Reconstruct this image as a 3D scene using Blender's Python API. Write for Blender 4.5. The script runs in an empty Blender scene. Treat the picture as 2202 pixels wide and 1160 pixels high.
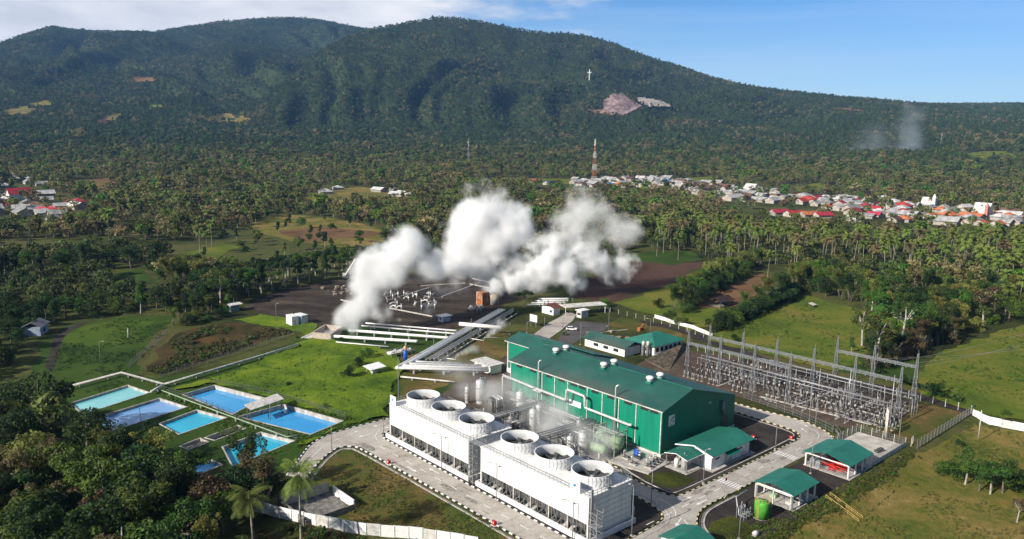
import bpy, bmesh, math, random
import numpy as np
from mathutils import Vector, Matrix, noise as mnoise
random.seed(7)
rad = math.radians
S = bpy.context.scene
# ---------------------------------------------------------------- camera
F = 1680.; H = 80.; PIT = rad(9.724); ROLL = rad(1.0); TH = rad(131.936)
PW, PH = 2202, 1160
FW = Vector((0, math.cos(PIT), -math.sin(PIT))); UP0 = Vector((0, math.sin(PIT), math.cos(PIT)))
RT = Vector((1, 0, 0))*math.cos(ROLL) + UP0*math.sin(ROLL)
UP = UP0*math.cos(ROLL) - Vector((1, 0, 0))*math.sin(ROLL)
CAM = Vector((0, 0, H))
cd = bpy.data.cameras.new('camera'); cam = bpy.data.objects.new('camera', cd); S.collection.objects.link(cam)
cd.sensor_fit = 'HORIZONTAL'; cd.sensor_width = 36; cd.lens = 36*F/PW; cd.clip_start = 1; cd.clip_end = 40000
M3 = Matrix((RT, UP, -FW)).transposed()
cam.matrix_world = Matrix.Translation(CAM) @ M3.to_4x4()
S.camera = cam
S.render.resolution_x = 1024; S.render.resolution_y = 539
# ---------------------------------------------------------------- sky, sun, exposure
SUN_EL, SUN_AZ = 30., 38.          # elevation; direction (deg from +x) in which shadows fall
w = bpy.data.worlds.new('World'); S.world = w; w.use_nodes = True
nt = w.node_tree; nt.nodes.clear()
def N(t, **k):
    n = nt.nodes.new(t)
    for a, b in k.items(): setattr(n, a, b)
    return n
sky = N('ShaderNodeTexSky', sky_type='NISHITA'); sky.sun_disc = False
sky.sun_elevation = rad(SUN_EL); sky.sun_rotation = rad(231); sky.altitude = 800; sky.air_density = 1.0; sky.dust_density = 0.3; sky.ozone_density = 2.0
tc = N('ShaderNodeTexCoord'); sep = N('ShaderNodeSeparateXYZ'); nt.links.new(tc.outputs['Generated'], sep.inputs[0])
def mth(op, a, b=None, c=None, clamp=False):
    n = N('ShaderNodeMath', operation=op); n.use_clamp = clamp
    for i, x in enumerate((a, b, c)):
        if x is None: continue
        if isinstance(x, (int, float)): n.inputs[i].default_value = x
        else: nt.links.new(x, n.inputs[i])
    return n.outputs[0]
# clouds: streaky bank in the upper sky, thickest to the west of north
mp = N('ShaderNodeMapping'); mp.inputs['Scale'].default_value = (5.2, 5.2, 17.0); nt.links.new(tc.outputs['Generated'], mp.inputs[0])
n1 = N('ShaderNodeTexNoise'); n1.inputs['Scale'].default_value = 1.0; n1.inputs['Detail'].default_value = 9; n1.inputs['Roughness'].default_value = .55; nt.links.new(mp.outputs[0], n1.inputs[0])
X, Y, Z = sep.outputs
az = mth('DIVIDE', X, Y)
g1 = mth('MULTIPLY_ADD', az, -1.0, 0.06)                    # more to the left
g2 = mth('MULTIPLY_ADD', Z, 2.0, -0.26)
cov = mth('SUBTRACT', mth('ADD', mth('ADD', n1.outputs[0], g1), g2), mth('MULTIPLY', mth('SUBTRACT', Z, 0.22), 9.0, clamp=True))   # the bank lies low; open blue overhead
fb = mth('MULTIPLY_ADD', Y, 2.2, -0.15, clamp=True)          # the bright hazy sky stands over the mountain only; deep blue behind
m1 = mth('MULTIPLY', mth('MULTIPLY', mth('SUBTRACT', cov, 0.52), 5.0, clamp=True), fb)
mp2 = N('ShaderNodeMapping'); mp2.inputs['Scale'].default_value = (2.2, 2.2, 30.0); mp2.inputs['Location'].default_value = (3, 1, 0); nt.links.new(tc.outputs['Generated'], mp2.inputs[0])
n2 = N('ShaderNodeTexNoise'); n2.inputs['Scale'].default_value = 1.0; n2.inputs['Detail'].default_value = 6; nt.links.new(mp2.outputs[0], n2.inputs[0])
m2 = mth('MULTIPLY', mth('SUBTRACT', n2.outputs[0], 0.42), 1.6, clamp=True)
hz_ = mth('MULTIPLY', mth('MULTIPLY_ADD', Z, -4.5, 0.78, clamp=True), fb)        # paler air low down
tint = N('ShaderNodeMix', data_type='RGBA', blend_type='MULTIPLY'); nt.links.new(mth('MULTIPLY', fb, mth('SUBTRACT', 1.0, mth('MULTIPLY', mth('SUBTRACT', Z, 0.15), 3.0, clamp=True))), tint.inputs[0]); nt.links.new(sky.outputs[0], tint.inputs[6]); tint.inputs[7].default_value = (.58, 1.15, 1.75, 1)
mixh = N('ShaderNodeMix', data_type='RGBA'); nt.links.new(mth('MULTIPLY', hz_, 0.9), mixh.inputs[0]); nt.links.new(tint.outputs[2], mixh.inputs[6]); mixh.inputs[7].default_value = (10.2, 12.2, 13.6, 1)
mixs = N('ShaderNodeMix', data_type='RGBA'); nt.links.new(mth('MULTIPLY', mth('MULTIPLY', mth('MULTIPLY', m2, fb), 0.35), mth('SUBTRACT', 1.0, mth('MULTIPLY', mth('SUBTRACT', Z, 0.3), 4.0, clamp=True))), mixs.inputs[0]); nt.links.new(mixh.outputs[2], mixs.inputs[6]); mixs.inputs[7].default_value = (11.4, 12.7, 14.2, 1)
crmp = N('ShaderNodeMix', data_type='RGBA'); nt.links.new(mth('MULTIPLY', mth('SUBTRACT', n1.outputs[0], 0.35), 3.0, clamp=True), crmp.inputs[0]); crmp.inputs[6].default_value = (10.3, 10.6, 11.5, 1); crmp.inputs[7].default_value = (17, 16.6, 16.4, 1)
mixc = N('ShaderNodeMix', data_type='RGBA'); nt.links.new(mth('MULTIPLY', m1, 0.95), mixc.inputs[0]); nt.links.new(mixs.outputs[2], mixc.inputs[6]); nt.links.new(crmp.outputs[2], mixc.inputs[7])
bg = N('ShaderNodeBackground'); bg.inputs[1].default_value = 0.05; nt.links.new(mixc.outputs[2], bg.inputs[0])
wo = N('ShaderNodeOutputWorld'); nt.links.new(bg.outputs[0], wo.inputs[0])
sl = bpy.data.lights.new('sun', 'SUN'); sl.energy = 5.0; sl.angle = rad(0.5); sl.color = (1, .93, .83)
so = bpy.data.objects.new('sun', sl); S.collection.objects.link(so)
Ld = Vector((math.cos(rad(SUN_AZ))*math.cos(rad(SUN_EL)), math.sin(rad(SUN_AZ))*math.cos(rad(SUN_EL)), -math.sin(rad(SUN_EL))))
so.rotation_euler = Ld.to_track_quat('-Z', 'Y').to_euler(); so.location = (-200, -200, 300)
vs = S.view_settings; vs.view_transform = 'Standard'; vs.look = 'None'; vs.exposure = 0.5; vs.gamma = 1
cy = S.cycles; cy.use_denoising = True; cy.max_bounces = 12; cy.diffuse_bounces = 2; cy.glossy_bounces = 2; cy.transmission_bounces = 2; cy.volume_bounces = 10; cy.transparent_max_bounces = 8
cy.volume_step_rate = 0.5; cy.volume_max_steps = 256; cy.use_adaptive_sampling = True; cy.adaptive_threshold = 0.02
# ---------------------------------------------------------------- pixels of the photograph -> places
def ray(px, py):
    return FW + RT*((px-1101)/F) - UP*((py-580)/F)
def gp(px, py, z=0.0):
    d = ray(px, py); return CAM + d*((z-H)/d.z)
def pr(P):
    v = Vector(P)-CAM; c = v.dot(FW)
    return (1101+F*v.dot(RT)/c, 580-F*v.dot(UP)/c)
ORG = gp(1420, 985); ANG = TH-rad(90)          # plant frame: x away to the right, y away to the left, origin at the hall's near corner
PX = Vector((math.cos(ANG), math.sin(ANG), 0)); PY = Vector((-math.sin(ANG), math.cos(ANG), 0))
def Wd(x, y, z=0.): return ORG + PX*x + PY*y + Vector((0, 0, z))
def pl(P): d = Vector(P)-ORG; return (d.dot(PX), d.dot(PY))
def gl(px, py, z=0.): return pl(gp(px, py, z))
# ---------------------------------------------------------------- object helpers
C = S.collection
def tag(o, label=None, cat=None, group=None, kind=None):
    if label: o['label'] = label
    if cat: o['category'] = cat
    if group: o['group'] = group
    if kind: o['kind'] = kind
    return o
def thing(name, label, cat, loc=(0, 0, 0), rot=0., group=None, world=False):
    o = bpy.data.objects.new(name, None); C.objects.link(o); o.empty_display_size = .5
    o.location = Vector(loc) if world else Wd(*loc); o.rotation_euler = (0, 0, rot if world else rot+ANG)
    return tag(o, label, cat, group)
class MB:
    def __init__(s): s.v = []; s.f = []; s.m = []; s.mi = 0; s.smooth = False; s.sm = []
    def add(s, vs, fs):
        b = len(s.v); s.v += [tuple(x) for x in vs]
        for f in fs: s.f.append([i+b for i in f]); s.m.append(s.mi); s.sm.append(s.smooth)
        return s
    def box(s, x0, x1, y0, y1, z0, z1):
        return s.add([(x0,y0,z0),(x1,y0,z0),(x1,y1,z0),(x0,y1,z0),(x0,y0,z1),(x1,y0,z1),(x1,y1,z1),(x0,y1,z1)],
                     [(0,3,2,1),(4,5,6,7),(0,1,5,4),(1,2,6,5),(2,3,7,6),(3,0,4,7)])
    def cb(s, c, dx, dy, dz): return s.box(c[0]-dx/2, c[0]+dx/2, c[1]-dy/2, c[1]+dy/2, c[2]-dz/2, c[2]+dz/2)
    def bar(s, a, b, w, h=None):
        """square-section bar from a to b"""
        a, b = Vector(a), Vector(b); h = h or w; d = (b-a).normalized()
        u = d.cross(Vector((0, 0, 1)))
        if u.length < 1e-3: u = Vector((1, 0, 0))
        u.normalize(); n = u.cross(d); u *= w/2; n *= h/2
        return s.add([a-u-n, a+u-n, a+u+n, a-u+n, b-u-n, b+u-n, b+u+n, b-u+n],
                     [(0,3,2,1),(4,5,6,7),(0,1,5,4),(1,2,6,5),(2,3,7,6),(3,0,4,7)][:6])
    def tube(s, pts, r, n=8, caps=True):
        pts = [Vector(p) for p in pts]; rs = r if isinstance(r, (list, tuple)) else [r]*len(pts)
        vs = []; ref = None
        for i, p in enumerate(pts):
            d = (pts[min(i+1, len(pts)-1)]-pts[max(i-1, 0)])
            d = d.normalized() if d.length > 0 else Vector((0, 0, 1))
            if ref is None: ref = Vector((0, 0, 1)) if abs(d.z) < .9 else Vector((1, 0, 0))
            u = d.cross(ref)
            if u.length < 1e-4: u = d.cross(Vector((0, 1, 0)))
            u.normalize(); ref2 = u.cross(d); ref = ref2
            k = 1.0
            if 0 < i < len(pts)-1:
                c = (pts[i]-pts[i-1]).normalized().dot((pts[i+1]-pts[i]).normalized()); k = min(1.6, 1/max(.35, math.sqrt(max(0, (1+c)/2))))
            for j in range(n):
                t = 2*math.pi*j/n; vs.append(p+(u*math.cos(t)+ref2*math.sin(t))*rs[i]*(k if k < 1.05 else 1))
        fs = []
        for i in range(len(pts)-1):
            for j in range(n): fs.append((i*n+j, i*n+(j+1) % n, (i+1)*n+(j+1) % n, (i+1)*n+j))
        if caps: fs.append(tuple(range(n-1, -1, -1))); fs.append(tuple(range((len(pts)-1)*n, len(pts)*n)))
        o = s.smooth; s.smooth = n > 5; s.add(vs, fs); s.smooth = o; return s
    def lathe(s, prof, n=24, c=(0, 0, 0), closed=False):
        vs = []; k = len(prof)
        for r, z in prof:
            for j in range(n): t = 2*math.pi*j/n; vs.append((c[0]+r*math.cos(t), c[1]+r*math.sin(t), c[2]+z))
        fs = []
        for i in range(k if closed else k-1):
            a, b = i, (i+1) % k
            for j in range(n): fs.append((a*n+j, a*n+(j+1) % n, b*n+(j+1) % n, b*n+j))
        o = s.smooth; s.smooth = True; s.add(vs, fs); s.smooth = o; return s
    def poly(s, pts): return s.add(pts, [tuple(range(len(pts)))])
    def prism(s, pts, z0, z1):
        n = len(pts); vs = [(p[0], p[1], z0) for p in pts]+[(p[0], p[1], z1) for p in pts]
        return s.add(vs, [tuple(range(n-1, -1, -1)), tuple(range(n, 2*n))]+[(i, (i+1) % n, n+(i+1) % n, n+i) for i in range(n)])
    def slab(s, quad, t):
        """thick sheet: quad of 3-D corners, thickness t downwards along its normal"""
        q = [Vector(p) for p in quad]; n = (q[1]-q[0]).cross(q[2]-q[0]).normalized()
        if n.z < 0: q.reverse(); n = -n
        k = len(q); b = [p-n*t for p in q]
        return s.add(q+b, [tuple(range(k)), tuple(range(2*k-1, k-1, -1))]+[((i+1) % k, i, k+i, k+(i+1) % k) for i in range(k)])
    def mesh(s, name, mats):
        me = bpy.data.meshes.new(name); me.from_pydata(s.v, [], s.f)
        for m in mats if isinstance(mats, (list, tuple)) else [mats]: me.materials.append(m)
        me.polygons.foreach_set('material_index', s.m); me.polygons.foreach_set('use_smooth', s.sm); me.update()
        return me
    def obj(s, name, mats, parent=None, loc=None, rot=None):
        o = bpy.data.objects.new(name, s.mesh(name, mats)); C.objects.link(o)
        if parent is not None: o.parent = parent
        if loc is not None: o.location = loc
        if rot is not None: o.rotation_euler = (0, 0, rot)
        return o
def top(name, mb, mats, label, cat, loc=(0, 0, 0), rot=0., group=None, kind=None):
    """a thing that is one mesh, authored in the plant frame"""
    o = mb.obj(name, mats, None, Wd(*loc), ANG+rot); return tag(o, label, cat, group, kind)
def struct(name, mb, mats, label=None, loc=(0, 0, 0)):
    o = mb.obj(name, mats, None, Wd(*loc), ANG); return tag(o, label, None, None, 'structure')
def dup(root, loc, rot=0., label=None, world=False, group=None, scale=None):
    r = root.copy(); C.objects.link(r)
    r.location = Vector(loc) if world else Wd(*loc); r.rotation_euler = (0, 0, rot if world else rot+ANG)
    if scale: r.scale = scale if isinstance(scale, tuple) else (scale,)*3
    if label: r['label'] = label
    if group: r['group'] = group
    for ch in list(root.children):
        c = ch.copy(); C.objects.link(c); c.parent = r
        for g in list(ch.children):
            d = g.copy(); C.objects.link(d); d.parent = c
    return r
ORD = ['first', 'second', 'third', 'fourth', 'fifth', 'sixth', 'seventh', 'eighth', 'ninth', 'tenth', 'eleventh', 'twelfth', 'thirteenth', 'fourteenth', 'fifteenth', 'sixteenth', 'seventeenth', 'eighteenth', 'nineteenth', 'twentieth']
def ordw(i):
    if i < 20: return ORD[i]
    t, u = divmod(i+1, 10); T = ['', '', 'twenty', 'thirty', 'forty', 'fifty', 'sixty', 'seventy', 'eighty', 'ninety'][t] if t < 10 else str(i+1)
    return (T+'-'+ORD[u-1]) if u else {'twenty': 'twentieth', 'thirty': 'thirtieth', 'forty': 'fortieth', 'fifty': 'fiftieth', 'sixty': 'sixtieth', 'seventy': 'seventieth', 'eighty': 'eightieth'}.get(T, T)
# ---------------------------------------------------------------- materials
def mat(name, col, rough=.7, var=.12, scale=1.5, metal=0., bump=0., bscale=8., spec=.3, col2=None, streak=None, detail=5, rnd=0., dark=None):
    """Principled paint/stone/metal; noise varies the colour by var (or towards col2), rnd varies it per object"""
    m = bpy.data.materials.new(name); m.use_nodes = True; t = m.node_tree; b = t.nodes['Principled BSDF']
    b.inputs['Roughness'].default_value = rough; b.inputs['Metallic'].default_value = metal; b.inputs['Specular IOR Level'].default_value = spec
    tcn = t.nodes.new('ShaderNodeTexCoord'); mp_ = t.nodes.new('ShaderNodeMapping'); t.links.new(tcn.outputs['Object'], mp_.inputs[0])
    if streak: mp_.inputs['Scale'].default_value = streak
    nz = t.nodes.new('ShaderNodeTexNoise'); nz.inputs['Scale'].default_value = scale; nz.inputs['Detail'].default_value = detail; nz.inputs['Roughness'].default_value = .6
    t.links.new(mp_.outputs[0], nz.inputs[0])
    c = tuple(col); c2 = tuple(col2) if col2 else tuple(x*(1-var*2.2) for x in c)
    cc = c if col2 else tuple(min(1, x*(1+var*.8)) for x in c)
    r = t.nodes.new('ShaderNodeValToRGB'); r.color_ramp.elements[0].position = .36; r.color_ramp.elements[1].position = .64
    r.color_ramp.elements[0].color = (*c2, 1); r.color_ramp.elements[1].color = (*cc, 1)
    t.links.new(nz.outputs[0], r.inputs[0]); out = r.outputs[0]
    if rnd:
        oi = t.nodes.new('ShaderNodeObjectInfo'); hs = t.nodes.new('ShaderNodeHueSaturation'); t.links.new(out, hs.inputs['Color'])
        a = t.nodes.new('ShaderNodeMapRange'); a.inputs[3].default_value = 1-rnd; a.inputs[4].default_value = 1+rnd; t.links.new(oi.outputs['Random'], a.inputs[0]); t.links.new(a.outputs[0], hs.inputs['Value'])
        h = t.nodes.new('ShaderNodeMath'); h.operation = 'MULTIPLY'; h.inputs[1].default_value = 7.31; t.links.new(oi.outputs['Random'], h.inputs[0])
        h2 = t.nodes.new('ShaderNodeMath'); h2.operation = 'FRACT'; t.links.new(h.outputs[0], h2.inputs[0])
        a2 = t.nodes.new('ShaderNodeMapRange'); a2.inputs[3].default_value = .5-.022*rnd/.3; a2.inputs[4].default_value = .5+.03*rnd/.3; t.links.new(h2.outputs[0], a2.inputs[0]); t.links.new(a2.outputs[0], hs.inputs['Hue'])
        out = hs.outputs[0]
    t.links.new(out, b.inputs['Base Color'])
    if bump:
        nb = t.nodes.new('ShaderNodeTexNoise'); nb.inputs['Scale'].default_value = bscale; nb.inputs['Detail'].default_value = 4; t.links.new(tcn.outputs['Object'], nb.inputs[0])
        bp = t.nodes.new('ShaderNodeBump'); bp.inputs['Strength'].default_value = min(1, bump); bp.inputs['Distance'].default_value = bump; t.links.new(nb.outputs[0], bp.inputs['Height']); t.links.new(bp.outputs[0], b.inputs['Normal'])
    return m
def ground(name, cols, s1=.06, s2=.9, bump=.25, bscale=1.2, rough=.95, streak=None):
    """soil or turf: three colours, broad patches, finer mottling, bumpy"""
    m = bpy.data.materials.new(name); m.use_nodes = True; t = m.node_tree; b = t.nodes['Principled BSDF']; b.inputs['Roughness'].default_value = rough; b.inputs['Specular IOR Level'].default_value = .1
    g = t.nodes.new('ShaderNodeNewGeometry'); mp_ = t.nodes.new('ShaderNodeMapping'); t.links.new(g.outputs['Position'], mp_.inputs[0])
    if streak: mp_.inputs['Rotation'].default_value = (0, 0, streak[0]); mp_.inputs['Scale'].default_value = (1, streak[1], 1)
    def nz(s, d, r=.6, dist=0):
        n = t.nodes.new('ShaderNodeTexNoise'); n.inputs['Scale'].default_value = s; n.inputs['Detail'].default_value = d; n.inputs['Roughness'].default_value = r; n.inputs['Distortion'].default_value = dist; t.links.new(mp_.outputs[0], n.inputs[0]); return n.outputs[0]
    a, f = nz(s1, 6, .62, .6), nz(s2, 5, .7)
    ad = t.nodes.new('ShaderNodeMath'); ad.operation = 'MULTIPLY_ADD'; ad.inputs[1].default_value = .45; t.links.new(f, ad.inputs[0]); t.links.new(a, ad.inputs[2])
    r = t.nodes.new('ShaderNodeValToRGB'); e = r.color_ramp.elements; e[0].position = .52; e[0].color = (*cols[0], 1); e[1].position = .92; e[1].color = (*cols[-1], 1)
    for i, c in enumerate(cols[1:-1]):
        x = e.new(.52+.4*(i+1)/(len(cols)-1)); x.color = (*c, 1)
    t.links.new(ad.outputs[0], r.inputs[0])
    fine = nz(s2*5, 3, .7); mv = t.nodes.new('ShaderNodeMapRange'); mv.inputs[1].default_value = .3; mv.inputs[2].default_value = .7; mv.inputs[3].default_value = .72; mv.inputs[4].default_value = 1.25; t.links.new(fine, mv.inputs[0])
    mx = t.nodes.new('ShaderNodeMix'); mx.data_type = 'RGBA'; mx.blend_type = 'MULTIPLY'; mx.inputs[0].default_value = 1; t.links.new(r.outputs[0], mx.inputs[6])
    cb = t.nodes.new('ShaderNodeCombineColor'); [t.links.new(mv.outputs[0], cb.inputs[i]) for i in range(3)]; t.links.new(cb.outputs[0], mx.inputs[7])
    t.links.new(mx.outputs[2], b.inputs['Base Color'])
    if bump:
        bn = nz(bscale, 5, .65); bp = t.nodes.new('ShaderNodeBump'); bp.inputs['Strength'].default_value = .9; bp.inputs['Distance'].default_value = bump; t.links.new(bn, bp.inputs['Height']); t.links.new(bp.outputs[0], b.inputs['Normal'])
    return m
def leafmat(name, col, col2, rnd=.3, scale=.5):
    m = mat(name, col, .6, col2=col2, scale=scale, rnd=rnd, spec=.25, detail=3)
    t = m.node_tree; b = t.nodes['Principled BSDF']; o = t.nodes['Material Output']
    tr = t.nodes.new('ShaderNodeBsdfTranslucent'); src = b.inputs['Base Color'].links[0].from_socket; t.links.new(src, tr.inputs[0])
    ms = t.nodes.new('ShaderNodeMixShader'); ms.inputs[0].default_value = .32; t.links.new(b.outputs[0], ms.inputs[1]); t.links.new(tr.outputs[0], ms.inputs[2]); t.links.new(ms.outputs[0], o.inputs[0])
    return m
WHITE = mat('white_paint', (.80, .79, .77), .5, .06, 1.0)
WSTREAK = mat('white_cladding', (.80, .79, .77), .55, .05, .9, streak=(1, 1, .10), col2=(.66, .65, .62))
OFFW = mat('weathered_white', (.62, .60, .56), .8, .16, .9)
PLASTER = mat('old_plaster', (.52, .46, .40), .9, .2, .6, col2=(.40, .33, .27))
CONC = mat('concrete', (.47, .44, .40), .9, .14, .7, bump=.02)
DCONC = mat('damp_concrete', (.20, .19, .17), .9, .25, .8)
ROAD = ground('road_concrete', [(.24, .215, .185), (.37, .335, .295), (.44, .405, .36), (.48, .445, .40)], .10, .9, .01, 3.0, .9)
STEEL = mat('galvanised_steel', (.36, .37, .38), .45, .1, 2., metal=.35, spec=.5)
DSTEEL = mat('dark_steel', (.10, .105, .11), .5, .2, 2., metal=.3)
PIPE = mat('pipe_lagging', (.66, .66, .64), .38, .1, 1.2, metal=.35, spec=.5)
GPIPE = mat('grey_pipe', (.26, .26, .26), .45, .15, 1.2, metal=.4)
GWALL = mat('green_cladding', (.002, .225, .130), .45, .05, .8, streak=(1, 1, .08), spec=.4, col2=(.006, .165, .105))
GSHADE = mat('green_cladding_shaded', (.002, .17, .105), .5, .05, .4, streak=(1, 1, .3))  # cladding green darkened to paint in shade on gable and back walls; awning shares it
GROOF = mat('green_roof_sheet', (.009, .092, .068), .42, .12, .12, streak=(1, 1, 1), spec=.5, detail=6)
def roof_stain(m):
    t = m.node_tree; b = t.nodes['Principled BSDF']; src = b.inputs['Base Color'].links[0].from_socket; tcn = t.nodes.new('ShaderNodeTexCoord'); sp = t.nodes.new('ShaderNodeSeparateXYZ'); t.links.new(tcn.outputs['Object'], sp.inputs[0])
    a = t.nodes.new('ShaderNodeMapRange'); a.inputs[1].default_value = 6.5; a.inputs[2].default_value = -.5; a.inputs[3].default_value = -.15; a.inputs[4].default_value = .75; t.links.new(sp.outputs[0], a.inputs[0])
    n = t.nodes.new('ShaderNodeTexNoise'); n.inputs['Scale'].default_value = .12; n.inputs['Detail'].default_value = 6; t.links.new(tcn.outputs['Object'], n.inputs[0]); k = t.nodes.new('ShaderNodeMath'); k.operation = 'MULTIPLY'; k.use_clamp = True; t.links.new(a.outputs[0], k.inputs[0]); k2 = t.nodes.new('ShaderNodeMapRange'); k2.inputs[1].default_value = .35; k2.inputs[2].default_value = .6; t.links.new(n.outputs[0], k2.inputs[0]); t.links.new(k2.outputs[0], k.inputs[1])
    x = t.nodes.new('ShaderNodeMix'); x.data_type = 'RGBA'; t.links.new(k.outputs[0], x.inputs[0]); t.links.new(src, x.inputs[6]); x.inputs[7].default_value = (.085, .075, .062, 1); t.links.new(x.outputs[2], b.inputs['Base Color'])
roof_stain(GROOF)
GROOF2 = mat('small_roof_sheet', (.022, .165, .118), .5, .08, .35, spec=.4)
LOUV = mat('dark_louvre', (.03, .032, .033), .7, .2)
BLACK = mat('black_paint', (.02, .02, .02), .6, .2)
YELK = mat('cream_kerb_paint', (.66, .58, .36), .7, .12, 2.)
RED = mat('red_paint', (.45, .02, .015), .45, .1)
BLUE = mat('blue_paint', (.02, .10, .42), .4, .1)
LOGOB = mat('logo_blue', (.02, .22, .50), .5, .05)
YEL = mat('yellow_paint', (.55, .40, .13), .5, .1)
ORNG = mat('orange_rust', (.42, .13, .04), .7, .2, 1.)
RUST = mat('rust', (.30, .10, .04), .85, .3, .6, col2=(.45, .30, .20))
GTANK = mat('tank_green', (.10, .40, .05), .45, .1, .8)
PTANK = mat('pale_green_paint', (.30, .42, .26), .5, .15, .6)
GLASS = mat('window_glass', (.03, .035, .04), .15, .1, spec=.6)
INS = mat('brown_porcelain', (.045, .035, .03), .35, .15, 3.)
INSG = mat('grey_porcelain', (.22, .22, .22), .35, .12, 3.)
GRAVEL = ground('dark_gravel', [(.022, .019, .018), (.04, .034, .031), (.062, .052, .046)], .15, 1.6, .06, 5.)
SOILG = ground('yard_soil', [(.05, .036, .026), (.080, .058, .043), (.115, .088, .066), (.085, .072, .038)], .07, .9, .08, 3.)
PADSOIL = ground('pad_soil', [(.018, .015, .013), (.036, .029, .024), (.064, .050, .040), (.105, .085, .066)], .035, .35, .15, 1.5, streak=(.35, 2.4))
REDSOIL = ground('red_brown_soil', [(.046, .026, .018), (.076, .042, .030), (.105, .062, .044)], .03, .6, .2, 1.2, streak=(.75, .35))
MEADOW = ground('bright_meadow', [(.04, .085, .008), (.105, .17, .011), (.18, .235, .018)], .06, .6, .5, 1.1)
PASTURE = ground('pasture', [(.055, .085, .011), (.085, .125, .013), (.15, .155, .024), (.17, .14, .035)], .03, .5, .45, .9)
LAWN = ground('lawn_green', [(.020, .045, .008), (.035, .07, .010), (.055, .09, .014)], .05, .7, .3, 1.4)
MIXED = ground('dry_grass', [(.050, .080, .012), (.115, .120, .022), (.20, .150, .042), (.28, .205, .075)], .035, .5, .3, 1.2)
MIXED2 = ground('patchy_lawn', [(.036, .064, .010), (.07, .085, .016), (.12, .085, .028), (.19, .135, .042)], .055, .6, .3, 1.3)
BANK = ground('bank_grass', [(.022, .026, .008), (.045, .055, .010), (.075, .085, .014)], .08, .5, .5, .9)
SCRUB = ground('scrub', [(.022, .028, .008), (.05, .04, .015), (.11, .06, .022)], .06, .6, .4, 1.)
DIRTRED = ground('dry_field', [(.09, .05, .025), (.15, .085, .042), (.20, .12, .06)], .05, .6, .3, 1.)
FLOORD = ground('hill_forest_floor', [(.014, .023, .008), (.026, .040, .012), (.045, .060, .018)], .012, .12, .4, .5)
FLOORM = ground('forest_floor', [(.020, .024, .008), (.042, .050, .013), (.075, .085, .022), (.11, .085, .035)], .012, .12, .4, .5)
RUBBLEM = mat('rubble_stone', (.34, .27, .21), .95, .3, .8, rnd=.3)
# ================================================================ terrain
_r = np.random.RandomState(3); _P = _r.permutation(512); _P = np.concatenate([_P, _P]); _G = _r.rand(1024)*2-1
def vnoise(x, y):
    x = np.asarray(x, float); y = np.asarray(y, float)
    xi = np.floor(x).astype(int); yi = np.floor(y).astype(int); xf = x-xi; yf = y-yi
    u = xf*xf*(3-2*xf); v = yf*yf*(3-2*yf)
    h = lambda a, b: _G[_P[(_P[a & 511]+b) & 511]]
    return (h(xi, yi)*(1-u)+h(xi+1, yi)*u)*(1-v)+(h(xi, yi+1)*(1-u)+h(xi+1, yi+1)*u)*v
def fbm(x, y, o=4):
    s = 0; a = 1; t = 0
    for i in range(o): s = s+a*vnoise(x*2**i+17*i, y*2**i-9*i); t += a; a *= .5
    return s/t
B_R = [0, 900, 1200, 1600, 2000, 2500, 3000, 4000, 6000, 9000]
B_Z = [0, 0, 3, 14, 36, 78, 128, 215, 330, 400]
def sheet(pts):
    """skyline points (px, py, crest range, foot range) -> arrays over tan(azimuth)"""
    q, rc, rf, zc = [], [], [], []
    for px, py, a, f in pts:
        d = ray(px, py); l = math.hypot(d.x, d.y); q.append(d.x/d.y); rc.append(a); rf.append(f); zc.append(H+d.z*a/l)
    return np.array(q), np.array(rc, float), np.array(rf, float), np.array(zc)
SH = [
 sheet([(-900, 330, 3000, 2300), (380, 285, 2750, 2300), (500, 262, 2800, 2300), (560, 222, 2950, 2300), (610, 180, 3150, 2300), (650, 145, 3300, 2300), (690, 113, 3450, 2350), (745, 82, 3650, 2400),
        (800, 64, 3850, 2450), (850, 56, 3950, 2450), (900, 46, 4000, 2450), (945, 38, 4050, 2450), (1000, 42, 4050, 2450), (1100, 62, 4050, 2450), (1180, 74, 4000, 2450), (1210, 74, 4200, 2450),
        (1260, 80, 4250, 2500), (1330, 99, 4250, 2500), (1400, 128, 4200, 2500), (1470, 148, 4150, 2500), (1530, 170, 4100, 2500), (1600, 186, 4100, 2500), (1700, 200, 4100, 2500),
        (1800, 211, 4100, 2500), (1900, 219, 4100, 2500), (2000, 230, 4100, 2500), (2100, 241, 4100, 2500), (2202, 249, 4100, 2500), (3200, 330, 4100, 2500)]),
 sheet([(-1200, 210, 5600, 2900), (-300, 150, 5600, 2900), (0, 95, 5600, 2900), (50, 76, 5600, 2900), (110, 59, 5600, 2900), (160, 66, 5600, 2900), (250, 69, 5600, 2900), (330, 71, 5700, 2900), (400, 60, 5800, 2900), (470, 48, 5900, 2900),
        (550, 42, 5900, 2900), (620, 39, 5900, 2900), (680, 43, 5900, 2900), (740, 55, 5900, 2900), (800, 66, 5900, 2900), (1000, 130, 5900, 3000), (1500, 300, 5900, 3000), (3200, 330, 5900, 3000)]),
 sheet([(-1200, 240, 4300, 2500), (-200, 215, 4300, 2500), (0, 190, 4300, 2500), (120, 176, 4300, 2500), (230, 160, 4350, 2500), (330, 135, 4400, 2500), (420, 108, 4500, 2500), (480, 98, 4500, 2500), (560, 108, 4400, 2500), (640, 150, 4300, 2500), (760, 230, 4200, 2500), (1000, 300, 4200, 2500), (3200, 330, 4200, 2500)]),
]
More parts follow.
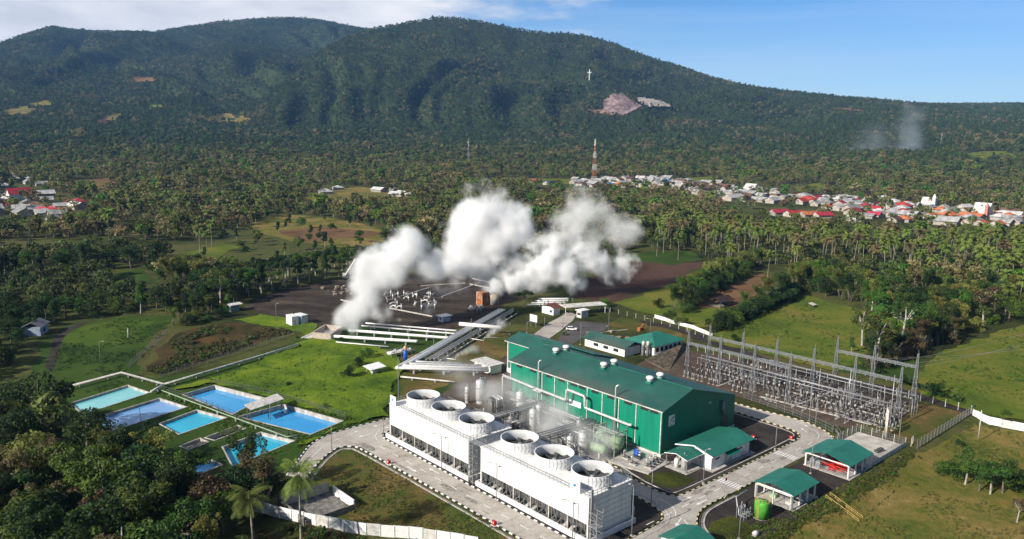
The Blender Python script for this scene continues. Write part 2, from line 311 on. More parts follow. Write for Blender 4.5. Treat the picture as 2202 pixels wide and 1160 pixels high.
def T(x, y):
    """height of the land"""
    x = np.asarray(x, float); y = np.asarray(y, float); r = np.hypot(x, y); q = np.where(y > 1, x/np.maximum(y, 1), np.sign(x)*9)
    b = np.interp(r, B_R, B_Z); far = np.clip((r-1300)/900, 0, 1)
    z = b + far*9*fbm(x/260., y/260.)
    gul = fbm(x/330.+5, y/330., 4); rid = 1-np.abs(fbm(x/620.+31, y/620.+4, 3))*2.6; spur = 1-np.abs(fbm(q*15.+.0011*r*fbm(x/900., y/900.+7, 2)+9, r/2600., 3))*3.2
    for i, (sq, rc, rf, zc) in enumerate(SH):
        c = np.interp(q, sq, rc); f = np.interp(q, sq, rf); zt = np.interp(q, sq, zc); zb = np.interp(c, B_R, B_Z)
        s = (r-f)/(c-f); p = np.clip(s, 0, 1)**1.12; p = np.where(s > 1, np.clip(1-((s-1)*1.1)**1.3, 0, 1), p)
        k = np.clip(4*p*(1-p), 0, 1)*np.clip((zt-zb)/250., 0, 1)
        zz = b + np.maximum(zt-zb, 0)*p + k*(gul*66+rid*40+spur*58-44)
        z = np.where(s > 0, np.maximum(z, zz), z)
    # platform edge and lower paddock east of the plant
    dx = x-ORG.x; dy = y-ORG.y; a = dx*PX.x+dy*PX.y; c = dx*PY.x+dy*PY.y
    e = np.clip((-38.6-c)/7.5, 0, 1)*np.clip((a+46)/8, 0, 1); e = e*e*(3-2*e)
    low = np.clip((120-a)/70, 0, 1)
    z = z-2.6*e*low
    return z
def T1(x, y): return float(T(x, y))
def hit(px, py, h=0.):
    """where the line of sight through a pixel of the photograph meets the land"""
    d = ray(px, py); l = math.hypot(d.x, d.y); r = np.concatenate([np.arange(90, 700, 1.0), np.arange(700, 7000, 6.0)]); P = [d.x*r/l, d.y*r/l, H+d.z*r/l]
    below = P[2] < T(P[0], P[1])+h
    i = int(np.argmax(below)) if below.any() else len(r)-1
    return Vector((P[0][i], P[1][i], float(T(P[0][i], P[1][i]))))
def inpoly(x, y, poly):
    x = np.asarray(x); y = np.asarray(y); r = np.zeros(x.shape, bool); n = len(poly)
    for i in range(n):
        (x1, y1), (x2, y2) = poly[i], poly[(i+1) % n]
        if y1 == y2: continue
        c = ((y1 > y) != (y2 > y)) & (x < (x2-x1)*(y-y1)/(y2-y1)+x1); r ^= c
    return r
def prv(X, Y, Z):
    v = np.stack([X, Y, Z-H]); c = FW.y*v[1]+FW.z*v[2]
    return 1101+F*(RT.x*v[0]+RT.y*v[1]+RT.z*v[2])/c, 580-F*(UP.x*v[0]+UP.y*v[1]+UP.z*v[2])/c
POND_PX = [[(150, 868), (275, 829), (322, 845), (178, 892)], [(176, 908), (343, 857), (402, 876), (232, 930)], [(342, 912), (423, 882), (488, 899), (385, 935)], [(392, 849), (461, 829), (567, 856), (500, 892)], [(512, 897), (610, 870), (738, 906), (668, 935)], [(478, 962), (561, 930), (634, 949), (500, 1004)], [(440, 942), (511, 915), (530, 922), (462, 948)], [(386, 960), (430, 943), (450, 952), (405, 968)], [(395, 1004), (445, 986), (478, 1000), (420, 1024)]]
POND_W = [[tuple(gp(*p)[:2]) for p in q] for q in POND_PX]
def cut_ponds(bm):
    """open the sheet over every pond, along the pond's own edges"""
    for q in POND_W:
        x0, x1 = min(p[0] for p in q)-4, max(p[0] for p in q)+4; y0, y1 = min(p[1] for p in q)-4, max(p[1] for p in q)+4
        near = lambda f: max(v.co.x for v in f.verts) > x0 and min(v.co.x for v in f.verts) < x1 and max(v.co.y for v in f.verts) > y0 and min(v.co.y for v in f.verts) < y1
        if not any(near(f) for f in bm.faces): continue
        for a, b in zip(q, q[1:]+q[:1]):
            fs = [f for f in bm.faces if near(f)]; g = list({v for f in fs for v in f.verts})+list({e for f in fs for e in f.edges})+fs
            bmesh.ops.bisect_plane(bm, geom=g, plane_co=(*a, 0), plane_no=(b[1]-a[1], a[0]-b[0], 0))
        fs = [f for f in bm.faces if near(f)]; c = [f.calc_center_median() for f in fs]; ins = inpoly(np.array([k.x for k in c]), np.array([k.y for k in c]), q)
        bmesh.ops.delete(bm, geom=[f for f, i in zip(fs, ins) if i], context='FACES')
# the land: one sheet in rings round the view point, finer near the plant, with the ponds' and basins' beds left to the sheets above it
azs = np.concatenate([np.linspace(-180, -60, 14)[:-1], np.linspace(-60, 60, 401), np.linspace(60, 180, 14)[1:-1]])
rs = np.concatenate([[0.5, 60], np.arange(100, 420, 4.), np.arange(420, 1300, 22.), np.arange(1300, 6600, 34.), [7500]])
AZ, RR = np.meshgrid(np.radians(azs), rs, indexing='ij'); GX = RR*np.sin(AZ); GY = RR*np.cos(AZ); GZ = T(GX, GY)
na, nr = AZ.shape; vid = np.arange(na*nr).reshape(na, nr)
vs_ = np.stack([GX, GY, GZ], -1).reshape(-1, 3)
a_, b_ = vid[:, :-1], vid[:, 1:]; nx = np.roll(vid, -1, 0)
fs_ = np.stack([a_, nx[:, :-1], nx[:, 1:], b_], -1).reshape(-1, 4)
me = bpy.data.meshes.new('ground'); me.from_pydata(vs_.tolist(), [], fs_[:, ::-1].tolist()); me.materials.append(FLOORM); me.materials.append(FLOORD)
me.polygons.foreach_set('material_index', [1 if vs_[f[0]][0]**2+vs_[f[0]][1]**2 > 1700**2 else 0 for f in fs_])
me.polygons.foreach_set('use_smooth', [True]*len(me.polygons))
bm = bmesh.new(); bm.from_mesh(me); cut_ponds(bm); bm.to_mesh(me); bm.free()
g_o = bpy.data.objects.new('ground', me); C.objects.link(g_o); tag(g_o, kind='structure')
# ---- patches of ground as thin sheets
LV = [0]; CLEAR = []
def patch(name, px=None, plant=None, m=None, lift=None, step=None, wig=0., rag=1.):
    """a sheet of another ground cover; px: outline in the photograph, plant: outline in the plant frame"""
    if lift is None: LV[0] += 1; lift = .012+.004*LV[0]
    if px: o = [hit(*p) if p[1] < 470 else gp(*p) for p in px]
    else: o = [Wd(*p) for p in plant]
    o = [(p[0], p[1]) for p in o]
    if px and rag and name not in ('road', 'car_park', 'gravel_track', 'dirt_track'):
        q = []
        for a, b in zip(o, o[1:]+o[:1]):
            L = math.hypot(b[0]-a[0], b[1]-a[1]); d = math.hypot(*a); n = max(1, int(L/max(1.5, d*.008)))
            for i in range(n):
                u = i/n; x, y = a[0]+(b[0]-a[0])*u, a[1]+(b[1]-a[1])*u; nx_, ny_ = -(b[1]-a[1])/L, (b[0]-a[0])/L; k = rag*min(9, d*.012)*float(fbm(x/max(5, d*.03), y/max(5, d*.03), 3)); q.append((x+nx_*k, y+ny_*k))
        o = q
    CLEAR.append(o)
    # follow the land: cut the outline into a triangulated grid
    bm = bmesh.new(); vs = [bm.verts.new((x, y, 0)) for x, y in o]; bm.faces.new(vs)
    xs = [p[0] for p in o]; ys = [p[1] for p in o]; dmin = min(math.hypot(*p) for p in o)
    st = step or (6 if dmin < 500 else 25); flat = all(abs(T1(*p)) < .01 for p in o) and not step
    if not flat:
        for ax, (lo, hi) in enumerate(((min(xs), max(xs)), (min(ys), max(ys)))):
            k = lo+st
            while k < hi:
                n = [0, 0, 0]; n[ax] = 1; c = [0, 0, 0]; c[ax] = k
                bmesh.ops.bisect_plane(bm, geom=bm.verts[:]+bm.edges[:]+bm.faces[:], plane_co=c, plane_no=n); k += st
    if name in ('grass_field', 'bright_meadow') and dmin < 400: cut_ponds(bm)
    for v in bm.verts: v.co.z = T1(v.co.x, v.co.y)+lift+(wig*(.5+.5*float(fbm(v.co.x/2.3, v.co.y/2.3, 3))) if wig else 0)
    bmesh.ops.recalc_face_normals(bm, faces=bm.faces)
    for f in bm.faces:
        f.smooth = True
        if f.normal.z < 0: f.normal_flip()
    me = bpy.data.meshes.new(name); bm.to_mesh(me); bm.free(); me.materials.append(m)
    ob = bpy.data.objects.new(name, me); C.objects.link(ob); tag(ob, kind='structure'); return ob
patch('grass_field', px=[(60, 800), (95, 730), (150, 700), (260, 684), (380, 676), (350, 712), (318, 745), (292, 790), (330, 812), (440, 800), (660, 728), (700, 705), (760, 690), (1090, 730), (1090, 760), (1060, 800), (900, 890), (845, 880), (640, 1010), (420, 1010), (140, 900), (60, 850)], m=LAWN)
patch('bright_meadow', px=[(345, 846), (520, 792), (640, 742), (668, 732), (720, 735), (800, 745), (852, 760), (868, 795), (842, 850), (835, 895), (790, 908), (700, 930), (640, 962), (760, 905), (610, 868), (460, 826)], m=MEADOW, step=1.6, wig=.9)
patch('bright_meadow', px=[(505, 690), (560, 676), (640, 690), (672, 700), (668, 722), (640, 712), (560, 702)], m=MEADOW, step=1.6, wig=.5)
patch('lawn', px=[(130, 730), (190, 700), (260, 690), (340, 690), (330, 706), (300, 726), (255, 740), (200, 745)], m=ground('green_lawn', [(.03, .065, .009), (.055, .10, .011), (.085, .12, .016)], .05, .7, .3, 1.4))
patch('dirt_track', px=[(95, 790), (108, 760), (115, 725), (140, 705), (190, 692), (178, 700), (150, 712), (132, 735), (125, 770), (112, 800)], m=GRAVEL)
patch('scrub_plot', px=[(318, 800), (344, 745), (385, 715), (450, 700), (520, 695), (600, 708), (628, 714), (520, 752), (345, 806)], m=SCRUB)
patch('well_pad', px=[(520, 664), (555, 640), (620, 622), (700, 607), (800, 592), (900, 588), (1010, 596), (1090, 615), (1115, 640), (1080, 660), (1060, 690), (1000, 704), (940, 718), (830, 706), (760, 700), (700, 700), (640, 694), (575, 680)], m=PADSOIL)
patch('plant_yard', plant=[(-46.2, -16), (-46.2, 57), (-36, 66), (-14, 74), (0, 82), (15, 92), (58, 100), (62, 88), (44, 62), (44, -15.5), (-15, -15.5)], m=SOILG)
patch('grass_verge', px=[(860, 770), (930, 748), (1010, 720), (1090, 712), (1096, 760), (1040, 790), (960, 830), (860, 862)], m=MIXED2)
patch('switchyard_gravel', plant=[(53.5, -36), (57.5, -20), (57.5, 12), (51, 55), (88, 62), (97, 40), (97.5, -24)], m=SOILG)
patch('dry_grass', plant=[(60, -39.5), (58, -22), (97, -24), (98.5, -39.3)], m=MIXED2)
patch('lower_paddock', px=[(1580, 1165), (1780, 1060), (1970, 975), (2090, 905), (2300, 935), (2500, 1000), (2500, 1300), (1500, 1300)], m=MIXED, step=4)
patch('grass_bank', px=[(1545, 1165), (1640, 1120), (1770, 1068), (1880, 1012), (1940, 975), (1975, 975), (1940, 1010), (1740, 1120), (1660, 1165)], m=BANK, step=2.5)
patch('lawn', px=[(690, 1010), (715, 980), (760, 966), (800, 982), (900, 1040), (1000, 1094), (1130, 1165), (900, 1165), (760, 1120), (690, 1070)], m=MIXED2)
patch('bare_earth', px=[(640, 1165), (660, 1145), (780, 1160), (900, 1175), (900, 1300), (500, 1300), (560, 1140)], m=SCRUB)
patch('ploughed_field', px=[(1225, 640), (1250, 610), (1300, 585), (1370, 563), (1440, 572), (1518, 560), (1512, 572), (1460, 600), (1340, 648), (1320, 652)], m=REDSOIL)
patch('grass_field', px=[(1345, 553), (1400, 540), (1470, 540), (1520, 556), (1440, 570), (1370, 562)], m=LAWN)
patch('grass_field', px=[(1322, 653), (1345, 648), (1470, 600), (1520, 570), (1560, 590), (1500, 640), (1450, 672), (1400, 680)], m=PASTURE)
patch('stubble_field', px=[(1480, 655), (1560, 615), (1640, 588), (1660, 600), (1620, 640), (1560, 672), (1500, 680)], m=DIRTRED)
patch('grass_field', px=[(1440, 690), (1490, 660), (1545, 665), (1590, 660), (1540, 700), (1480, 712)], m=PASTURE)
patch('pasture', px=[(1525, 725), (1600, 690), (1722, 634), (1850, 668), (1870, 700), (1850, 780), (1800, 800), (1530, 735)], m=PASTURE, step=3, wig=.35)
patch('pasture', px=[(1850, 760), (1900, 740), (1990, 760), (1960, 830), (1900, 810), (1800, 800)], m=LAWN)
patch('sloping_field', px=[(1985, 850), (1970, 810), (2020, 760), (2110, 730), (2230, 690), (2500, 660), (2500, 1000), (2210, 905), (2095, 890)], m=PASTURE, step=5, wig=.4)
patch('gravel_track', px=[(1380, 690), (1440, 700), (1530, 726), (1700, 790), (1900, 830), (2000, 850), (2110, 885), (2200, 905), (2200, 916), (2090, 895), (1985, 863), (1880, 840), (1690, 800), (1520, 738), (1370, 700)], m=GRAVEL)
patch('grass_field', px=[(1305, 700), (1330, 684), (1400, 700), (1480, 722), (1490, 745), (1440, 725), (1375, 712)], m=MIXED2)
for k, p in enumerate([[(110, 408), (150, 390), (235, 383), (262, 392), (258, 402), (160, 410)], [(240, 492), (330, 478), (380, 492), (320, 505), (250, 505)], [(400, 545), (470, 525), (520, 530), (470, 552), (410, 560)], [(540, 480), (600, 462), (720, 470), (820, 490), (850, 515), (760, 538), (640, 520), (540, 500)],
        [(250, 590), (320, 580), (330, 610), (220, 632)], [(620, 430), (760, 400), (900, 420), (860, 440), (700, 450)], [(1140, 505), (1190, 500), (1200, 525), (1150, 530)], [(1700, 405), (1760, 393), (1775, 408), (1730, 416)], [(1440, 385), (1530, 380), (1560, 400), (1470, 400)], [(940, 388), (1080, 383), (1240, 386), (1240, 396), (1000, 396)], [(2060, 330), (2160, 326), (2200, 340), (2090, 346)], [(1640, 470), (1790, 474), (1800, 484), (1660, 478)]]):
    patch('farm_field', px=p, m=[DIRTRED, MIXED, PASTURE, MIXED][k % 4] if k not in (4, 6, 7, 8, 9, 11) else LAWN if k in (4, 6) else PASTURE)
patch('ploughed_field', px=[(600, 500), (690, 488), (830, 500), (800, 512), (660, 520)], m=DIRTRED)
patch('ploughed_field', px=[(1265, 455), (1330, 448), (1350, 460), (1280, 468)], m=DIRTRED)
# ================================================================ roads, kerbs, markings
ROADS = [
 [(-54.5, -75), (-47.2, -75), (-47.2, 55), (-45.5, 58.5), (-28, 58.5), (-28, 66.2), (-39, 66.6), (-46, 67.1), (-54.4, 66.9), (-58.9, 66.2), (-64.3, 63.4), (-69.4, 58), (-77, 50.2), (-75, 45), (-68.2, 51.7), (-63.8, 55), (-59.8, 57.2), (-56.9, 56.3), (-54.8, 53.6)],
 [(-47.2, -28), (-30, -28), (-22.4, -26.6), (-18.5, -24.4), (-15.8, -23.2), (-10, -23), (44, -23.3), (48.5, -21.7), (52, -16), (53.4, -10), (52.6, -2), (51.3, 5), (51.3, 62), (44.5, 62), (44.5, -3), (44.2, -12), (42.3, -15.4), (38, -16.6), (-11, -16.4), (-14.5, -15.8), (-15.9, -14.3), (-16, -8.7), (-14.9, -2), (-13, 3.4), (-13, 8), (-21, 8), (-21.7, -9), (-22.3, -14), (-23.5, -18.5), (-26, -20.9), (-34, -21.4), (-47.2, -21.4)],
]
for i, o in enumerate(ROADS): patch('road', plant=o, m=ROAD, lift=.10+.006*i)
patch('road', px=[(1145, 722), (1180, 695), (1205, 682), (1222, 672), (1240, 676), (1232, 690), (1205, 712), (1172, 735)], m=ROAD, lift=.10)
patch('car_park', px=[(1205, 716), (1240, 690), (1312, 698), (1300, 712), (1262, 722), (1225, 745), (1200, 742)], m=ground('asphalt', [(.06, .055, .055), (.09, .085, .085), (.12, .11, .11)], .1, 1., .01), lift=.10)
def smooth_line(pts, n=3):
    for _ in range(n):
        q = [pts[0]]
        for a, b in zip(pts, pts[1:]): q += [(a[0]*.75+b[0]*.25, a[1]*.75+b[1]*.25), (a[0]*.25+b[0]*.75, a[1]*.25+b[1]*.75)]
        pts = q+[pts[-1]]
    return pts
def walk(pts, step):
    pts = [Vector((p[0], p[1], 0)) for p in pts]; out = [pts[0].copy()]; need = step
    for a, b in zip(pts, pts[1:]):
        L = (b-a).length; u = 0
        while L-u >= need: u += need; out.append(a+(b-a)*(u/L)); need = step
        need -= L-u
    return out
def offset(pts, d):
    r = []
    for i, p in enumerate(pts):
        a = pts[max(i-1, 0)]; b = pts[min(i+1, len(pts)-1)]; t = Vector((b[0]-a[0], b[1]-a[1], 0)).normalized(); r.append((p[0]-t.y*d, p[1]+t.x*d))
    return r
def kerb(pts, light=YELK, side=1, drain=True):
    pts = smooth_line(pts, 2); wk = walk(pts, 1.05); mb = MB()
    for i, (a, b) in enumerate(zip(wk, wk[1:])): mb.mi = i % 2; mb.bar(a+Vector((0, 0, .13)), b+Vector((0, 0, .13)), .30, .26)
    struct('kerb', mb, [light, BLACK])
    if drain:
        d = MB(); o1 = offset(pts, side*1.5)
        for (p, q) in zip(o1, o1[1:]): d.bar((p[0], p[1], .10), (q[0], q[1], .10), .28, .2)
        o2 = offset(pts, side*.85)
        d.mi = 1
        for (p, q), (r, s) in zip(zip(o1, o1[1:]), zip(o2, o2[1:])): d.poly([(p[0], p[1], .085), (q[0], q[1], .085), (s[0], s[1], .085), (r[0], r[1], .085)])
        struct('drain_kerb', d, [CONC, DCONC])
kerb([(-47.2, -19), (-47.2, 54), (-46.6, 56.6), (-44.5, 58.4), (-40, 58.5)], WHITE, -1)
kerb([(-54.6, -70), (-54.8, 53.4), (-56.9, 56.3), (-59.8, 57.2), (-63.8, 55), (-68.2, 51.7), (-75, 45)], WHITE, 1)
kerb([(-77, 50.2), (-69.4, 58), (-64.3, 63.4), (-58.9, 66.2), (-54.4, 66.9), (-46, 67.1), (-39, 66.6), (-28, 66.2)], WHITE, 1, False)
kerb([(-13, 8), (-13, 3.4), (-14.9, -2), (-16, -8.7), (-15.9, -14.3), (-14.5, -16), (-11, -16.5), (38, -16.6), (42.3, -15.4), (44.2, -12), (44.5, -3), (44.5, 30)], YELK, 1)
kerb([(-21, 6), (-21.7, -9), (-22.3, -14), (-23.5, -18.5), (-26, -20.9), (-34, -21.4), (-44, -21.4), (-47.0, -20)], YELK, 1)
kerb([(-26, -32), (-23.5, -27.6), (-20, -25), (-15.8, -23.2), (-10, -23), (-4, -23.1)], YELK, -1)
kerb([(-1, -23.1), (6, -23.2), (12, -23.3), (19, -23.3)], YELK, -1, False)
kerb([(38, -25.2), (44, -23.3), (48.5, -21.7), (52, -16), (53.4, -10), (52.6, -2), (51.3, 5), (51.3, 40)], YELK, -1, False)
mk = MB()
for k in range(-10, 9): y = k*6.0+.5; mk.poly([(-50.95, y, .125), (-50.75, y, .125), (-50.75, y+2.6, .125), (-50.95, y+2.6, .125)])
for k in range(-3, 9):
    x = -12+k*6.2
    if not (-2 < x < 2.5 or 23.5 < x < 28.5): mk.poly([(x, -20.0, .132), (x+2.6, -20.0, .132), (x+2.6, -19.8, .132), (x, -19.8, .132)])
for xc in (.4, 26.2):
    for j in range(8): y = -17.2-j*.72; mk.poly([(xc-1.3, y-.36, .132), (xc+1.3, y-.36, .132), (xc+1.3, y, .132), (xc-1.3, y, .132)])
def arrow(x, y, a, s=1.):
    c, n = math.cos(a), math.sin(a); f = lambda u, v: (x+(u*c-v*n)*s, y+(u*n+v*c)*s, .132)
    mk.poly([f(-2.2, -.12), f(.6, -.12), f(.6, .12), f(-2.2, .12)]); mk.poly([f(.6, -.5), f(2, 0), f(.6, .5)])
def arc(cx, cy, r, a0, a1, wd=.16, n=14):
    for i in range(n):
        t0, t1 = [rad(a0+(a1-a0)*(i+j)/n) for j in (0, 1)]
        mk.poly([(cx+r*math.cos(t0), cy+r*math.sin(t0), .132), (cx+(r+wd)*math.cos(t0), cy+(r+wd)*math.sin(t0), .132), (cx+(r+wd)*math.cos(t1), cy+(r+wd)*math.sin(t1), .132), (cx+r*math.cos(t1), cy+r*math.sin(t1), .132)])
arrow(-24.5, -23.6, rad(200)); arrow(-23.6, -25.3, rad(240), .8); arrow(-13, -21.3, rad(180)); arrow(-14, -18.2, 0); arrow(46.6, -14, rad(60), .8); arrow(50.6, -12, rad(250), .8)
arrow(-50, 60, rad(180)); arrow(-51, 63.5, rad(20), .8); arrow(-43, 61, 0); arrow(-43, 64, rad(180)); arrow(-52.5, 34, rad(-90)); arrow(-49, 30, rad(90))
arc(43, -13, 6.4, -85, 10); arc(-40, 52.5, 9.4, 95, 170); arc(-27, -14.5, 8.2, -60, 5)
a = smooth_line([(-74.5, 49.3), (-66.5, 57), (-61, 61), (-55, 62.6)], 2)
for p, q in zip(a, a[1:]): mk.bar((p[0], p[1], .11), (q[0], q[1], .11), .16, .05)
struct('road_markings', mk, WHITE)
jn = MB()
for k in range(-14, 11): y = k*5.0; jn.poly([(-54.3, y, .117), (-47.4, y, .117), (-47.4, y+.07, .117), (-54.3, y+.07, .117)])
for k in range(-6, 9): x = k*5.0-14; jn.poly([(x, -23.0, .117), (x+.07, -23.0, .117), (x+.07, -16.6, .117), (x, -16.6, .117)])
jn.poly([(-14, -19.86, .118), (43, -19.86, .118), (43, -19.92, .118), (-14, -19.92, .118)]); jn.poly([(-50.98, -70, .118), (-50.92, -70, .118), (-50.92, 54, .118), (-50.98, 54, .118)])
struct('road_joints', jn, DCONC)
rs1 = random.Random(4); sn = MB()
for k in range(34):
    x, y = (rs1.uniform(-53.8, -48), rs1.uniform(-45, 55)) if k % 2 else (rs1.uniform(-30, 42), rs1.uniform(-22.6, -17)); a = rs1.uniform(.3, 1.6); b_ = rs1.uniform(.2, .7); sn.poly([(x+a*(1+.3*rs1.random())*math.cos(t)*(b_ if k % 2 else 1.6), y+a*(1+.3*rs1.random())*math.sin(t)*(1.8 if k % 2 else b_), .119+.0002*k) for t in np.arange(0, 6.28, .52)])
struct('road_stains', sn, mat('oil_stain', (.30, .275, .24), .8, .25))
patch('gravel_bed', plant=[(-46.6, -20.8), (-34, -20.8), (-26, -20.2), (-23.9, -18), (-22.9, -13.6), (-22.3, -9), (-21.6, 5), (-31, 5), (-31, -15), (-46.6, -15.2)], m=GRAVEL, lift=.09)
patch('gravel_bed', plant=[(-46.9, -16.5), (-46.9, 56), (-45.2, 56), (-45.2, -16.5)], m=GRAVEL, lift=.086)
patch('gravel_bed', plant=[(-14.6, -2), (-15.4, -8.7), (-15.3, -14), (-14.2, -15.4), (38, -15.9), (42, -14.8), (43.6, -11.8), (43.9, 30), (34, 30), (34, -1), (4, -1), (-14, 0)], m=GRAVEL, lift=.088)
patch('gravel_bed', plant=[(-30, -29), (-23.2, -28), (-19, -25.2), (-15.4, -24), (38, -24.2), (38, -39), (-40, -39), (-40, -29)], m=GRAVEL, lift=.084)
patch('grass_verge', plant=[(-10, -3), (-13, -6), (-13, -12), (-9, -14), (-4, -13.5), (-4, -8)], m=BANK, lift=.10)
patch('grass_verge', plant=[(-30, -31), (-24, -30), (-19, -28), (-13, -29), (-14, -36), (-22, -38), (-34, -38)], m=BANK, lift=.092)
# ================================================================ turbine hall
EZ, RZ, RX, BX, BZ, HL = 12.45, 15.75, 11.7, 33.0, 9.75, 57.5
hall = thing('turbine_hall', 'long green clad turbine hall under a green pitched roof with round white ventilators', 'power house')
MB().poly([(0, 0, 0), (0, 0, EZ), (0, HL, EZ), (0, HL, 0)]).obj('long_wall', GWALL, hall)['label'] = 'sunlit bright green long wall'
MB().poly([(0, 0, 0), (BX, 0, 0), (BX, 0, BZ), (RX, 0, RZ-.08), (0, 0, EZ)]).obj('gable_wall', GSHADE, hall)['label'] = 'shaded dark green gable wall'
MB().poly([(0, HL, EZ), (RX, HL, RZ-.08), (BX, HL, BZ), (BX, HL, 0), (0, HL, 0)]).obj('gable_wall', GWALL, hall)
MB().poly([(BX, HL, 0), (BX, HL, BZ), (BX, 0, BZ), (BX, 0, 0)]).obj('long_wall', GSHADE, hall)
rf = MB(); o = .55; sl_ = (RZ-EZ)/RX
rf.slab([(-o, -o, EZ-o*sl_+.1), (RX, -o, RZ+.1), (RX, HL+o, RZ+.1), (-o, HL+o, EZ-o*sl_+.1)], .14)
rf.slab([(RX, -o, RZ+.1), (BX+o, -o, BZ-o*.28+.1), (BX+o, HL+o, BZ-o*.28+.1), (RX, HL+o, RZ+.1)], .14)
roof_o = rf.obj('roof', GROOF, hall)
MB().bar((RX, -.6, RZ+.16), (RX, HL+.6, RZ+.16), .5, .12).obj('ridge_cap', GROOF2, roof_o)
MB().bar((-.68, -.6, EZ-.14), (-.68, HL+.6, EZ-.14), .22, .24).obj('gutter', OFFW, hall)
for y in (0.25, 8.3, 14.2, 20, 25.5, 33, 38.2, 43.4, 57.2): MB().box(-.22, -.002, y-.13, y+.13, .9, EZ-.1).obj('downpipe', OFFW, hall)
for y in (2.6, 5.7, 11.2, 17.1, 22.8, 27.6, 30.8, 35.6, 40.8, 47.5, 53.5): MB().box(-.10, -.003, y-1.25, y+1.25, EZ-1.35, EZ-.55).obj('louvre', LOUV, hall)
MB().box(-.25, BX+.1, -.25, HL+.1, 0, .9).obj('plinth', OFFW, hall)
vp = MB(); vp.lathe([(.0, 1.75), (.7, 1.7), (1.05, 1.45), (1.1, 1.1), (.95, .95), (.8, .9), (.8, -.7)], 20)
vb = MB().box(-.85, .85, -.85, .85, -.9, .35)
for y in (11.6, 28.1, 47.4):
    for x in (9.3, 13.7):
        z = RZ-abs(x-RX)*.28+.1
        v = vp.obj('roof_ventilator', WHITE, hall, (x, y, z)); vb.obj('ventilator_base', GROOF2, v)
sg = MB().box(-.30, -.24, 27.6, 32.2, 5.4, 7.0).obj('sign_board', WHITE, hall)
lb = MB().box(2.6, 5.1, -.12, -.04, 7.7, 10.5).obj('logo_board', WHITE, hall)
lg = MB()
for i in range(7):
    t0, t1 = rad(95+i*12), rad(95+(i+1)*12); f = lambda t, r: (5.0+r*math.cos(t)*1.05, -.125, 8.25+r*math.sin(t)*.95)
    lg.poly([f(t0, 1.5), f(t1, 1.5), f(t1, 1.95-.05*i), f(t0, 1.95-.05*i)])
lg.poly([(4.2, -.125, 8.5), (4.8, -.125, 8.7), (4.75, -.125, 9.1), (4.15, -.125, 8.9)]); lg.poly([(4.5, -.125, 9.9), (4.9, -.125, 9.9), (4.9, -.125, 10.2), (4.5, -.125, 10.2)])
for k in range(4): lg.box(3.0+k*.45, 3.35+k*.45, -.128, -.122, 7.9, 8.05)
lg.obj('logo', DSTEEL, lb)
MB().tube([(26.6, -.5, 9.4), (26.6, -.5, 5.3)], .38, 12).obj('exhaust_duct', GPIPE, hall)
MB().cb((20.5, -.2, 10.2), .7, .3, .25).obj('wall_lamp', WHITE, hall)
MB().box(26.5, 30, -.06, -.02, .9, 4.6).obj('door', DSTEEL, hall)
for y in (44.4, 14.9):
    MB().tube([(-.75, y, .5), (-.75, y, 15.0), (-.6, y-.3, 15.5), (-.2, y-.7, 15.6)], .2, 8).obj('vent_pipe', PIPE, hall)
# annex at the far end: a lower gable set back to the east
ax0, arx, arz, aez, ay1 = 18.0, 23.7, 12.95, 11.25, 79.3
an = MB().poly([(ax0, HL, 0), (ax0, HL, aez), (ax0, ay1, aez), (ax0, ay1, 0)]).obj('annex_wall', GWALL, hall)
MB().poly([(ax0, ay1, 0), (ax0, ay1, aez), (arx, ay1, arz-.05), (BX, ay1, 10.3), (BX, ay1, 0)]).obj('annex_wall', GWALL, hall)
MB().poly([(BX, ay1, 0), (BX, ay1, 10.3), (BX, HL+.02, 10.3), (BX, HL+.02, 0)]).obj('annex_wall', GSHADE, hall)
ar = MB().slab([(ax0-.8, HL-.2, aez-.22+.1), (arx, HL-.2, arz+.1), (arx, ay1+.6, arz+.1), (ax0-.8, ay1+.6, aez-.22+.1)], .14)
ar.slab([(arx, HL-13, arz+.1), (BX+.6, HL-13, 10.25), (BX+.6, ay1+.6, 10.25), (arx, ay1+.6, arz+.1)], .14)
ar.poly([(arx-.2, HL-13, arz+.05), (BX+.5, HL-13, 10.2), (BX+.5, HL-13, 9.0), (arx-.2, HL-13, 12.0)])
aro = ar.obj('annex_roof', GROOF, hall); MB().bar((arx, HL-13, arz+.16), (arx, ay1+.6, arz+.16), .4, .1).obj('ridge_cap', GROOF2, aro)
MB().bar((ax0-.85, HL, aez-.2), (ax0-.85, ay1+.6, aez-.2), .2, .2).obj('gutter', OFFW, hall)
MB().box(ax0-.2, ax0-.005, 78.6, 79.1, 0, aez-.2).obj('downpipe', OFFW, hall)
MB().box(ax0-.12, ax0-.005, 57.6, ay1, 0, 1.6).obj('plinth', WHITE, hall)
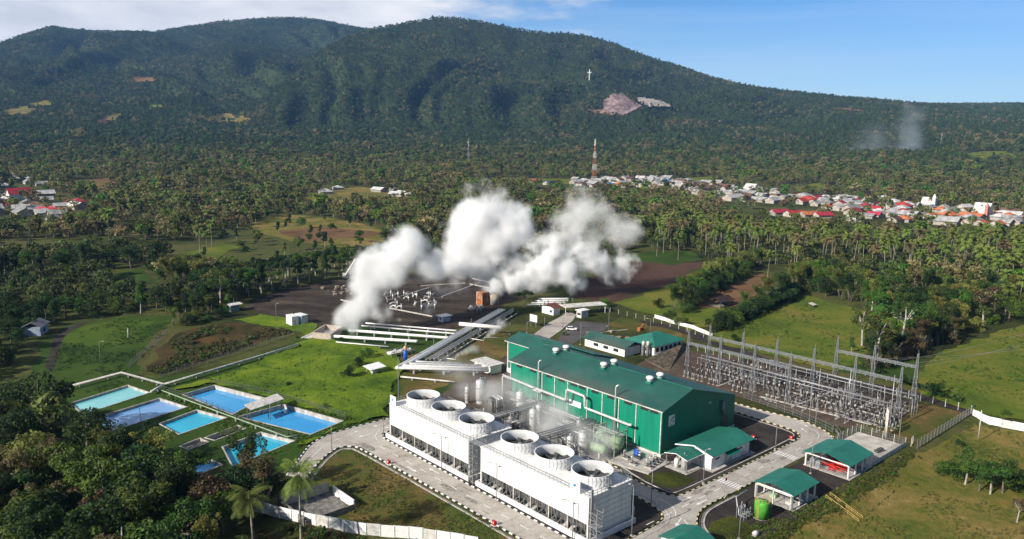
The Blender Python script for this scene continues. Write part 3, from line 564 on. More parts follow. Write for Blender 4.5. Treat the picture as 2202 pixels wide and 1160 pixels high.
# ================================================================ cooling towers
def cooling_tower(label, y0, y1, ys, sign_y, end_stair):
    t = thing('cooling_tower', label, 'cooling tower', (-38.9, (y0+y1)/2, 0)); L = (y1-y0)/2; X0, X1 = -6.6, 6.6
    b = MB(); b.box(X0-.75, X0-.35, -L-.9, L+.9, 0, 1.25); b.box(X1+.3, X1+.7, -L-.9, L+.9, 0, 1.25); b.box(X0-.35, X1+.3, -L-.9, -L-.5, 0, 1.25); b.box(X0-.35, X1+.3, L+.5, L+.9, 0, 1.25)
    b.obj('basin', WHITE, t); MB().poly([(X0-.3, -L-.45, .7), (X1+.25, -L-.45, .7), (X1+.25, L+.45, .7), (X0-.3, L+.45, .7)]).obj('basin_water', mat('basin_water', (.02, .03, .03), .1, .1), t)
    c = MB(); c.box(X0, X1, -L, L, 3.9, 9.55); c.obj('casing', WSTREAK, t)
    MB().box(X0+.02, X1-.02, -L-.06, -L+.2, .9, 3.92).obj('end_wall', WSTREAK, t); MB().box(X0+.02, X1-.02, L-.2, L+.06, .9, 3.92).obj('end_wall', WSTREAK, t)
    for k in range(7): MB().box(X0+.1, X1-.1, -L-.09, -L-.061, 1.6+k*1.15, 1.64+k*1.15).obj('cladding_seam', STEEL, t)
    MB().box(X0+2.2, X1-1.5, -L+.3, L-.3, .8, 3.89).obj('fill_pack', mat('fill_pack', (.13, .125, .115), .9, .4, 2.), t)  # fill block, its dark tone painting in the shade inside the inlet
    n = int(round(2*L/5.55))
    for k in range(n+1):
        y = -L+.25+k*(2*L-.5)/n; MB().box(X0+.05, X0+.35, y-.17, y+.17, .7, 3.89).obj('column', CONC, t)
    lv = MB()
    for k in range(n*4):
        y = -L+.5+k*(2*L-1)/(n*4-1)
        lv.bar((X0+.12, y, 1.0), (X0+.12, y, 3.88), .07); lv.bar((X0+1.2, y, 1.2), (X0+.25, y, 3.8), .09)
        if k % 2 == 0: lv.bar((X0+.3, y, 1.2), (X0+.3, y+1.1, 3.8), .07)
    lv.obj('inlet_bracing', STEEL, t)
    st = MB()
    for k in range(n*3):
        y = -L+.8+k*(2*L-1.6)/(n*3-1); big = k % 6 in (2, 3); st.mi = 0 if big else 1
        if big: st.add(*_slope(X0, y, .85))
        else: st.add(*_slope(X0, y, .28))
    st.obj('splash_board', [CONC, DCONC], t)
    for k in range(n*2): y = -L+1.4+k*(2*L-2.8)/(n*2-1); MB().box(X0-.35, X0+.3, y-.5, y+.5, 1.0, 1.28).obj('ledge_block', DCONC, t)
    sm = MB()
    for k in range(1, n*2): y = -L+k*L/n; sm.box(X0-.03, X0-.004, y-.025, y+.025, 3.95, 9.5)
    for z in (5.8, 7.7): sm.box(X0-.025, X0-.004, -L, L, z-.02, z+.02)
    sm.obj('cladding_seam', mat('seam_grey', (.60, .59, .57), .7, .1), t)
    d = MB().box(X0-.15, X1+.15, -L-.15, L+.15, 9.552, 9.72); deck = d.obj('deck', WHITE, t)
    r = MB(); A = [(X0, -L), (X1, -L), (X1, L), (X0, L)]
    for (p, q) in zip(A, A[1:]+A[:1]):
        for z in (10.2, 10.75): r.bar((*p, z), (*q, z), .07)
        k = int(math.hypot(q[0]-p[0], q[1]-p[1])/1.1)
        for j in range(k+1): u = j/k; r.bar((p[0]+(q[0]-p[0])*u, p[1]+(q[1]-p[1])*u, 9.7), (p[0]+(q[0]-p[0])*u, p[1]+(q[1]-p[1])*u, 10.75), .06)
    r.obj('railing', STEEL, deck)
    for y in ys:
        s = MB(); yc = y-(y0+y1)/2
        s.lathe([(4.62, 0), (4.45, .5), (4.22, 1.3), (4.2, 1.7), (4.35, 2.75), (4.2, 2.76), (4.06, 1.7), (4.08, 1.2), (4.35, .02)], 48)
        s.smooth = False
        for k in range(36):
            a = k*2*math.pi/36; cx, sx = math.cos(a), math.sin(a); s.bar((4.5*cx, 4.5*sx, .45), (4.4*cx, 4.4*sx, 2.7), .05)
        fs = s.obj('fan_stack', STACKM, t, (0, yc, 9.72)); fs.scale = (1, 1, .9)
        s2 = MB().lathe([(4.37, 2.72), (4.41, 2.79), (4.18, 2.79), (4.2, 2.72)], 48, closed=True); s2.obj('rim', WHITE, fs)
        MB().lathe([(0, 1.15), (.42, 1.13), (.5, 1.0), (.5, .55), (0, .5)], 16).obj('fan_hub', STEEL, fs)
        for k in range(8):
            a = k*math.pi/4+.3*yc; u = Vector((math.cos(a), math.sin(a), 0)); v = Vector((-u.y, u.x, 0)); q = [u*.45-v*.2, u*3.95-v*.42, u*3.95+v*.42, u*.45+v*.2]
            q = [p+Vector((0, 0, .8+(.14 if i in (2, 3) else -.1))) for i, p in enumerate(q)]; MB().slab(q, .05).obj('fan_blade', DSTEEL, fs)
        MB().lathe([(4.05, .3), (0, .28)], 32).obj('plenum_floor', LOUV, fs)
        MB().box(-1.2, -.2, -5.2, -4.3, .3, .5).obj('motor_hatch', STEEL, fs)
    p = MB().box(X0-.22, X0-.12, sign_y-(y0+y1)/2-1.3, sign_y-(y0+y1)/2+1.3, 9.5, 12.2); sp = p.obj('sign_panel', WHITE, t)
    l = MB(); yy = sign_y-(y0+y1)/2
    l.poly([(X0-.23, yy+.5, 10.7), (X0-.23, yy-.3, 11.0), (X0-.23, yy-.1, 11.5), (X0-.23, yy+.6, 11.2)]); l.mi = 1; l.poly([(X0-.23, yy-.45, 11.5), (X0-.23, yy-.8, 11.6), (X0-.23, yy-.7, 11.85), (X0-.23, yy-.4, 11.75)])
    l.obj('logo', [LOGOB, DSTEEL], sp)
    # lattice stair tower
    ye = -L-1.2 if end_stair else -L-1.9
    s = MB(); bx0, bx1, by0, by1 = (X0-.6, X0+1.2, ye-1.6, ye+.6) if end_stair else (X0-.9, X0+.5, ye-.6, ye+1.0); zt = 7.2 if end_stair else 9.4
    for x in (bx0, bx1):
        for y in (by0, by1): s.bar((x, y, 0), (x, y, zt+1.0), .13)
    k = int(zt/1.4)
    for i in range(k+1):
        z = i*zt/k
        for p, q in (((bx0, by0), (bx1, by0)), ((bx1, by0), (bx1, by1)), ((bx1, by1), (bx0, by1)), ((bx0, by1), (bx0, by0))):
            s.bar((*p, z), (*q, z), .09)
            if i < k: s.bar((*p, z), (*q, z+zt/k), .07) if i % 2 else s.bar((*q, z), (*p, z+zt/k), .07)
    so_ = s.obj('stair_tower', STEEL, t)
    if end_stair:
        MB().box(bx0, bx1, by0, by1, 4.2, 4.3).obj('landing', STEEL, so_); MB().box(X0+.3, X0+.8, -L-.45, -L-.1, 1, 11.4).obj('caged_ladder', STEEL, so_)
    MB().tube([(X1+.7, -L-.2, .3), (X1+.7, -L-.2, 2.2), (X1+.9, -L-.1, 3.4), (X1+.4, -L-.1, 4.2)], .14, 8).obj('drain_pipe', OFFW, t)
    return t
def _slope(X0, y, w_):
    a = [(X0-.3, y-w_/2, 1.30), (X0-.3, y+w_/2, 1.30), (X0+.9, y+w_/2, 1.75), (X0+.9, y-w_/2, 1.75)]; b = [(p[0], p[1], p[2]-.16) for p in a]
    return a+b, [(0, 3, 2, 1), (4, 5, 6, 7), (0, 1, 5, 4), (1, 2, 6, 5), (2, 3, 7, 6), (3, 0, 4, 7)]
STACKM = mat('stack_shell', (.66, .66, .65), .6, .10, .8, streak=(1, 1, .1), col2=(.50, .51, .52))
cooling_tower('white three fan cooling tower at the road junction, its end wall in shade', -17, 16.6, (-11.8, -0.6, 10.6), -13.4, True)
cooling_tower('white three fan cooling tower at the meadow end, beside the turquoise ponds road', 20.8, 54.5, (26.2, 37.4, 48.4), 52.6, False)
# bridge joining the two decks
br = MB().box(-45.4, -43.6, 16.75, 20.65, 9.5, 9.6)
for y in (16.8, 18.7, 20.6):
    for x in (-45.35, -43.65): br.bar((x, y, 9.6), (x, y, 10.7), .07)
for x in (-45.35, -43.65):
    for z in (10.2, 10.7): br.bar((x, 16.8, z), (x, 20.6, z), .07)
top('deck_bridge', br, STEEL, 'short steel footbridge joining the two cooling tower decks', 'footbridge')
# ================================================================ small green roofed buildings
def gable_roof(x0, x1, y0, y1, ze, zr, t=.10, ym=None):
    ym = (y0+y1)/2 if ym is None else ym; m = MB()
    m.slab([(x0, y0, ze), (x1, y0, ze), (x1, ym, zr), (x0, ym, zr)], t); m.slab([(x0, ym, zr), (x1, ym, zr), (x1, y1, ze), (x0, y1, ze)], t); return m
b = thing('control_building', 'low white control building under a green gable roof, against the dark hall gable', 'building', (3.6, -12.6, 0))
w_ = MB(); w_.box(0, 17, 0, 9.2, 0, 3.7); w_.poly([(0, 0, 3.7), (0, 9.2, 3.7), (0, 4.6, 4.85)]); w_.poly([(17, 0, 3.7), (17, 4.6, 4.85), (17, 9.2, 3.7)]); w_.obj('wall', WHITE, b)
rr = gable_roof(-1.0, 18.0, -1.0, 10.2, 3.85, 5.2).obj('roof', GROOF2, b)
bg_ = MB(); bg_.bar((-1.02, -1.0, 3.78), (-1.02, 4.6, 5.12), .08, .3); bg_.bar((-1.02, 4.6, 5.12), (-1.02, 10.2, 3.78), .08, .3); bg_.obj('barge_board', WHITE, rr)
MB().box(6.0, 9.4, -.06, -.01, .1, 2.6).obj('door', OFFW, b)
MB().slab([(5.6, -1.6, 2.75), (10.6, -1.6, 2.75), (10.6, -.02, 3.1), (5.6, -.02, 3.1)], .1).obj('awning', GSHADE, b)
for x in (1.6, 11.6): MB().box(x, x+2.0, -.06, -.01, 2.2, 2.55).obj('window', GLASS, b)
MB().box(-.06, -.01, 2.8, 5.6, 2.2, 2.6).obj('window', GLASS, b); MB().box(13.2, 14.8, -.55, -.02, .5, 1.1).obj('air_conditioner', OFFW, b)
MB().box(-1.2, 18.2, -1.2, 10, -.02, .12).obj('plinth', CONC, b); MB().box(17.3, 17.5, -.2, 0, 0, 3.8).obj('downpipe', DSTEEL, b)
cn = thing('canopy_roof', 'small green arched canopy on posts over silver silencers beside the control building', 'canopy', (0, -7, 0))
cr = MB(); P_ = [(-3.3, 2.4)]
prof = [(-3.4, 3.55), (-1.6, 4.15), (0, 4.35), (1.6, 4.15), (3.4, 3.55)]
for (ya, za), (yb, zb) in zip(prof, prof[1:]): cr.slab([(-3.3, ya, za), (3.4, ya, za), (3.4, yb, zb), (-3.3, yb, zb)], .08)
cro = cr.obj('roof', GROOF2, cn); f = MB(); f.bar((-3.32, -3.4, 3.5), (-3.32, 0, 4.3), .08, .16); f.bar((-3.32, 0, 4.3), (-3.32, 3.4, 3.5), .08, .16); f.bar((-3.3, -3.42, 3.5), (3.4, -3.42, 3.5), .08, .16); f.obj('fascia', WHITE, cro)
for x in (-2.8, 3.0):
    for y in (-3, 3): MB().box(x-.12, x+.12, y-.12, y+.12, 0, 3.55).obj('post', GPIPE, cn)
MB().box(-3.6, 3.6, -3.6, 3.6, 0, .15).obj('base_slab', CONC, cn)
for k, (x, y, r, h) in enumerate([(-1.6, -1.4, .75, 3.9), (-2.0, .6, .55, 2.4), (.8, -.4, .6, 2.2)]):
    t = thing('silencer', ['tallest silver silencer cylinder under the arched canopy', 'squat white cylinder near the open corner of the arched canopy', 'short silver cylinder deep under the arched canopy'][k], 'silencer', (x, -7+y, .15))
    MB().lathe([(0, 0), (r, 0), (r, h*.9), (r*.8, h), (0, h)], 20).obj('shell', PIPE if k != 1 else WHITE, t); MB().tube([(0, 0, h), (0, 0, h+.5)], .15, 8).obj('outlet', STEEL, t)
def shelter(label, x0, x1, y0, y1, ze, zr, frame=False):
    t = thing('shelter', label, 'shelter', (x0, y0, 0)); X, Y = x1-x0, y1-y0
    MB().box(-.2, X+.4, -.6, Y+.3, 0, .22).obj('floor_slab', CONC, t)
    gable_roof(-.4, X+.6, -.6, Y+.6, ze, zr).obj('roof', GROOF2, t)
    n = 3
    for y in (.1, Y-.1):
        for k in range(n+1): x = .2+k*(X-.4)/n; MB().box(x-.16, x+.16, y-.16, y+.16, .2, ze-.05).obj('post', WHITE, t)
    MB().bar((.2, .1, ze-.25), (.2, Y-.1, ze-.25), .18, .25).obj('beam', WHITE, t); MB().bar((X-.2, .1, ze-.25), (X-.2, Y-.1, ze-.25), .18, .25).obj('beam', WHITE, t)
    for y in (.1, Y-.1): MB().bar((.2, y, ze-.25), (X-.2, y, ze-.25), .18, .2).obj('beam', WHITE, t)
    return t, X, Y
s1, X, Y = shelter('green roofed open shelter with red pump pipes and a walled white concrete yard behind', 24.4, 36.2, -37.0, -26.0, 3.6, 5.2)
r = MB()
for z in (.8, 1.3):
    r.bar((.2, .1, z), (.2, Y-.1, z), .07); 
for k in range(9): y = .1+k*(Y-.2)/8; r.bar((.2, y, .2), (.2, y, 1.3), .07)
r.obj('railing', STEEL, s1); MB().box(X-1.9, X-1.6, .3, Y-.3, .2, 3.2).obj('back_wall', OFFW, s1)
for k in range(4):
    p = thing('pump_pipe', ['red pump header pipe across the shelter floor', 'red pump pipe bending upward under the green shelter', 'red pump branch pipe at the shelter railing', 'red pump pipe by the shelter back wall'][k], 'pump', (26+k*1.7, -35.4+k*.3, .22))
    MB().tube([(0, 0, .6), (.3, 2+k, .6), (.3, 3+k, 1.1), (.3, 6.2, 1.1)], .22, 8).obj('pipe', RED, p)
    MB().cb((.3, 3.2+k*.4, .5), 1.1, 1.5, .9).obj('pump_body', RED, p)
for k in range(2): top('panel_box', MB().box(0, .6, 0, 1.2, .2, 1.9), STEEL, ['grey electric cabinet inside the shelter with red pumps', 'grey electric cabinet beside the pump shelter railing'][k], 'cabinet', (25+k*.5, -29.6+k*1.7, 0))
s2, X, Y = shelter('green roofed open shelter with a bare steel front frame beside the green tank', -.9, 9.5, -36.4, -27.6, 3.7, 5.0, True)
MB().cb((6, 4, .8), 4, 3, 1.2).obj('pump_set', GPIPE, s2); MB().cb((3, 6, .6), 1.5, 1.5, .8).obj('pump_set', PTANK, s2); MB().cb((2.6, 2, .5), 1.5, 1.2, .6).obj('pump_set', OFFW, s2)
fr = MB()
for y in (.1, 4.3, Y-.1): fr.bar((-.5, y, .2), (-.5, y, 3.6), .2)
fr.bar((-.5, .1, 3.5), (-.5, Y-.1, 3.5), .2, .25); fr.obj('front_frame', OFFW, s2)
s3, X, Y = shelter('green roofed shelter cut off at the bottom edge of the scene beside the road bend', -37.4, -30.6, -35.6, -28.9, 3.6, 4.8)
# walled yard
yd = thing('walled_yard', 'white concrete yard with grey mesh fence behind the pump shelter', 'yard', (37.2, -37.2, 0))
MB().box(0, 20, 0, 13, 0, .18).obj('floor_slab', mat('stained_yard', (.58, .54, .48), .9, .2, .25, col2=(.36, .33, .29)), yd)
fw_ = MB(); fw_.box(0, 20, -.15, .05, 0, 1.2); fw_.obj('wall', OFFW, yd)
def mesh_panel(mb, p, q, z0, z1, n):
    for z in np.linspace(z0, z1, 4): mb.bar((*p, z), (*q, z), .035)
    for k in range(n+1): u = k/n; mb.bar((p[0]+(q[0]-p[0])*u, p[1]+(q[1]-p[1])*u, z0), (p[0]+(q[0]-p[0])*u, p[1]+(q[1]-p[1])*u, z1), .03)
f = MB(); mesh_panel(f, (0, -.05), (20, -.05), 1.2, 2.4, 44); mesh_panel(f, (20, 0), (20, 13), .2, 2.2, 30); mesh_panel(f, (0, 13), (20, 13), .2, 2.2, 40); f.obj('mesh_panel', STEEL, yd)
for k in range(8): MB().box(k*2.8-.06, k*2.8+.06, 12.94, 13.06, 0, 2.5).obj('post', OFFW, yd)
for k in range(5): MB().box(19.94, 20.06, k*3-.06, k*3+.06, 0, 2.5).obj('post', OFFW, yd)
for k, (x, y, a) in enumerate([(41.5, -31, .4), (47.5, -34.5, -.2), (44.5, -27, .1)]):
    m = MB()
    for i in range(5): m.cb((random.uniform(-1, 1), random.uniform(-.5, .5), .35+random.uniform(0, .3)), random.uniform(.8, 2), random.uniform(.5, 1.2), random.uniform(.3, .8))
    top('scrap_pile', m, DSTEEL, ['low dark heap lying on the white yard beside the shelter', 'dark heap by the mesh fence of the white yard', 'small dark heap near the yard gate'][k], 'heap', (x, y, .18), a)
# tall green tank and its pipe frame
tk = thing('storage_tank', 'bright green round storage tank beside the bare steel frame', 'tank', (-8.7, -33.6, 0))
MB().lathe([(0, 0), (1.75, 0), (1.75, .2)], 32).obj('base', CONC, tk); MB().lathe([(0, .2), (1.55, .2), (1.55, 3.55), (1.5, 3.7), (0, 3.95)], 32).obj('shell', GTANK, tk)
l = MB()
for y in (-.25, .25): l.bar((-1.62, y, .2), (-1.62, y, 4.6), .06)
for k in range(12): l.bar((-1.62, -.25, .5+k*.35), (-1.62, .25, .5+k*.35), .05)
for k in range(12):
    a = k*math.pi/6; l.bar((1.5*math.cos(a), 1.5*math.sin(a), 3.7), (1.5*math.cos(a), 1.5*math.sin(a), 4.6), .05); b2 = a+math.pi/6; l.bar((1.5*math.cos(a), 1.5*math.sin(a), 4.6), (1.5*math.cos(b2), 1.5*math.sin(b2), 4.6), .05)
l.obj('ladder', YEL, tk); MB().tube([(1.4, -.8, 3.4), (1.9, -1.1, 3.2), (1.9, -1.1, .3)], .1, 8).obj('outlet_pipe', GTANK, tk)
pf = thing('pipe_manifold', 'galvanised frame of pipes and valves beside the bright green tank', 'pipework', (-11.8, -31.6, 0)); m = MB()
for x in (0, 1.2, 2.4):
    m.bar((x-1.4, -.6, 0), (x-1.4, -.6, 2.6), .1); m.bar((x-1.4, 1.2, 0), (x-1.4, 1.2, 2.6), .1); m.tube([(x-1.2, -1, .9), (x-1.2, .9, .9), (x-1.2, .9, 2.5)], .13, 6); m.cb((x-1.2, 0, 1.0), .5, .4, .5)
for z in (.6, 1.4, 2.2): m.bar((-1.6, -.6, z), (1.4, -.6, z), .1); m.bar((-1.6, 1.2, z), (1.4, 1.2, z), .1)
m.obj('frame', STEEL, pf); MB().tube([(-1.2, 1.2, 2.4), (3.0, 4.2, 2.4), (8, 4.6, 2.4)], .14, 8).obj('pipe', PIPE, pf)
tp = MB().tube([(0, 0, .7), (1.2, 0, .7)], .5, 12); tp.box(-.1, 1.3, -.4, .4, 0, .3)
top('horizontal_tank', tp, OFFW, 'small white horizontal tank on the dark gravel south of the green tank', 'tank', (-17.5, -37.2, 0))
# yellow stairs on the bank
ys_ = thing('bank_stairs', 'yellow railed stairs leading down the grass bank beside the green roofed shelter', 'stairs', (11.8, -38.3, 0)); m = MB(); r = MB()
for k in range(13): m.box(-.9, .9, -k*.6-.5, -k*.6, -.22*k-.25, -.22*k-.08)
for x in (-1, 1):
    r.bar((x, 0, .9), (x, -7.8, -1.95), .09); r.bar((x, 0, .45), (x, -7.8, -2.4), .06)
    for k in range(7): r.bar((x, -k*1.3, -.475*k), (x, -k*1.3, .9-.475*k), .07)
m.obj('treads', CONC, ys_); r.obj('railing', YEL, ys_)
# ================================================================ lamps, poles, hydrants
def hgt(px, py, pt):
    P = gp(px, py); lo, hi = 0, 60
    for _ in range(40):
        mid = (lo+hi)/2
        if pr((P.x, P.y, mid))[1] > pt: lo = mid
        else: hi = mid
    return lo
def lamp(px, py, pt, arm, label, group='street lamps round the plant', r=.09, z=0):
    P = gp(px, py, z); h = hgt(px, py, pt) if z == 0 else pt; x, y = pl(P)
    t = thing('street_lamp', label, 'street lamp', (x, y, 0), group=group)
    R = Matrix.Rotation(-ANG, 3, 'Z') @ RT; d = Vector((R.x, R.y, 0)).normalized()*arm
    MB().tube([(0, 0, 0), (0, 0, h*.93), Vector((0, 0, h*.985))+d*.12, Vector((0, 0, h))+d*.5], [r*1.3, r, r*.8, r*.7], 8).obj('pole', STEEL, t)
    if arm:
        MB().tube([Vector((0, 0, h))+d*.5, Vector((0, 0, h+.12))+d*.95], r*.6, 6).obj('arm', STEEL, t); q = d.normalized()
        MB().slab([Vector((0, 0, h+.22))+d*.85+Vector((-q.y, q.x, 0))*.18, Vector((0, 0, h+.22))+d*1.35+Vector((-q.y, q.x, 0))*.16, Vector((0, 0, h+.22))+d*1.35-Vector((-q.y, q.x, 0))*.16, Vector((0, 0, h+.22))+d*.85-Vector((-q.y, q.x, 0))*.18], .12).obj('lamp_head', OFFW, t)
    MB().box(-.25, .25, -.25, .25, 0, .3).obj('footing', CONC, t)
    return t
for a in [(949.5, 1013, 934, -1.8, 'street lamp in front of the meadow-end cooling tower'), (1068, 1076, 996, -1.8, 'street lamp in front of the nearer cooling tower, at its junction end'), (1231, 1162, 1077, -1.8, 'street lamp before the shaded corner of the nearer cooling tower'),
          (713.6, 972.5, 911, .1, 'slim lamp post on the bend of the ponds road'), (825, 939, 899, 0, 'short post at the road corner beside the meadow-end cooling tower'), (1358, 1153, 1043, -.8, 'street lamp on the dark gravel beside the shaded tower end'),
          (1400, 1083, 1011, 0, 'lamp post at the lane between the cooling tower and the canopy'), (1512, 1040, 967, .9, 'lamp post in front of the control building and its canopy'), (1667, 967, 911, .1, 'lamp post on the kerb beside the dark gravel and red hydrant'),
          (1743, 1019.5, 958, 0, 'lamp post between the two green roofed shelters'), (1740, 906, 850, .1, 'lamp post before the switchyard fence, first of a pair'), (1753, 918, 860, .1, 'lamp post before the switchyard fence, nearer of a pair to the road bend'),
          (1932, 957, 880, .1, 'lamp post at the corner of the white walled yard'), (1589, 1160, 1081, .1, 'thick lamp post beside the green tank pipe frame'), (216, 779, 735, 1.2, 'curved street lamp alone on the shaded grass'),
          (594, 692, 653, .9, 'curved street lamp on the edge of the dark well pad'), (1308.5, 712.6, 663, -1.5, 'thick portal lamp post at the end of the car park'), (1398, 722, 686, -1.4, 'lamp post with side arm behind the office with the hipped roof'),
          (1210, 707, 674, 1.4, 'lamp post with side arm on the entrance road'), (1133, 716, 693, .9, 'short curved lamp behind the hall annex'), (1171, 705, 682, 0, 'plain post beside the entrance road'), (1248, 742, 695, 0, 'lamp post at the near edge of the car park'),
          (932.6, 758, 714, .1, 'lamp post among the white pipes west of the long pipe rack'), (1013, 731, 686, .1, 'lamp post standing against the long pipe rack'), (1096.6, 720, 694, 0, 'post at the steaming pipe end east of the rack'), (857, 900, 770, .1, 'tall mast rising behind the meadow-end cooling tower')]:
    lamp(*a)
def stick(px, py, pt, name, label, cat, m, r=.12, group=None, z=0.):
    P = gp(px, py, z); x, y = pl(P); return top(name, MB().tube([(0, 0, -.3), (0, 0, hgt(px, py, pt)-z)], [r, r*.75], 8), m, label, cat, (x, y, 0), group=group)
stick(2104, 940, 883, 'utility_pole', 'pale leaning utility pole on the grass near the white boundary wall', 'pole', OFFW, .14)
stick(276, 728, 707, 'concrete_post', 'thick pale concrete post on the shaded lawn', 'post', CONC, .3)
for k, (px, py) in enumerate([(836, 999), (1063, 1131), (1621, 945), (1702, 946), (1557, 1070)]):
    P = gl(px, py); t = thing('hydrant_cabinet', ['red hose cabinet on the kerb at the grass triangle of the ponds road', 'red hose cabinet on the grass kerb opposite the nearer cooling tower', 'red hose reel behind the control building', 'red hose cabinet on the rounded corner of the dark gravel', 'red flag box on a mast over dark gravel'][k], 'hydrant', (*P, 0))
    if k == 4: MB().tube([(0, 0, -.0), (0, 0, 4.6)], .06, 6).obj('mast', STEEL, t); MB().box(0, .7, -.04, .04, 3.9, 4.6).obj('flag', RED, t); MB().box(-.3, .3, -.3, .3, 0, .25).obj('footing', WHITE, t); continue
    MB().box(-.5, .5, -.7, .7, 0, .2).obj('plinth', OFFW, t); MB().box(-.3, .3, -.4, .4, .2, 1.1).obj('cabinet', RED, t); MB().box(-.32, -.302, -.15, .15, .6, .9).obj('window', WHITE, t); MB().tube([(.1, .7, .2), (.1, .7, 1.0)], .12, 8).obj('hydrant', RED, t)
# ================================================================ switchyard
def lattice_tower(parent, x, y, h, wb=1.5, wt=.35, beamz=None):
    m = MB(); n = 9
    c = lambda k: [(x+sx*(wb+(wt-wb)*k/n)/2, y+sy*(wb+(wt-wb)*k/n)/2, h*k/n) for sx, sy in ((-1, -1), (1, -1), (1, 1), (-1, 1))]
    for k in range(n):
        a, b = c(k), c(k+1)
        for j in range(4):
            m.bar(a[j], b[j], .13); m.bar(b[j], b[(j+1) % 4], .06)
            m.bar(a[j], b[(j+1) % 4], .06) if k % 2 else m.bar(a[(j+1) % 4], b[j], .06)
    m.bar((x, y, h), (x, y, h+1.2), .07)
    m.obj('lattice_tower', STEEL, parent)
def lattice_beam(parent, a, b, w=.55):
    a, b = Vector(a), Vector(b); L = (b-a).length; n = max(4, int(L/1.0)); d = (b-a)/n; s = d.cross(Vector((0, 0, 1))).normalized()*w; m = MB(); u = Vector((0, 0, w))
    off = [-s-u*.5, s-u*.5, s+u*.5, -s+u*.5]
    for o in off: m.bar(a+o, b+o, .10)
    for k in range(n):
        p = a+d*k; q = p+d
        for j in range(4):
            o1, o2 = off[j], off[(j+1) % 4]; m.bar(p+o1, q+o2, .055) if k % 2 else m.bar(p+o2, q+o1, .055)
    for k in range(0, n, 3): m.cb(a+d*k-u*.9, .22, .22, .7)
    m.obj('lattice_beam', STEEL, parent)
ROWA = [(64, 38), (64.5, 25.7), (65, 13.4), (64, 0.6)]
ROWB = [(76, 37.6), (77, 25), (77, 12.5), (77, -.3), (77, -13.5), (77, -27)]
ROWC = [(92, -.5), (93, -12.2), (93.5, -25)]
for row, hh, bz, lab in ((ROWA, 15.6, 11.3, 'galvanised lattice gantry of the switchyard, first row behind the hall'), (ROWB, 15.6, 11.5, 'longest galvanised lattice gantry, middle row of the switchyard'), (ROWC, 16.4, 12.2, 'tall three legged gantry standing by the trees at the back of the switchyard')):
    g = thing('gantry', lab, 'gantry', (0, 0, 0))
    for x, y in row: lattice_tower(g, x, y, hh)
    for p, q in zip(row, row[1:]): lattice_beam(g, (*p, bz), (*q, bz))
for k, (x, y, h) in enumerate([(75.4, -3.4, 10), (69.9, -27.8, 15), (73, -14, 13)]):
    top('lightning_mast', MB().tube([(0, 0, 0), (0, 0, h)], [.22, .07], 8), STEEL, ['slim grey lightning mast in the middle of the switchyard', 'tall grey mast at the yard end of the switchyard', 'grey mast between the bus pipes of the switchyard'][k], 'mast', (x, y, 0))
for k, (dx, dy) in enumerate([(0, 0), (.9, .5), (1.7, 1.0)]):
    top('cable_pole', MB().tube([(0, 0, 0), (0, 0, 8.2)], .2, 8), OFFW if k != 1 else mat('pinkish_pole', (.5, .36, .3), .7), ['white cable pole by the yard fence, first of three together', 'pinkish cable pole in the middle of three by the yard fence', 'white cable pole, deepest of the three by the yard fence'][k], 'pole', (58.6+dx, -31.5+dy, 0))
for j, (xb, zb, y0, y1) in enumerate([(67, 6.2, 36, -27), (69, 6.6, 36, -27), (71, 6.2, 34, -28), (79, 6.5, 20, -30), (81, 6.9, 20, -30), (83, 6.5, 18, -30)]):
    t = thing('bus_pipe', f'{ordw(j)} long horizontal bus pipe counting from the hall across the switchyard', 'bus pipe', (xb, y1, 0), group='bus pipes of the switchyard')
    MB().tube([(0, 0, zb), (0, y0-y1, zb)], .11, 8).obj('pipe', STEEL, t)
    for k in range(6): y = (y0-y1)*k/5; MB().tube([(0, y, 0), (0, y, zb-1.3)], .1, 6).obj('support', STEEL, t); MB().lathe([(.14, zb-1.3), (.18, zb-1.2), (.1, zb-1.1), (.18, zb-.9), (.1, zb-.75), (.18, zb-.5), (.1, zb-.3), (.1, zb)], 8, (0, y, 0)).obj('insulator', INSG, t)
# switchgear: insulator posts, breakers, disconnectors, transformers of the yard
def ins_profile(z0, z1, r=.16, n=7):
    p = [(0, z0)]
    for k in range(n): z = z0+(z1-z0)*k/n; p += [(r*.6, z), (r, z+(z1-z0)*.3/n), (r*.6, z+(z1-z0)*.8/n)]
    return p+[(0, z1)]
t1 = thing('insulator_post', 'x', 'insulator', (0, 0, 0)); MB().tube([(0, 0, 0), (0, 0, 2.2)], .13, 6).obj('stand', STEEL, t1); MB().lathe(ins_profile(2.2, 4.0), 10).obj('insulator', INS, t1); MB().lathe([(0, 4.0), (.22, 4.02), (.22, 4.2), (0, 4.25)], 10).obj('cap', STEEL, t1); MB().box(-.35, .35, -.35, .35, 0, .2).obj('footing', CONC, t1)
GHEAD = mat('grey_head', (.42, .42, .41), .5, .1); t2 = thing('current_transformer', 'x', 'transformer', (0, 0, 0)); m = MB(); [m.bar((sx*.25, sy*.25, 0), (sx*.25, sy*.25, 2.0), .1) for sx in (-1, 1) for sy in (-1, 1)]; m.obj('stand', STEEL, t2); MB().lathe([(0, 2.0), (.3, 2.0), (.3, 2.5), (0, 2.5)], 10).obj('tank', GPIPE, t2); MB().lathe(ins_profile(2.5, 3.9, .22), 10).obj('insulator', INS, t2); MB().lathe([(0, 3.9), (.28, 3.95), (.33, 4.3), (.24, 4.6), (0, 4.65)], 12).obj('head', GHEAD, t2); MB().box(-.5, .5, -.5, .5, 0, .22).obj('footing', CONC, t2)
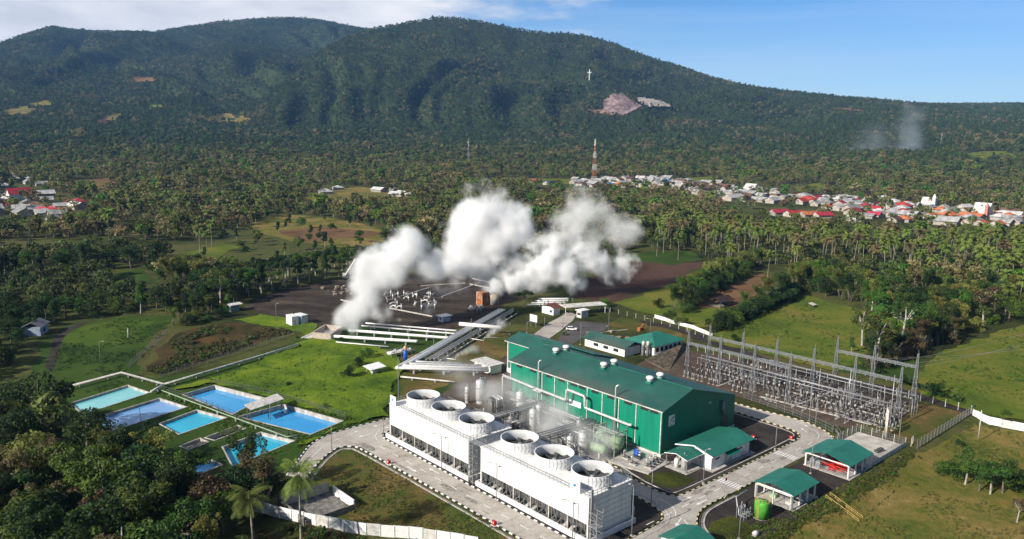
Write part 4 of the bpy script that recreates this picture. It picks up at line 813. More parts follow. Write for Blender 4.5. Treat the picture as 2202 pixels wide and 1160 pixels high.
t3 = thing('circuit_breaker', 'x', 'circuit breaker', (0, 0, 0)); m = MB(); [m.bar((sx*.5, sy*1.6, 0), (sx*.5, sy*1.6, 1.9), .14) for sx in (-1, 1) for sy in (-1, 1)]; m.bar((-.5, -1.6, 1.9), (-.5, 1.6, 1.9), .14); m.bar((.5, -1.6, 1.9), (.5, 1.6, 1.9), .14); m.obj('stand', STEEL, t3)
for y in (-1.5, 0, 1.5): MB().lathe(ins_profile(1.95, 4.4, .2, 9), 10, (0, y, 0)).obj('pole_insulator', INSG if y else INS, t3)
MB().box(-.4, .4, -.5, .5, .9, 1.9).obj('drive_box', GPIPE, t3)
t4 = thing('disconnector', 'x', 'disconnector', (0, 0, 0)); m = MB(); [m.bar((sx*1.1, y, 0), (sx*1.1, y, 2.3), .13) for sx in (-1, 1) for y in (-1.8, 1.8)]; [m.bar((sx*1.1, -1.9, 2.3), (sx*1.1, 1.9, 2.3), .16) for sx in (-1, 1)]; m.obj('stand', STEEL, t4)
for y in (-1.7, 0, 1.7):
    for x in (-1.1, 1.1): MB().lathe(ins_profile(2.35, 3.5, .15, 6), 8, (x, y, 0)).obj('insulator', INS, t4)
    MB().bar((-1.1, y, 3.6), (1.1, y, 3.6), .1).obj('blade', PIPE, t4)
MB().box(-1.4, 1.4, -2, -1.6, 0, .2).obj('footing', CONC, t4)
protos = {'p': (t1, 'insulator posts of the switchyard', 'brown porcelain insulator post on a grey stand in the crowded switchyard'), 'c': (t2, 'current transformers of the switchyard', 'white headed current transformer on a four legged stand in the switchyard'), 'b': (t3, 'circuit breakers of the switchyard', 'three pole circuit breaker frame in the switchyard'), 'd': (t4, 'disconnectors of the switchyard', 'low disconnector frame with brown insulators in the switchyard')}
usedp = set()
def gear(k, x, y, r=0.):
    t, g, lab = protos[k]
    if k in usedp: o = dup(t, (x, y, 0), r)
    else: usedp.add(k); o = t; o.location = Wd(x, y, 0); o.rotation_euler = (0, 0, r+ANG)
    o['label'] = lab; o['group'] = g
rg = random.Random(5)
for bay, y in enumerate([34, 28, 21, 15, 7, 1, -6, -12, -19, -25]):
    for x in (66.5, 70, 73.5, 79.5, 83, 86.5):
        k = rg.choice('ppbdpdcd') if x not in (66.5,) else rg.choice('cp')
        if y > 16 and x > 82: continue
        if k in 'bd': gear(k, x, y+rg.uniform(-.3, .3))
        else:
            for s in (-1.8, 0, 1.8): gear(k, x+rg.uniform(-.2, .2), y+s)
for y in (36, 32, 26, 17, 5): 
    for s in (-1.6, 0, 1.6): gear('p', 61.8+rg.uniform(-.1, .1), y+s)
for y in (-4, -17, -26): gear('d', 62.3, y)
for y in (-26.5, -28.5, -30): 
    for x in (66, 68.5, 71): gear('p', x, y)
mb = MB()
for a, bb in (((63, 9.5), (66, -24.5)), ((74.8, 38), (75, -26)), ((62, 24), (85, 24)), ((62, -2), (88, -3)), ((62, -15.5), (88, -16))): mb.bar((*a, .12), (*bb, .12), .7, .25)
struct('cable_trench_kerb', mb, CONC)
# terraced stone edge west of the yard and fence lines
top('retaining_wall', MB().slab([(62.5, 44.5, 0), (91, 58, 0), (91, 59.5, 2.0), (62.5, 55, 2.0)], .5), mat('mossy_stone', (.14, .11, .075), .95, .35, .8, bump=.1), 'mossy brown stone slope below the hipped roof office', 'retaining wall')
def fence(label, pts, h=2.2, post=OFFW, step=3.0, rail=STEEL, mesh=True, z=0., px=False, group=None, kind='mesh'):
    P = [gl(*p) for p in pts] if px else pts; wk = walk(P, step); o = wk[0]; t = thing('fence', label, 'fence', (o.x, o.y, 0), group=group)
    zt = lambda p: T1(*Wd(p.x, p.y)[:2])
    m = MB()
    for a, b in zip(wk, wk[1:]):
        za, zb = zt(a), zt(b); p, q = a-o, b-o
        if mesh:
            for f in (.15, .5, .95): m.bar((p.x, p.y, za+h*f), (q.x, q.y, zb+h*f), .04)
            n = 5
            for k in range(n): u = k/n; m.bar((p.x+(q.x-p.x)*u, p.y+(q.y-p.y)*u, za+(zb-za)*u+.1), (p.x+(q.x-p.x)*u, p.y+(q.y-p.y)*u, za+(zb-za)*u+h*.95), .025)
    if m.v: m.obj('mesh_panel', rail, t)
    for i, a in enumerate(wk[:99]):
        p = a-o; za = zt(a); MB().box(p.x-.07, p.x+.07, p.y-.07, p.y+.07, za-.2, za+h+.2).obj('post', post, t)
    return t
fence('mesh fence between the road bend and the switchyard gravel', [(57.8, 12), (57.0, 5), (55.6, -5), (53, -16), (49.9, -22.6)], 2.2, GPIPE)
fence('mesh fence closing the lower end of the switchyard, falling to the paddock corner', [(58.3, -39.8), (99.3, -39.6)], 2.4, GPIPE, 2.4)
fence('row of pale concrete fence posts along the track behind the switchyard', [(99.4, -39.4), (99, -20), (95.4, 0), (92, 40), (93, 60), (93, 78)], 2.4, OFFW, 3.6, mesh=False)
fence('concrete post fence beyond the track, beside the bright pasture hedge', [(1312, 672), (1400, 692), (1470, 712), (1530, 732)], 2.0, OFFW, 5, px=True, mesh=False)
gt = MB(); [gt.bar((x, 0, 0), (x, 0, 2.3), .12) for x in (0, 2.2)]; gt.bar((0, 0, 2.2), (2.2, 0, 2.2), .1); gt.bar((0, 0, .6), (2.2, 0, .6), .08)
top('wicket_gate', gt, OFFW, 'small white gate frame at the paddock end of the switchyard fence', 'gate', (58.4, -38.2, 0), .2)
gt = MB(); [gt.bar((0, y, 0), (0, y, 2.4), .14) for y in (0, 5)]; [gt.bar((0, 0, z), (0, 5, z), .1) for z in (.4, 1.2, 2.2)]; gt.box(-.05, .05, .2, 4.8, .5, 1.3)
top('sliding_gate', gt, GPIPE, 'grey sliding gate into the switchyard at the road bend', 'gate', (48.5, -23.4, 0), rad(-50))
# power lines leaving to the right
tgt = [Wd(170, -52, 21), Wd(172, -56, 20), Wd(168, -47, 21), Wd(172, -60, 17)]
for k, (x, y) in enumerate([(93.5, -25), (93.3, -21), (93.1, -17), (93, -13)]):
    a = Wd(x, y, 12.2); b = tgt[k]; pts = []
    for i in range(17): u = i/16; p = a.lerp(b, u); p.z -= 3.0*4*u*(1-u)*.6; pts.append(p)
    m = MB().tube(pts, .035, 4, False); o = m.obj('power_line', STEEL); tag(o, f'{ordw(k)} overhead wire counted from the gantry end, running to the field edge', 'cable', 'overhead wires leaving the tall gantry')
pw = thing('power_pylon', 'lattice pylon in the sloping field that carries the overhead wires', 'pylon', (171, -54, 0)); lattice_tower(pw, 0, 0, 21, 3, 1)
# white boundary walls
def white_wall(label, pts, h, zs=0.):
    o = pts[0]; t = thing('boundary_wall', label, 'wall', (o[0], o[1], 0)); wk = walk(pts, 2.9); 
    for i, (a, b) in enumerate(zip(wk, wk[1:])):
        z = min(T1(*Wd(a.x, a.y)[:2]), T1(*Wd(b.x, b.y)[:2])); p = a-Vector((*o, 0)); q = b-Vector((*o, 0)); st = (i*7 % 3)*.06
        MB().bar((p.x, p.y, z+h/2+st), (q.x, q.y, z+h/2+st), .16, h).obj('wall_panel', OFFW if i % 4 == 3 else WHITE, t)
        MB().box(p.x-.14, p.x+.14, p.y-.14, p.y+.14, z-.3, z+h+.1).obj('pier', OFFW, t)
white_wall('stepped white boundary wall running off beyond the switchyard corner', [gl(2092, 893), gl(2130, 908), gl(2202, 922), gl(2300, 945), gl(2420, 985)], 2.3)
white_wall('long white panelled wall along the grass slope below the ponds road', [(-92.5, 42), (-90.1, 37.5), (-86.2, 29), (-82.5, 22.5), (-77.8, 14.4), (-70.3, 6.0), (-62, -7)], 2.5)
white_wall('low white wall beyond the track, running behind the concrete post fence', [gl(1408, 684), gl(1445, 696), gl(1490, 708), gl(1535, 727)], 1.6)
bx = thing('retention_pit', 'open white plastered pit on the slope beside the leaf strewn path', 'pit', (-79, 31, 0))
MB().box(-6.5, -6.2, -6, 5, 0, 2.0).obj('wall', DCONC, bx); MB().box(5.4, 5.7, -5.5, 3.5, 0, 2.0).obj('wall', WHITE, bx)
MB().slab([(-6.2, 5.2, 0), (5.4, 5.2, 0), (5.4, 5.5, 2.2), (-6.2, 5.5, 2.2)], .3).obj('wall', PLASTER, bx); MB().slab([(-6.2, -6.2, 0), (5.4, -6.2, 0), (5.4, -6.2, 1.4), (-6.2, -6.2, 1.4)], .3).obj('wall', DCONC, bx); MB().box(-6.2, 5.4, -5.9, 5.2, .02, .1).obj('floor_slab', DCONC, bx)
# ================================================================ process yard between the towers and the hall
slab_ = MB(); slab_.prism([(-10.5, -4.6), (-1.0, -3.8), (-.3, 7.6), (-12.5, 6.6)], 0, .45); top('pump_slab', slab_, CONC, 'raised concrete pump slab at the hall corner beside the lane', 'slab')
patch('process_floor', plant=[(-31, 6), (-12.5, 6.6), (-.3, 7.6), (-.3, 57), (-31, 57)], m=ground('stained_concrete', [(.08, .075, .07), (.15, .14, .13), (.22, .21, .19)], .2, 1.2, .02), lift=.12)
for k, (x, y) in enumerate([(-5.6, 3.0), (-4.4, 3.9)]):
    t = thing('pump_motor', ['blue electric motor on the pump slab, outer one', 'blue electric motor on the pump slab, nearer the hall wall'][k], 'motor', (x, y, .45))
    MB().tube([(0, -.5, 1.1), (0, .9, 1.1)], .48, 12).obj('motor', BLUE, t); MB().tube([(0, -1.0, 1.1), (0, -.5, 1.1)], .25, 10).obj('shaft_cover', OFFW, t); MB().box(-.4, .4, -1.2, .9, 0, .62).obj('bedplate', DSTEEL, t)
rp = random.Random(11)
def pump(x, y, z, lab, r=0):
    t = thing('pump_skid', lab, 'pump', (x, y, z), r, group='pump skids of the process yard')
    MB().box(-.5, .5, -1, 1, 0, .3).obj('bedplate', CONC, t); MB().tube([(0, -.8, .7), (0, .3, .7)], .3, 10).obj('motor', DSTEEL, t); MB().lathe([(0, .3), (.42, .35), (.42, .9), (0, 1.05)], 12, (0, .7, 0)).obj('pump_body', GPIPE, t); MB().tube([(0, .7, 1.0), (0, .7, 2.0), (.8, .7, 2.0)], .12, 8).obj('pipe', PIPE, t)
    return t
for k, (x, y) in enumerate([(-8, -2.6), (-6.3, -2.2), (-4.6, -2.0), (-3, -1.6), (-9.4, 1.0), (-8, 4.6)]): pump(x, y, .45, 'small grey pump with an upright pipe on the raised pump slab')
def vessel(kind, x, y, z, r, h, m, lab, cat='vessel', name='process_vessel', rot=0):
    t = thing(name, lab, cat, (x, y, z), rot)
    if kind == 'v':
        MB().lathe([(0, .9), (r*.7, 1.0), (r, 1.3), (r, h-.4), (r*.7, h-.1), (0, h)], 20).obj('shell', m, t); MB().lathe([(r*.85, 0), (r*.85, 1.0)], 12).obj('skirt', m, t)
        MB().tube([(0, 0, h-.1), (0, 0, h+.6), (.9, 0, h+.6), (.9, 0, .4)], .13, 8).obj('pipe', PIPE, t)
        p = MB()
        for k in range(12):
            a, b = k*math.pi/6, (k+1)*math.pi/6; R = r+.7
            p.bar((R*math.cos(a), R*math.sin(a), h*.72), (R*math.cos(a), R*math.sin(a), h*.72+1.0), .05); p.bar((R*math.cos(a), R*math.sin(a), h*.72+1.0), (R*math.cos(b), R*math.sin(b), h*.72+1.0), .05); p.bar((R*math.cos(a), R*math.sin(a), h*.72), (R*math.cos(b), R*math.sin(b), h*.72), .1)
        p.obj('platform_rail', STEEL, t)
    else:
        MB().tube([(0, -h/2-.5, 1.2+r), (0, -h/2, 1.2+r), (0, h/2, 1.2+r), (0, h/2+.5, 1.2+r)], [r*.45, r, r, r*.45], 20).obj('shell', m, t)
        for y2 in (-h*.3, h*.3): MB().box(-r*.8, r*.8, y2-.25, y2+.25, 0, 1.2+r*.4).obj('saddle', CONC, t)
        MB().tube([(0, 0, 1.2+2*r), (0, 0, 2.2+2*r)], .2, 8).obj('nozzle', m, t)
    return t
vessel('h', -6.6, 11.5, 0, 1.75, 7.0, PTANK, 'larger pale green horizontal vessel at the hall corner among vapour', rot=.1)
vessel('h', -11.8, 11.0, 0, 1.2, 5.0, PTANK, 'smaller pale green horizontal vessel beside the larger one')
gp_ = MB()
for y in (7.4, 14.5): gp_.bar((-4.6, y, 0), (-4.6, y, 6.4), .2); gp_.bar((-9.3, y, 0), (-9.3, y, 6.4), .2)
gp_.bar((-4.6, 7.4, 6.3), (-9.3, 7.4, 6.3), .25); gp_.bar((-4.6, 14.5, 6.3), (-9.3, 14.5, 6.3), .25); gp_.bar((-9.3, 7.4, 4.0), (-9.3, 14.5, 4.0), .2); gp_.bar((-9.3, 7.4, 6.3), (-9.3, 14.5, 6.3), .2)
top('steel_frame', gp_, PTANK, 'pale green painted steel frame round the larger green vessel', 'frame')
for k, (x, y, r, h) in enumerate([(-14.5, 13.5, 1.1, 6.2), (-16.8, 15.8, .8, 5.2), (-9.5, 19.5, .9, 7.0), (-13.5, 33, 1.0, 6.8), (-7.5, 37, .9, 5.6), (-18.5, 36.5, .8, 5.0), (-5.5, 47, 1.1, 6.4), (-9.5, 60.5, 1.3, 7.4), (-6.0, 63.5, .9, 6.0), (-12.5, 63, .7, 5.2)]):
    vessel('v', x, y, 0, r, h, GPIPE if k % 3 == 2 else PIPE, ['stout upright vessel behind the third fan from the junction end', 'slim upright vessel in the vapour behind the middle fans', 'dark upright vessel halfway along the hall wall', 'upright vessel between the two pipe racks', 'short upright vessel under the expansion loop', 'slender dark vessel behind the gap of the towers', 'upright vessel below the far downpipe of the hall wall', 'largest silver vessel beside the white switch room', 'dark small vessel next to the largest silver vessel', 'thin silver vessel at the end of the white pipes'][k])
def rack(lab, a, b, z, w, n, m=GPIPE, npipes=5, r=.16, z2=True):
    t = thing('pipe_rack', lab, 'pipe rack', (*a, 0)); d = Vector((b[0]-a[0], b[1]-a[1], 0)); L = d.length; d.normalize(); s = Vector((-d.y, d.x, 0)); mb = MB()
    for k in range(n+1):
        p = d*(L*k/n)
        for sg_ in (-1, 1): mb.bar(p+s*w/2*sg_, p+s*w/2*sg_+Vector((0, 0, z)), .18)
        mb.bar(p-s*w/2+Vector((0, 0, z)), p+s*w/2+Vector((0, 0, z)), .2); 
        if z2: mb.bar(p-s*w/2+Vector((0, 0, z-1.2)), p+s*w/2+Vector((0, 0, z-1.2)), .16)
        if k < n: mb.bar(p+s*w/2+Vector((0, 0, .3)), d*(L*(k+1)/n)+s*w/2+Vector((0, 0, z-.2)), .09)
    for sg_ in (-1, 1): mb.bar(s*w/2*sg_+Vector((0, 0, z-.1)), d*L+s*w/2*sg_+Vector((0, 0, z-.1)), .2)
    mb.obj('frame', m, t)
    for k in range(npipes):
        o = s*(-w/2+.3+(w-.6)*k/max(1, npipes-1)); rr_ = r*(1+.5*((k*7) % 3-1)*.6); MB().tube([o+Vector((0, 0, z+rr_+.1)), o+d*L+Vector((0, 0, z+rr_+.1))], rr_, 8).obj('pipe', PIPE if k % 2 else GPIPE, t)
        if z2 and k % 2 == 0: MB().tube([o+Vector((0, 0, z-1.0)), o+d*L+Vector((0, 0, z-1.0))], r*.8, 6).obj('pipe', GPIPE, t)
    return t
p1, p2 = gl(1161, 936, 5), gl(1266, 906, 5); p3, p4 = gl(1062, 897, 5), gl(1152, 869, 5)
rack('grey pipe rack crossing from the nearer tower to the hall through vapour', (-31.5, p1[1]), (-3.5, p2[1]-.5), 5.0, 3.2, 5)
rack('dark pipe rack crossing from the meadow-end tower to the hall', (-31.8, p3[1]), (-3.5, p4[1]-.5), 5.0, 3.0, 5, DSTEEL)
rack('low pipe bridge along the foot of the hall wall', (-3.4, 9.5), (-3.4, 55), 3.6, 2.2, 9, GPIPE, 4, .14)
rack('low pipe bridge close behind the cooling tower fans', (-29.5, 12), (-29.5, 52), 3.4, 2.0, 7, DSTEEL, 4, .16)
# big exhaust line along the hall with its expansion loop
ml = thing('condensate_line', 'white pipe line with a tall square loop running along the hall wall', 'pipeline', (-2.6, 0, 0))
MB().tube([(-.6, 57.3, .3), (-.6, 57.3, 7.9), (-.5, 56.6, 8.2), (0, 31.6, 7.4), (0, 31.2, 7.6), (0, 31.0, 10.3), (0, 30.7, 10.6), (0, 24.6, 10.4), (0, 24.2, 10.1), (0, 24.0, 7.6), (0, 23.7, 7.2), (0, 8.4, 6.9), (0, 7.6, 7.2)], .36, 12).obj('pipe', PIPE, ml)
MB().tube([(-.9, 57, 8.6), (-.9, 44.0, 8.0), (-.3, 43.2, 7.9)], .28, 10).obj('pipe', PIPE, ml)
MB().box(-1.1, .5, 40.5, 44, 7.3, 7.5).obj('walkway', OFFW, ml)
for y in (52, 45, 38, 32.5, 20, 14, 9): MB().bar((0, y, 0), (0, y, 6.8), .2).obj('support', GPIPE, ml)
top('pit_wall', MB().box(-2.2, 2.2, -.15, .15, 0, 1.9).box(-2.2, -1.9, .15, 5, 0, 1.9).box(-2.2, 2.2, 4.9, 5.2, 0, 1.9), OFFW, 'pale concrete pit walls behind the middle fan of the meadow-end tower', 'pit', (-20, 45.5, .1))
for k in range(26):
    x, y = rp.uniform(-26, -6), rp.uniform(9, 54)
    if k % 2: pump(x, y, .12, 'small pump skid in the crowded process yard between towers and hall', rp.choice([0, 1.57]))
    else:
        t = thing('valve_stack', 'knot of upright pipes and valves in the vapour filled process yard', 'pipework', (x, y, .12), rp.choice([0, 1.57]), group='valve stacks of the process yard'); h = rp.uniform(2.4, 5)
        for j in range(rp.randint(3, 5)):
            px_ = j*.7-1; MB().tube([(px_, 0, 0), (px_, 0, h), (px_+.15, .4, h+.2), (px_+.2, rp.uniform(1.5, 3.5), h+.2)], rp.choice([.1, .14, .18]), 7).obj('pipe', rp.choice([PIPE, GPIPE, DSTEEL, STEEL]), t)
            MB().lathe([(0, h*.4), (.28, h*.4+.05), (.28, h*.4+.4), (0, h*.4+.5)], 8, (px_, 0, 0)).obj('valve', rp.choice([DSTEEL, GPIPE]), t)
        m = MB(); [m.bar((sx*1.5, sy*1.1, 0), (sx*1.5, sy*1.1, h*.8), .1) for sx in (-1, 1) for sy in (-1, 1)]; [m.bar((-1.5, sy*1.1, h*.8), (1.5, sy*1.1, h*.8), .1) for sy in (-1, 1)]; m.obj('frame', DSTEEL, t)
# white switch room and small buildings north of the hall
sr = thing('switch_room', 'small white flat roofed room with a wide canopy beyond the far hall corner', 'building', (11.5, 80.5, 0))
MB().box(0, 5.0, 0, 8.5, 0, 2.9).obj('wall', WHITE, sr); MB().box(-1.0, 5.8, -.9, 9.6, 2.9, 3.15).obj('roof', OFFW, sr); MB().box(-.04, -.005, 1, 2.2, .1, 2.2).obj('door', OFFW, sr)
# ================================================================ pipelines west of the hall
def pipeline(label, pts, r, n=12, sup=0, m=PIPE, hsup=None, cat='pipeline', group=None):
    o = pts[0]; t = thing('steam_pipe', label, cat, (o[0], o[1], 0), group=group); q = [(p[0]-o[0], p[1]-o[1], p[2]) for p in pts]; MB().tube(q, r, n).obj('pipe', m, t)
    if sup:
        L = [Vector(p) for p in q]
        for a, b in zip(L, L[1:]):
            k = int((b-a).length/sup)
            for i in range(1, k+1):
                p = a+(b-a)*((i-.5)/k); MB().box(p.x-.09, p.x+.09, p.y-.5, p.y+.5, 0, max(.1, p.z-r)).obj('support', STEEL, t)
    return t
A0 = [gl(852+k*0, 794, 1.6) for k in range(1)]
e = [(4.7, 82.5), (2.2, 85.8), (6.6, 89.6)]
runs = [((-12.6, 101.2), (10, 79.5)), ((-9.4, 101.5), (12.5, 81)), ((-6.4, 102.3), (14.0, 83.2)), ((-3.2, 103.3), (8.0, 92.0))]
rd = Vector((86.1+12, 150.4-97.4, 0)).normalized()
for k, (a, b) in enumerate(runs):
    fa = Vector((*a, 0)); far_ = fa+rd*(98-3*k)
    pipeline(['outermost white pipe bending from the long rack towards the hall, bright in the sun', 'second white pipe in the row bending off the long rack', 'third white pipe of the row, inside the bend of the long rack', 'short grey pipe innermost in the bend of the long rack'][k],
             [(far_.x, far_.y, 2.1), (a[0]+rd.x*1.0, a[1]+rd.y*1.0, 2.1), (*a, 2.0), (a[0]+.8*(b[0]-a[0])/30, a[1]+.8*(b[1]-a[1])/30, 2.0), (*b, 1.9)], .5 if k < 3 else .36, 14, 9, WHITE if k < 2 else PIPE)
pipeline('thin pale pipe lying low in front of the bundle of white pipes', [(-15, 95, .9), (-6, 81.8, .9), (-4.5, 79.5, .9)], .28, 8, 6, OFFW)
for k in range(3):
    o = Vector((1.8+k*1.5, 104.6-k*.4, 0)); f_ = o+rd*(92-4*k); pipeline(f'{ordw(k)} small silver pipe on the inner side of the long rack', [(o.x, o.y, 1.3), (f_.x, f_.y, 1.3)], .24, 8, 7, STEEL)
for k in range(14):
    o = Vector((4, 101, 0))+rd*(k*6.2); t = thing('pipe_support', 'white ended pipe support sleeper under the long rack', 'support', (o.x, o.y, 0), rad(30), group='sleepers under the long rack'); MB().box(-3.2, 3.2, -.25, .25, 0, .8).obj('sleeper', DCONC, t); MB().tube([(3.2, 0, .6), (4.2, 0, .6)], .3, 8).obj('end_cap', WHITE, t)
for k, (a, b, r, z) in enumerate([((-7.6, 152.2), (13.0, 126.3), 1.0, 1.7), ((1.2, 156.4), (26.5, 120.6), .95, 1.9), ((9.6, 160.5), (32, 126.2), .55, 1.7), ((12.5, 162), (34, 129), .55, 2.1)]):
    pipeline(['fattest white pipe leaving the steaming concrete box', 'fat white pipe behind the fattest one, reaching the long rack', 'thin white pipe crossing the pad edge to the long rack', 'topmost thin white pipe along the dark pad edge'][k], [(*a, z), (*b, z), (b[0]+.6, b[1]-.2, z)], r*.55, 14, 7, WHITE)
pipeline('thin low white pipe on the meadow beside the fattest white pipes', [(-9.5, 147.5, .7), (2.5, 129.5, .7)], .22, 8, 6, WHITE)
pipeline('short fat white pipe crossing the long rack near the steaming outlet', [gl(988, 697, 3)+(3.,), gl(1078, 705, 3)+(3.,)], .8, 14, 6, WHITE)
pipeline('thin white pipe end on the brown verge east of the rack', [gl(1010, 728, .8)+(.8,), gl(1040, 733, .8)+(.8,), gl(1042, 726, 1.6)+(1.6,), gl(1074, 727, 1.6)+(1.6,)], .2, 8, 0, OFFW)
pipeline('thin pale pipe with a steaming open end on the verge', [gl(960, 771, .8)+(.8,), gl(980, 774, .8)+(.8,), gl(981, 766, 1.8)+(1.8,)], .2, 8, 0, OFFW)
wb = thing('silencer_box', 'weathered concrete silencer box open on top and pouring out white steam', 'silencer', (*gl(712, 733), 0))
q = [gl(*p) for p in ((712, 733), (672, 729), (700, 712), (735, 716))]; o = q[0]; L_ = [(p[0]-o[0], p[1]-o[1]) for p in q]
for a, b in zip(L_, L_[1:]+L_[:1]): MB().bar((*a, 1.35), (*b, 1.35), .45, 2.7).obj('wall', PLASTER, wb)
MB().poly([(*p, .6) for p in L_]).obj('hot_water', DCONC, wb)
MB().add([(*L_[1], .1), (L_[1][0]-3.0, L_[1][1]+3.4, .1), (*L_[1], 2.4)], [(0, 1, 2)]).bar((*L_[1], 2.4), (L_[1][0]-3.0, L_[1][1]+3.4, .2), .5, .3).obj('wing_wall', OFFW, wb)
# manifold platform with the blue drum
mf = thing('pipe_manifold', 'white railed valve platform of pipes beside the blue drum', 'pipework', (*gl(862, 768), 0)); m = MB()
for x in np.arange(-4, 7, 2.2):
    for y in (0, 4): m.bar((x, y, 0), (x, y, 2.2), .14)
for y in (0, 4):
    for z in (1.2, 1.7, 2.2): m.bar((-4, y, z), (6.6, y, z), .1)
for x in np.arange(-4, 7, 2.2): m.bar((x, 0, 1.1), (x, 4, 1.1), .14)
m.obj('frame', STEEL, mf)
for k in range(5): MB().tube([(-5+k*.3, .6+k*.7, 1.6), (5.5, .6+k*.7, 1.6), (6.3, .6+k*.7, 1.2)], .2, 8).obj('pipe', WHITE if k % 2 else PIPE, mf)
for k in range(7): MB().lathe([(0, 1.6), (.35, 1.65), (.35, 2.3), (0, 2.5)], 8, (-3+k*1.3, 1+(k % 3), 0)).obj('valve', OFFW, mf)
dm = thing('blue_drum', 'upright blue drum vessel with orange cap beside the valve platform', 'vessel', (*gl(872, 781), 0)); MB().lathe([(0, .5), (.85, .6), (.85, 4.4), (0, 4.9)], 18).obj('shell', BLUE, dm); MB().lathe([(0, 4.6), (.5, 4.7), (.5, 6.2), (0, 6.4)], 12).obj('cap', mat('peach_paint', (.60, .38, .22), .7), dm); MB().box(-.5, .5, -.5, .5, 0, .6).obj('skirt', WHITE, dm)
st = MB(); [st.bar((x, y, 0), (x, y, 2.2), .12) for x in (0, 3.5) for y in (0, 2)]; [st.bar((0, y, 1.9), (3.5, y, 1.9), .12) for y in (0, 2)]; st.box(0, 3.5, 0, 2, 1.6, 1.7)
top('step_platform', st, STEEL, 'low grey steel step platform next to the blue drum', 'platform', (*gl(884, 785), 0))
wt = thing('shade_roof', 'small white flat shade roof on posts standing alone on the meadow', 'canopy', (*gl(806, 805), 0)); MB().slab([(-2.6, -1.6, 2.2), (3.6, -1.6, 2.5), (3.6, 3.4, 2.9), (-2.6, 3.4, 2.6)], .12).obj('roof', WHITE, wt)
for x in (-1.6, 2.6):
    for y in (-.8, 2.6): MB().bar((x, y, 0), (x, y, 2.5), .12).obj('post', OFFW, wt)
MB().cb((.4, .8, .5), 2.2, 1.4, 1.0).obj('pump_cover', OFFW, wt)
# ================================================================ well pad
for k, (px, py, a) in enumerate([(642, 700, 0), (662, 697, .1)]):
    t = thing('container_cabin', ['white metal container cabin at the well pad edge', 'bluish grey container cabin turned beside the white one'][k], 'container', (*gl(px, py), 0), a); m_ = WHITE if k == 0 else mat('pale_blue_metal', (.40, .46, .56), .6, .12)
    MB().box(-2.9, 0, 0, 5.4, .2, 3.9).obj('body', m_, t); MB().box(-3, .1, -.1, 5.5, 3.9, 4.05).obj('roof', WHITE, t); MB().box(-2.2, -1.2, -.05, -.005, .3, 2.4).obj('door', OFFW, t)
    for y in (.4, 5.0): MB().box(-2.6, -.3, y-.2, y+.2, 0, .2).obj('skid', CONC, t)
hut = thing('pad_shelter', 'small grey roofed shelter at the shaded corner of the well pad', 'shelter', (*gl(503, 670), 0)); MB().slab([(-2.5, -2, 3.2), (3.5, -2, 3.4), (3.5, 2.6, 3.6), (-2.5, 2.6, 3.4)], .12).obj('roof', OFFW, hut); MB().box(-1.6, 2, -1, 2, 0, 3.2).obj('wall', mat('blue_grey_wall', (.20, .23, .3), .8), hut)
lb_ = thing('pump_hut', 'small white and blue hut with a flat roof on the dark well pad', 'hut', (*gl(952, 694), 0)); MB().box(0, 4.2, 0, 3.4, 0, 2.5).obj('wall', mat('pale_blue_wall', (.55, .58, .68), .7), lb_); MB().box(-.8, 4.9, -.8, 4, 2.5, 2.7).obj('roof', WHITE, lb_); MB().box(-.04, -.005, 1.2, 2.2, .9, 1.8).obj('window', GLASS, lb_)
so2 = thing('steam_separator', 'rust streaked square steel stack breathing steam beside the pipe rack', 'separator', (*gl(1037, 659), 0))
MB().box(0, 4.2, 0, 4.6, 0, 6.4).obj('stack', RUST, so2); MB().lathe([(0, 0), (2.8, 0), (2.8, 4.9), (0, 5.3)], 24, (7.2, .5, 0)).obj('drum', PLASTER, so2); MB().box(-.04, -.005, .8, 3.8, .3, 3.2).obj('opening', ORNG, so2)
for x in (.1, 2.1, 4.1): MB().box(x-.12, x+.12, -.12, -.005, 0, 6.4).obj('rib', ORNG, so2)
crn = thing('mobile_crane', 'mobile crane with a raised white boom at the back of the well pad', 'crane', (*gl(742, 600), 0), rad(-25)); MB().box(-1.3, 1.3, -4, 4, .9, 1.6).obj('chassis', DSTEEL, crn); MB().box(-1.2, .2, -1, 1.2, 1.6, 3.2).obj('cab', OFFW, crn)
MB().bar((0, -1, 2.4), (5.5, -3.0, 11.5), .55, .6).obj('boom', WHITE, crn)
for x in (-1.3, 1.3):
    for y in (-3, -1.6, 1.6, 3): MB().tube([(x-.2, y, .55), (x+.2, y, .55)], .55, 12).obj('wheel', BLACK, crn)
# wellhead valve clusters
rw = random.Random(21)
kb = MB()
for (a, b) in (((838, 664), (930, 682)), ((858, 640), (930, 618)), ((733, 646), (756, 652)), ((1010, 612), (1060, 622)), ((905, 616), (1000, 610)), ((1016, 600), (1060, 610)), ((950, 640), (1030, 610))):
    p, q_ = gl(*a), gl(*b); kb.bar((*p, .25), (*q_, .25), .55, .5)
struct('pad_kerb', kb, CONC)
for k in range(24):
    px, py = rw.uniform(838, 938), rw.uniform(634, 668)
    t = thing('wellhead_valve', 'silver wellhead valve tree in the cluster behind the steam', 'wellhead', (*gl(px, py), 0), rw.uniform(0, 3), group='wellhead valves on the dark well pad'); h = rw.uniform(1.5, 3)
    MB().tube([(0, 0, 0), (0, 0, h)], .3, 8).obj('pipe', PIPE, t); MB().tube([(0, 0, h*.6), (rw.uniform(2, 4), 0, h*.6), (rw.uniform(2, 4), 1.6, .5)], .28, 8).obj('branch_pipe', PIPE if k % 2 else STEEL, t); MB().lathe([(0, h), (.6, h+.1), (.6, h+.25), (0, h+.3)], 10).obj('valve_wheel', GPIPE, t)
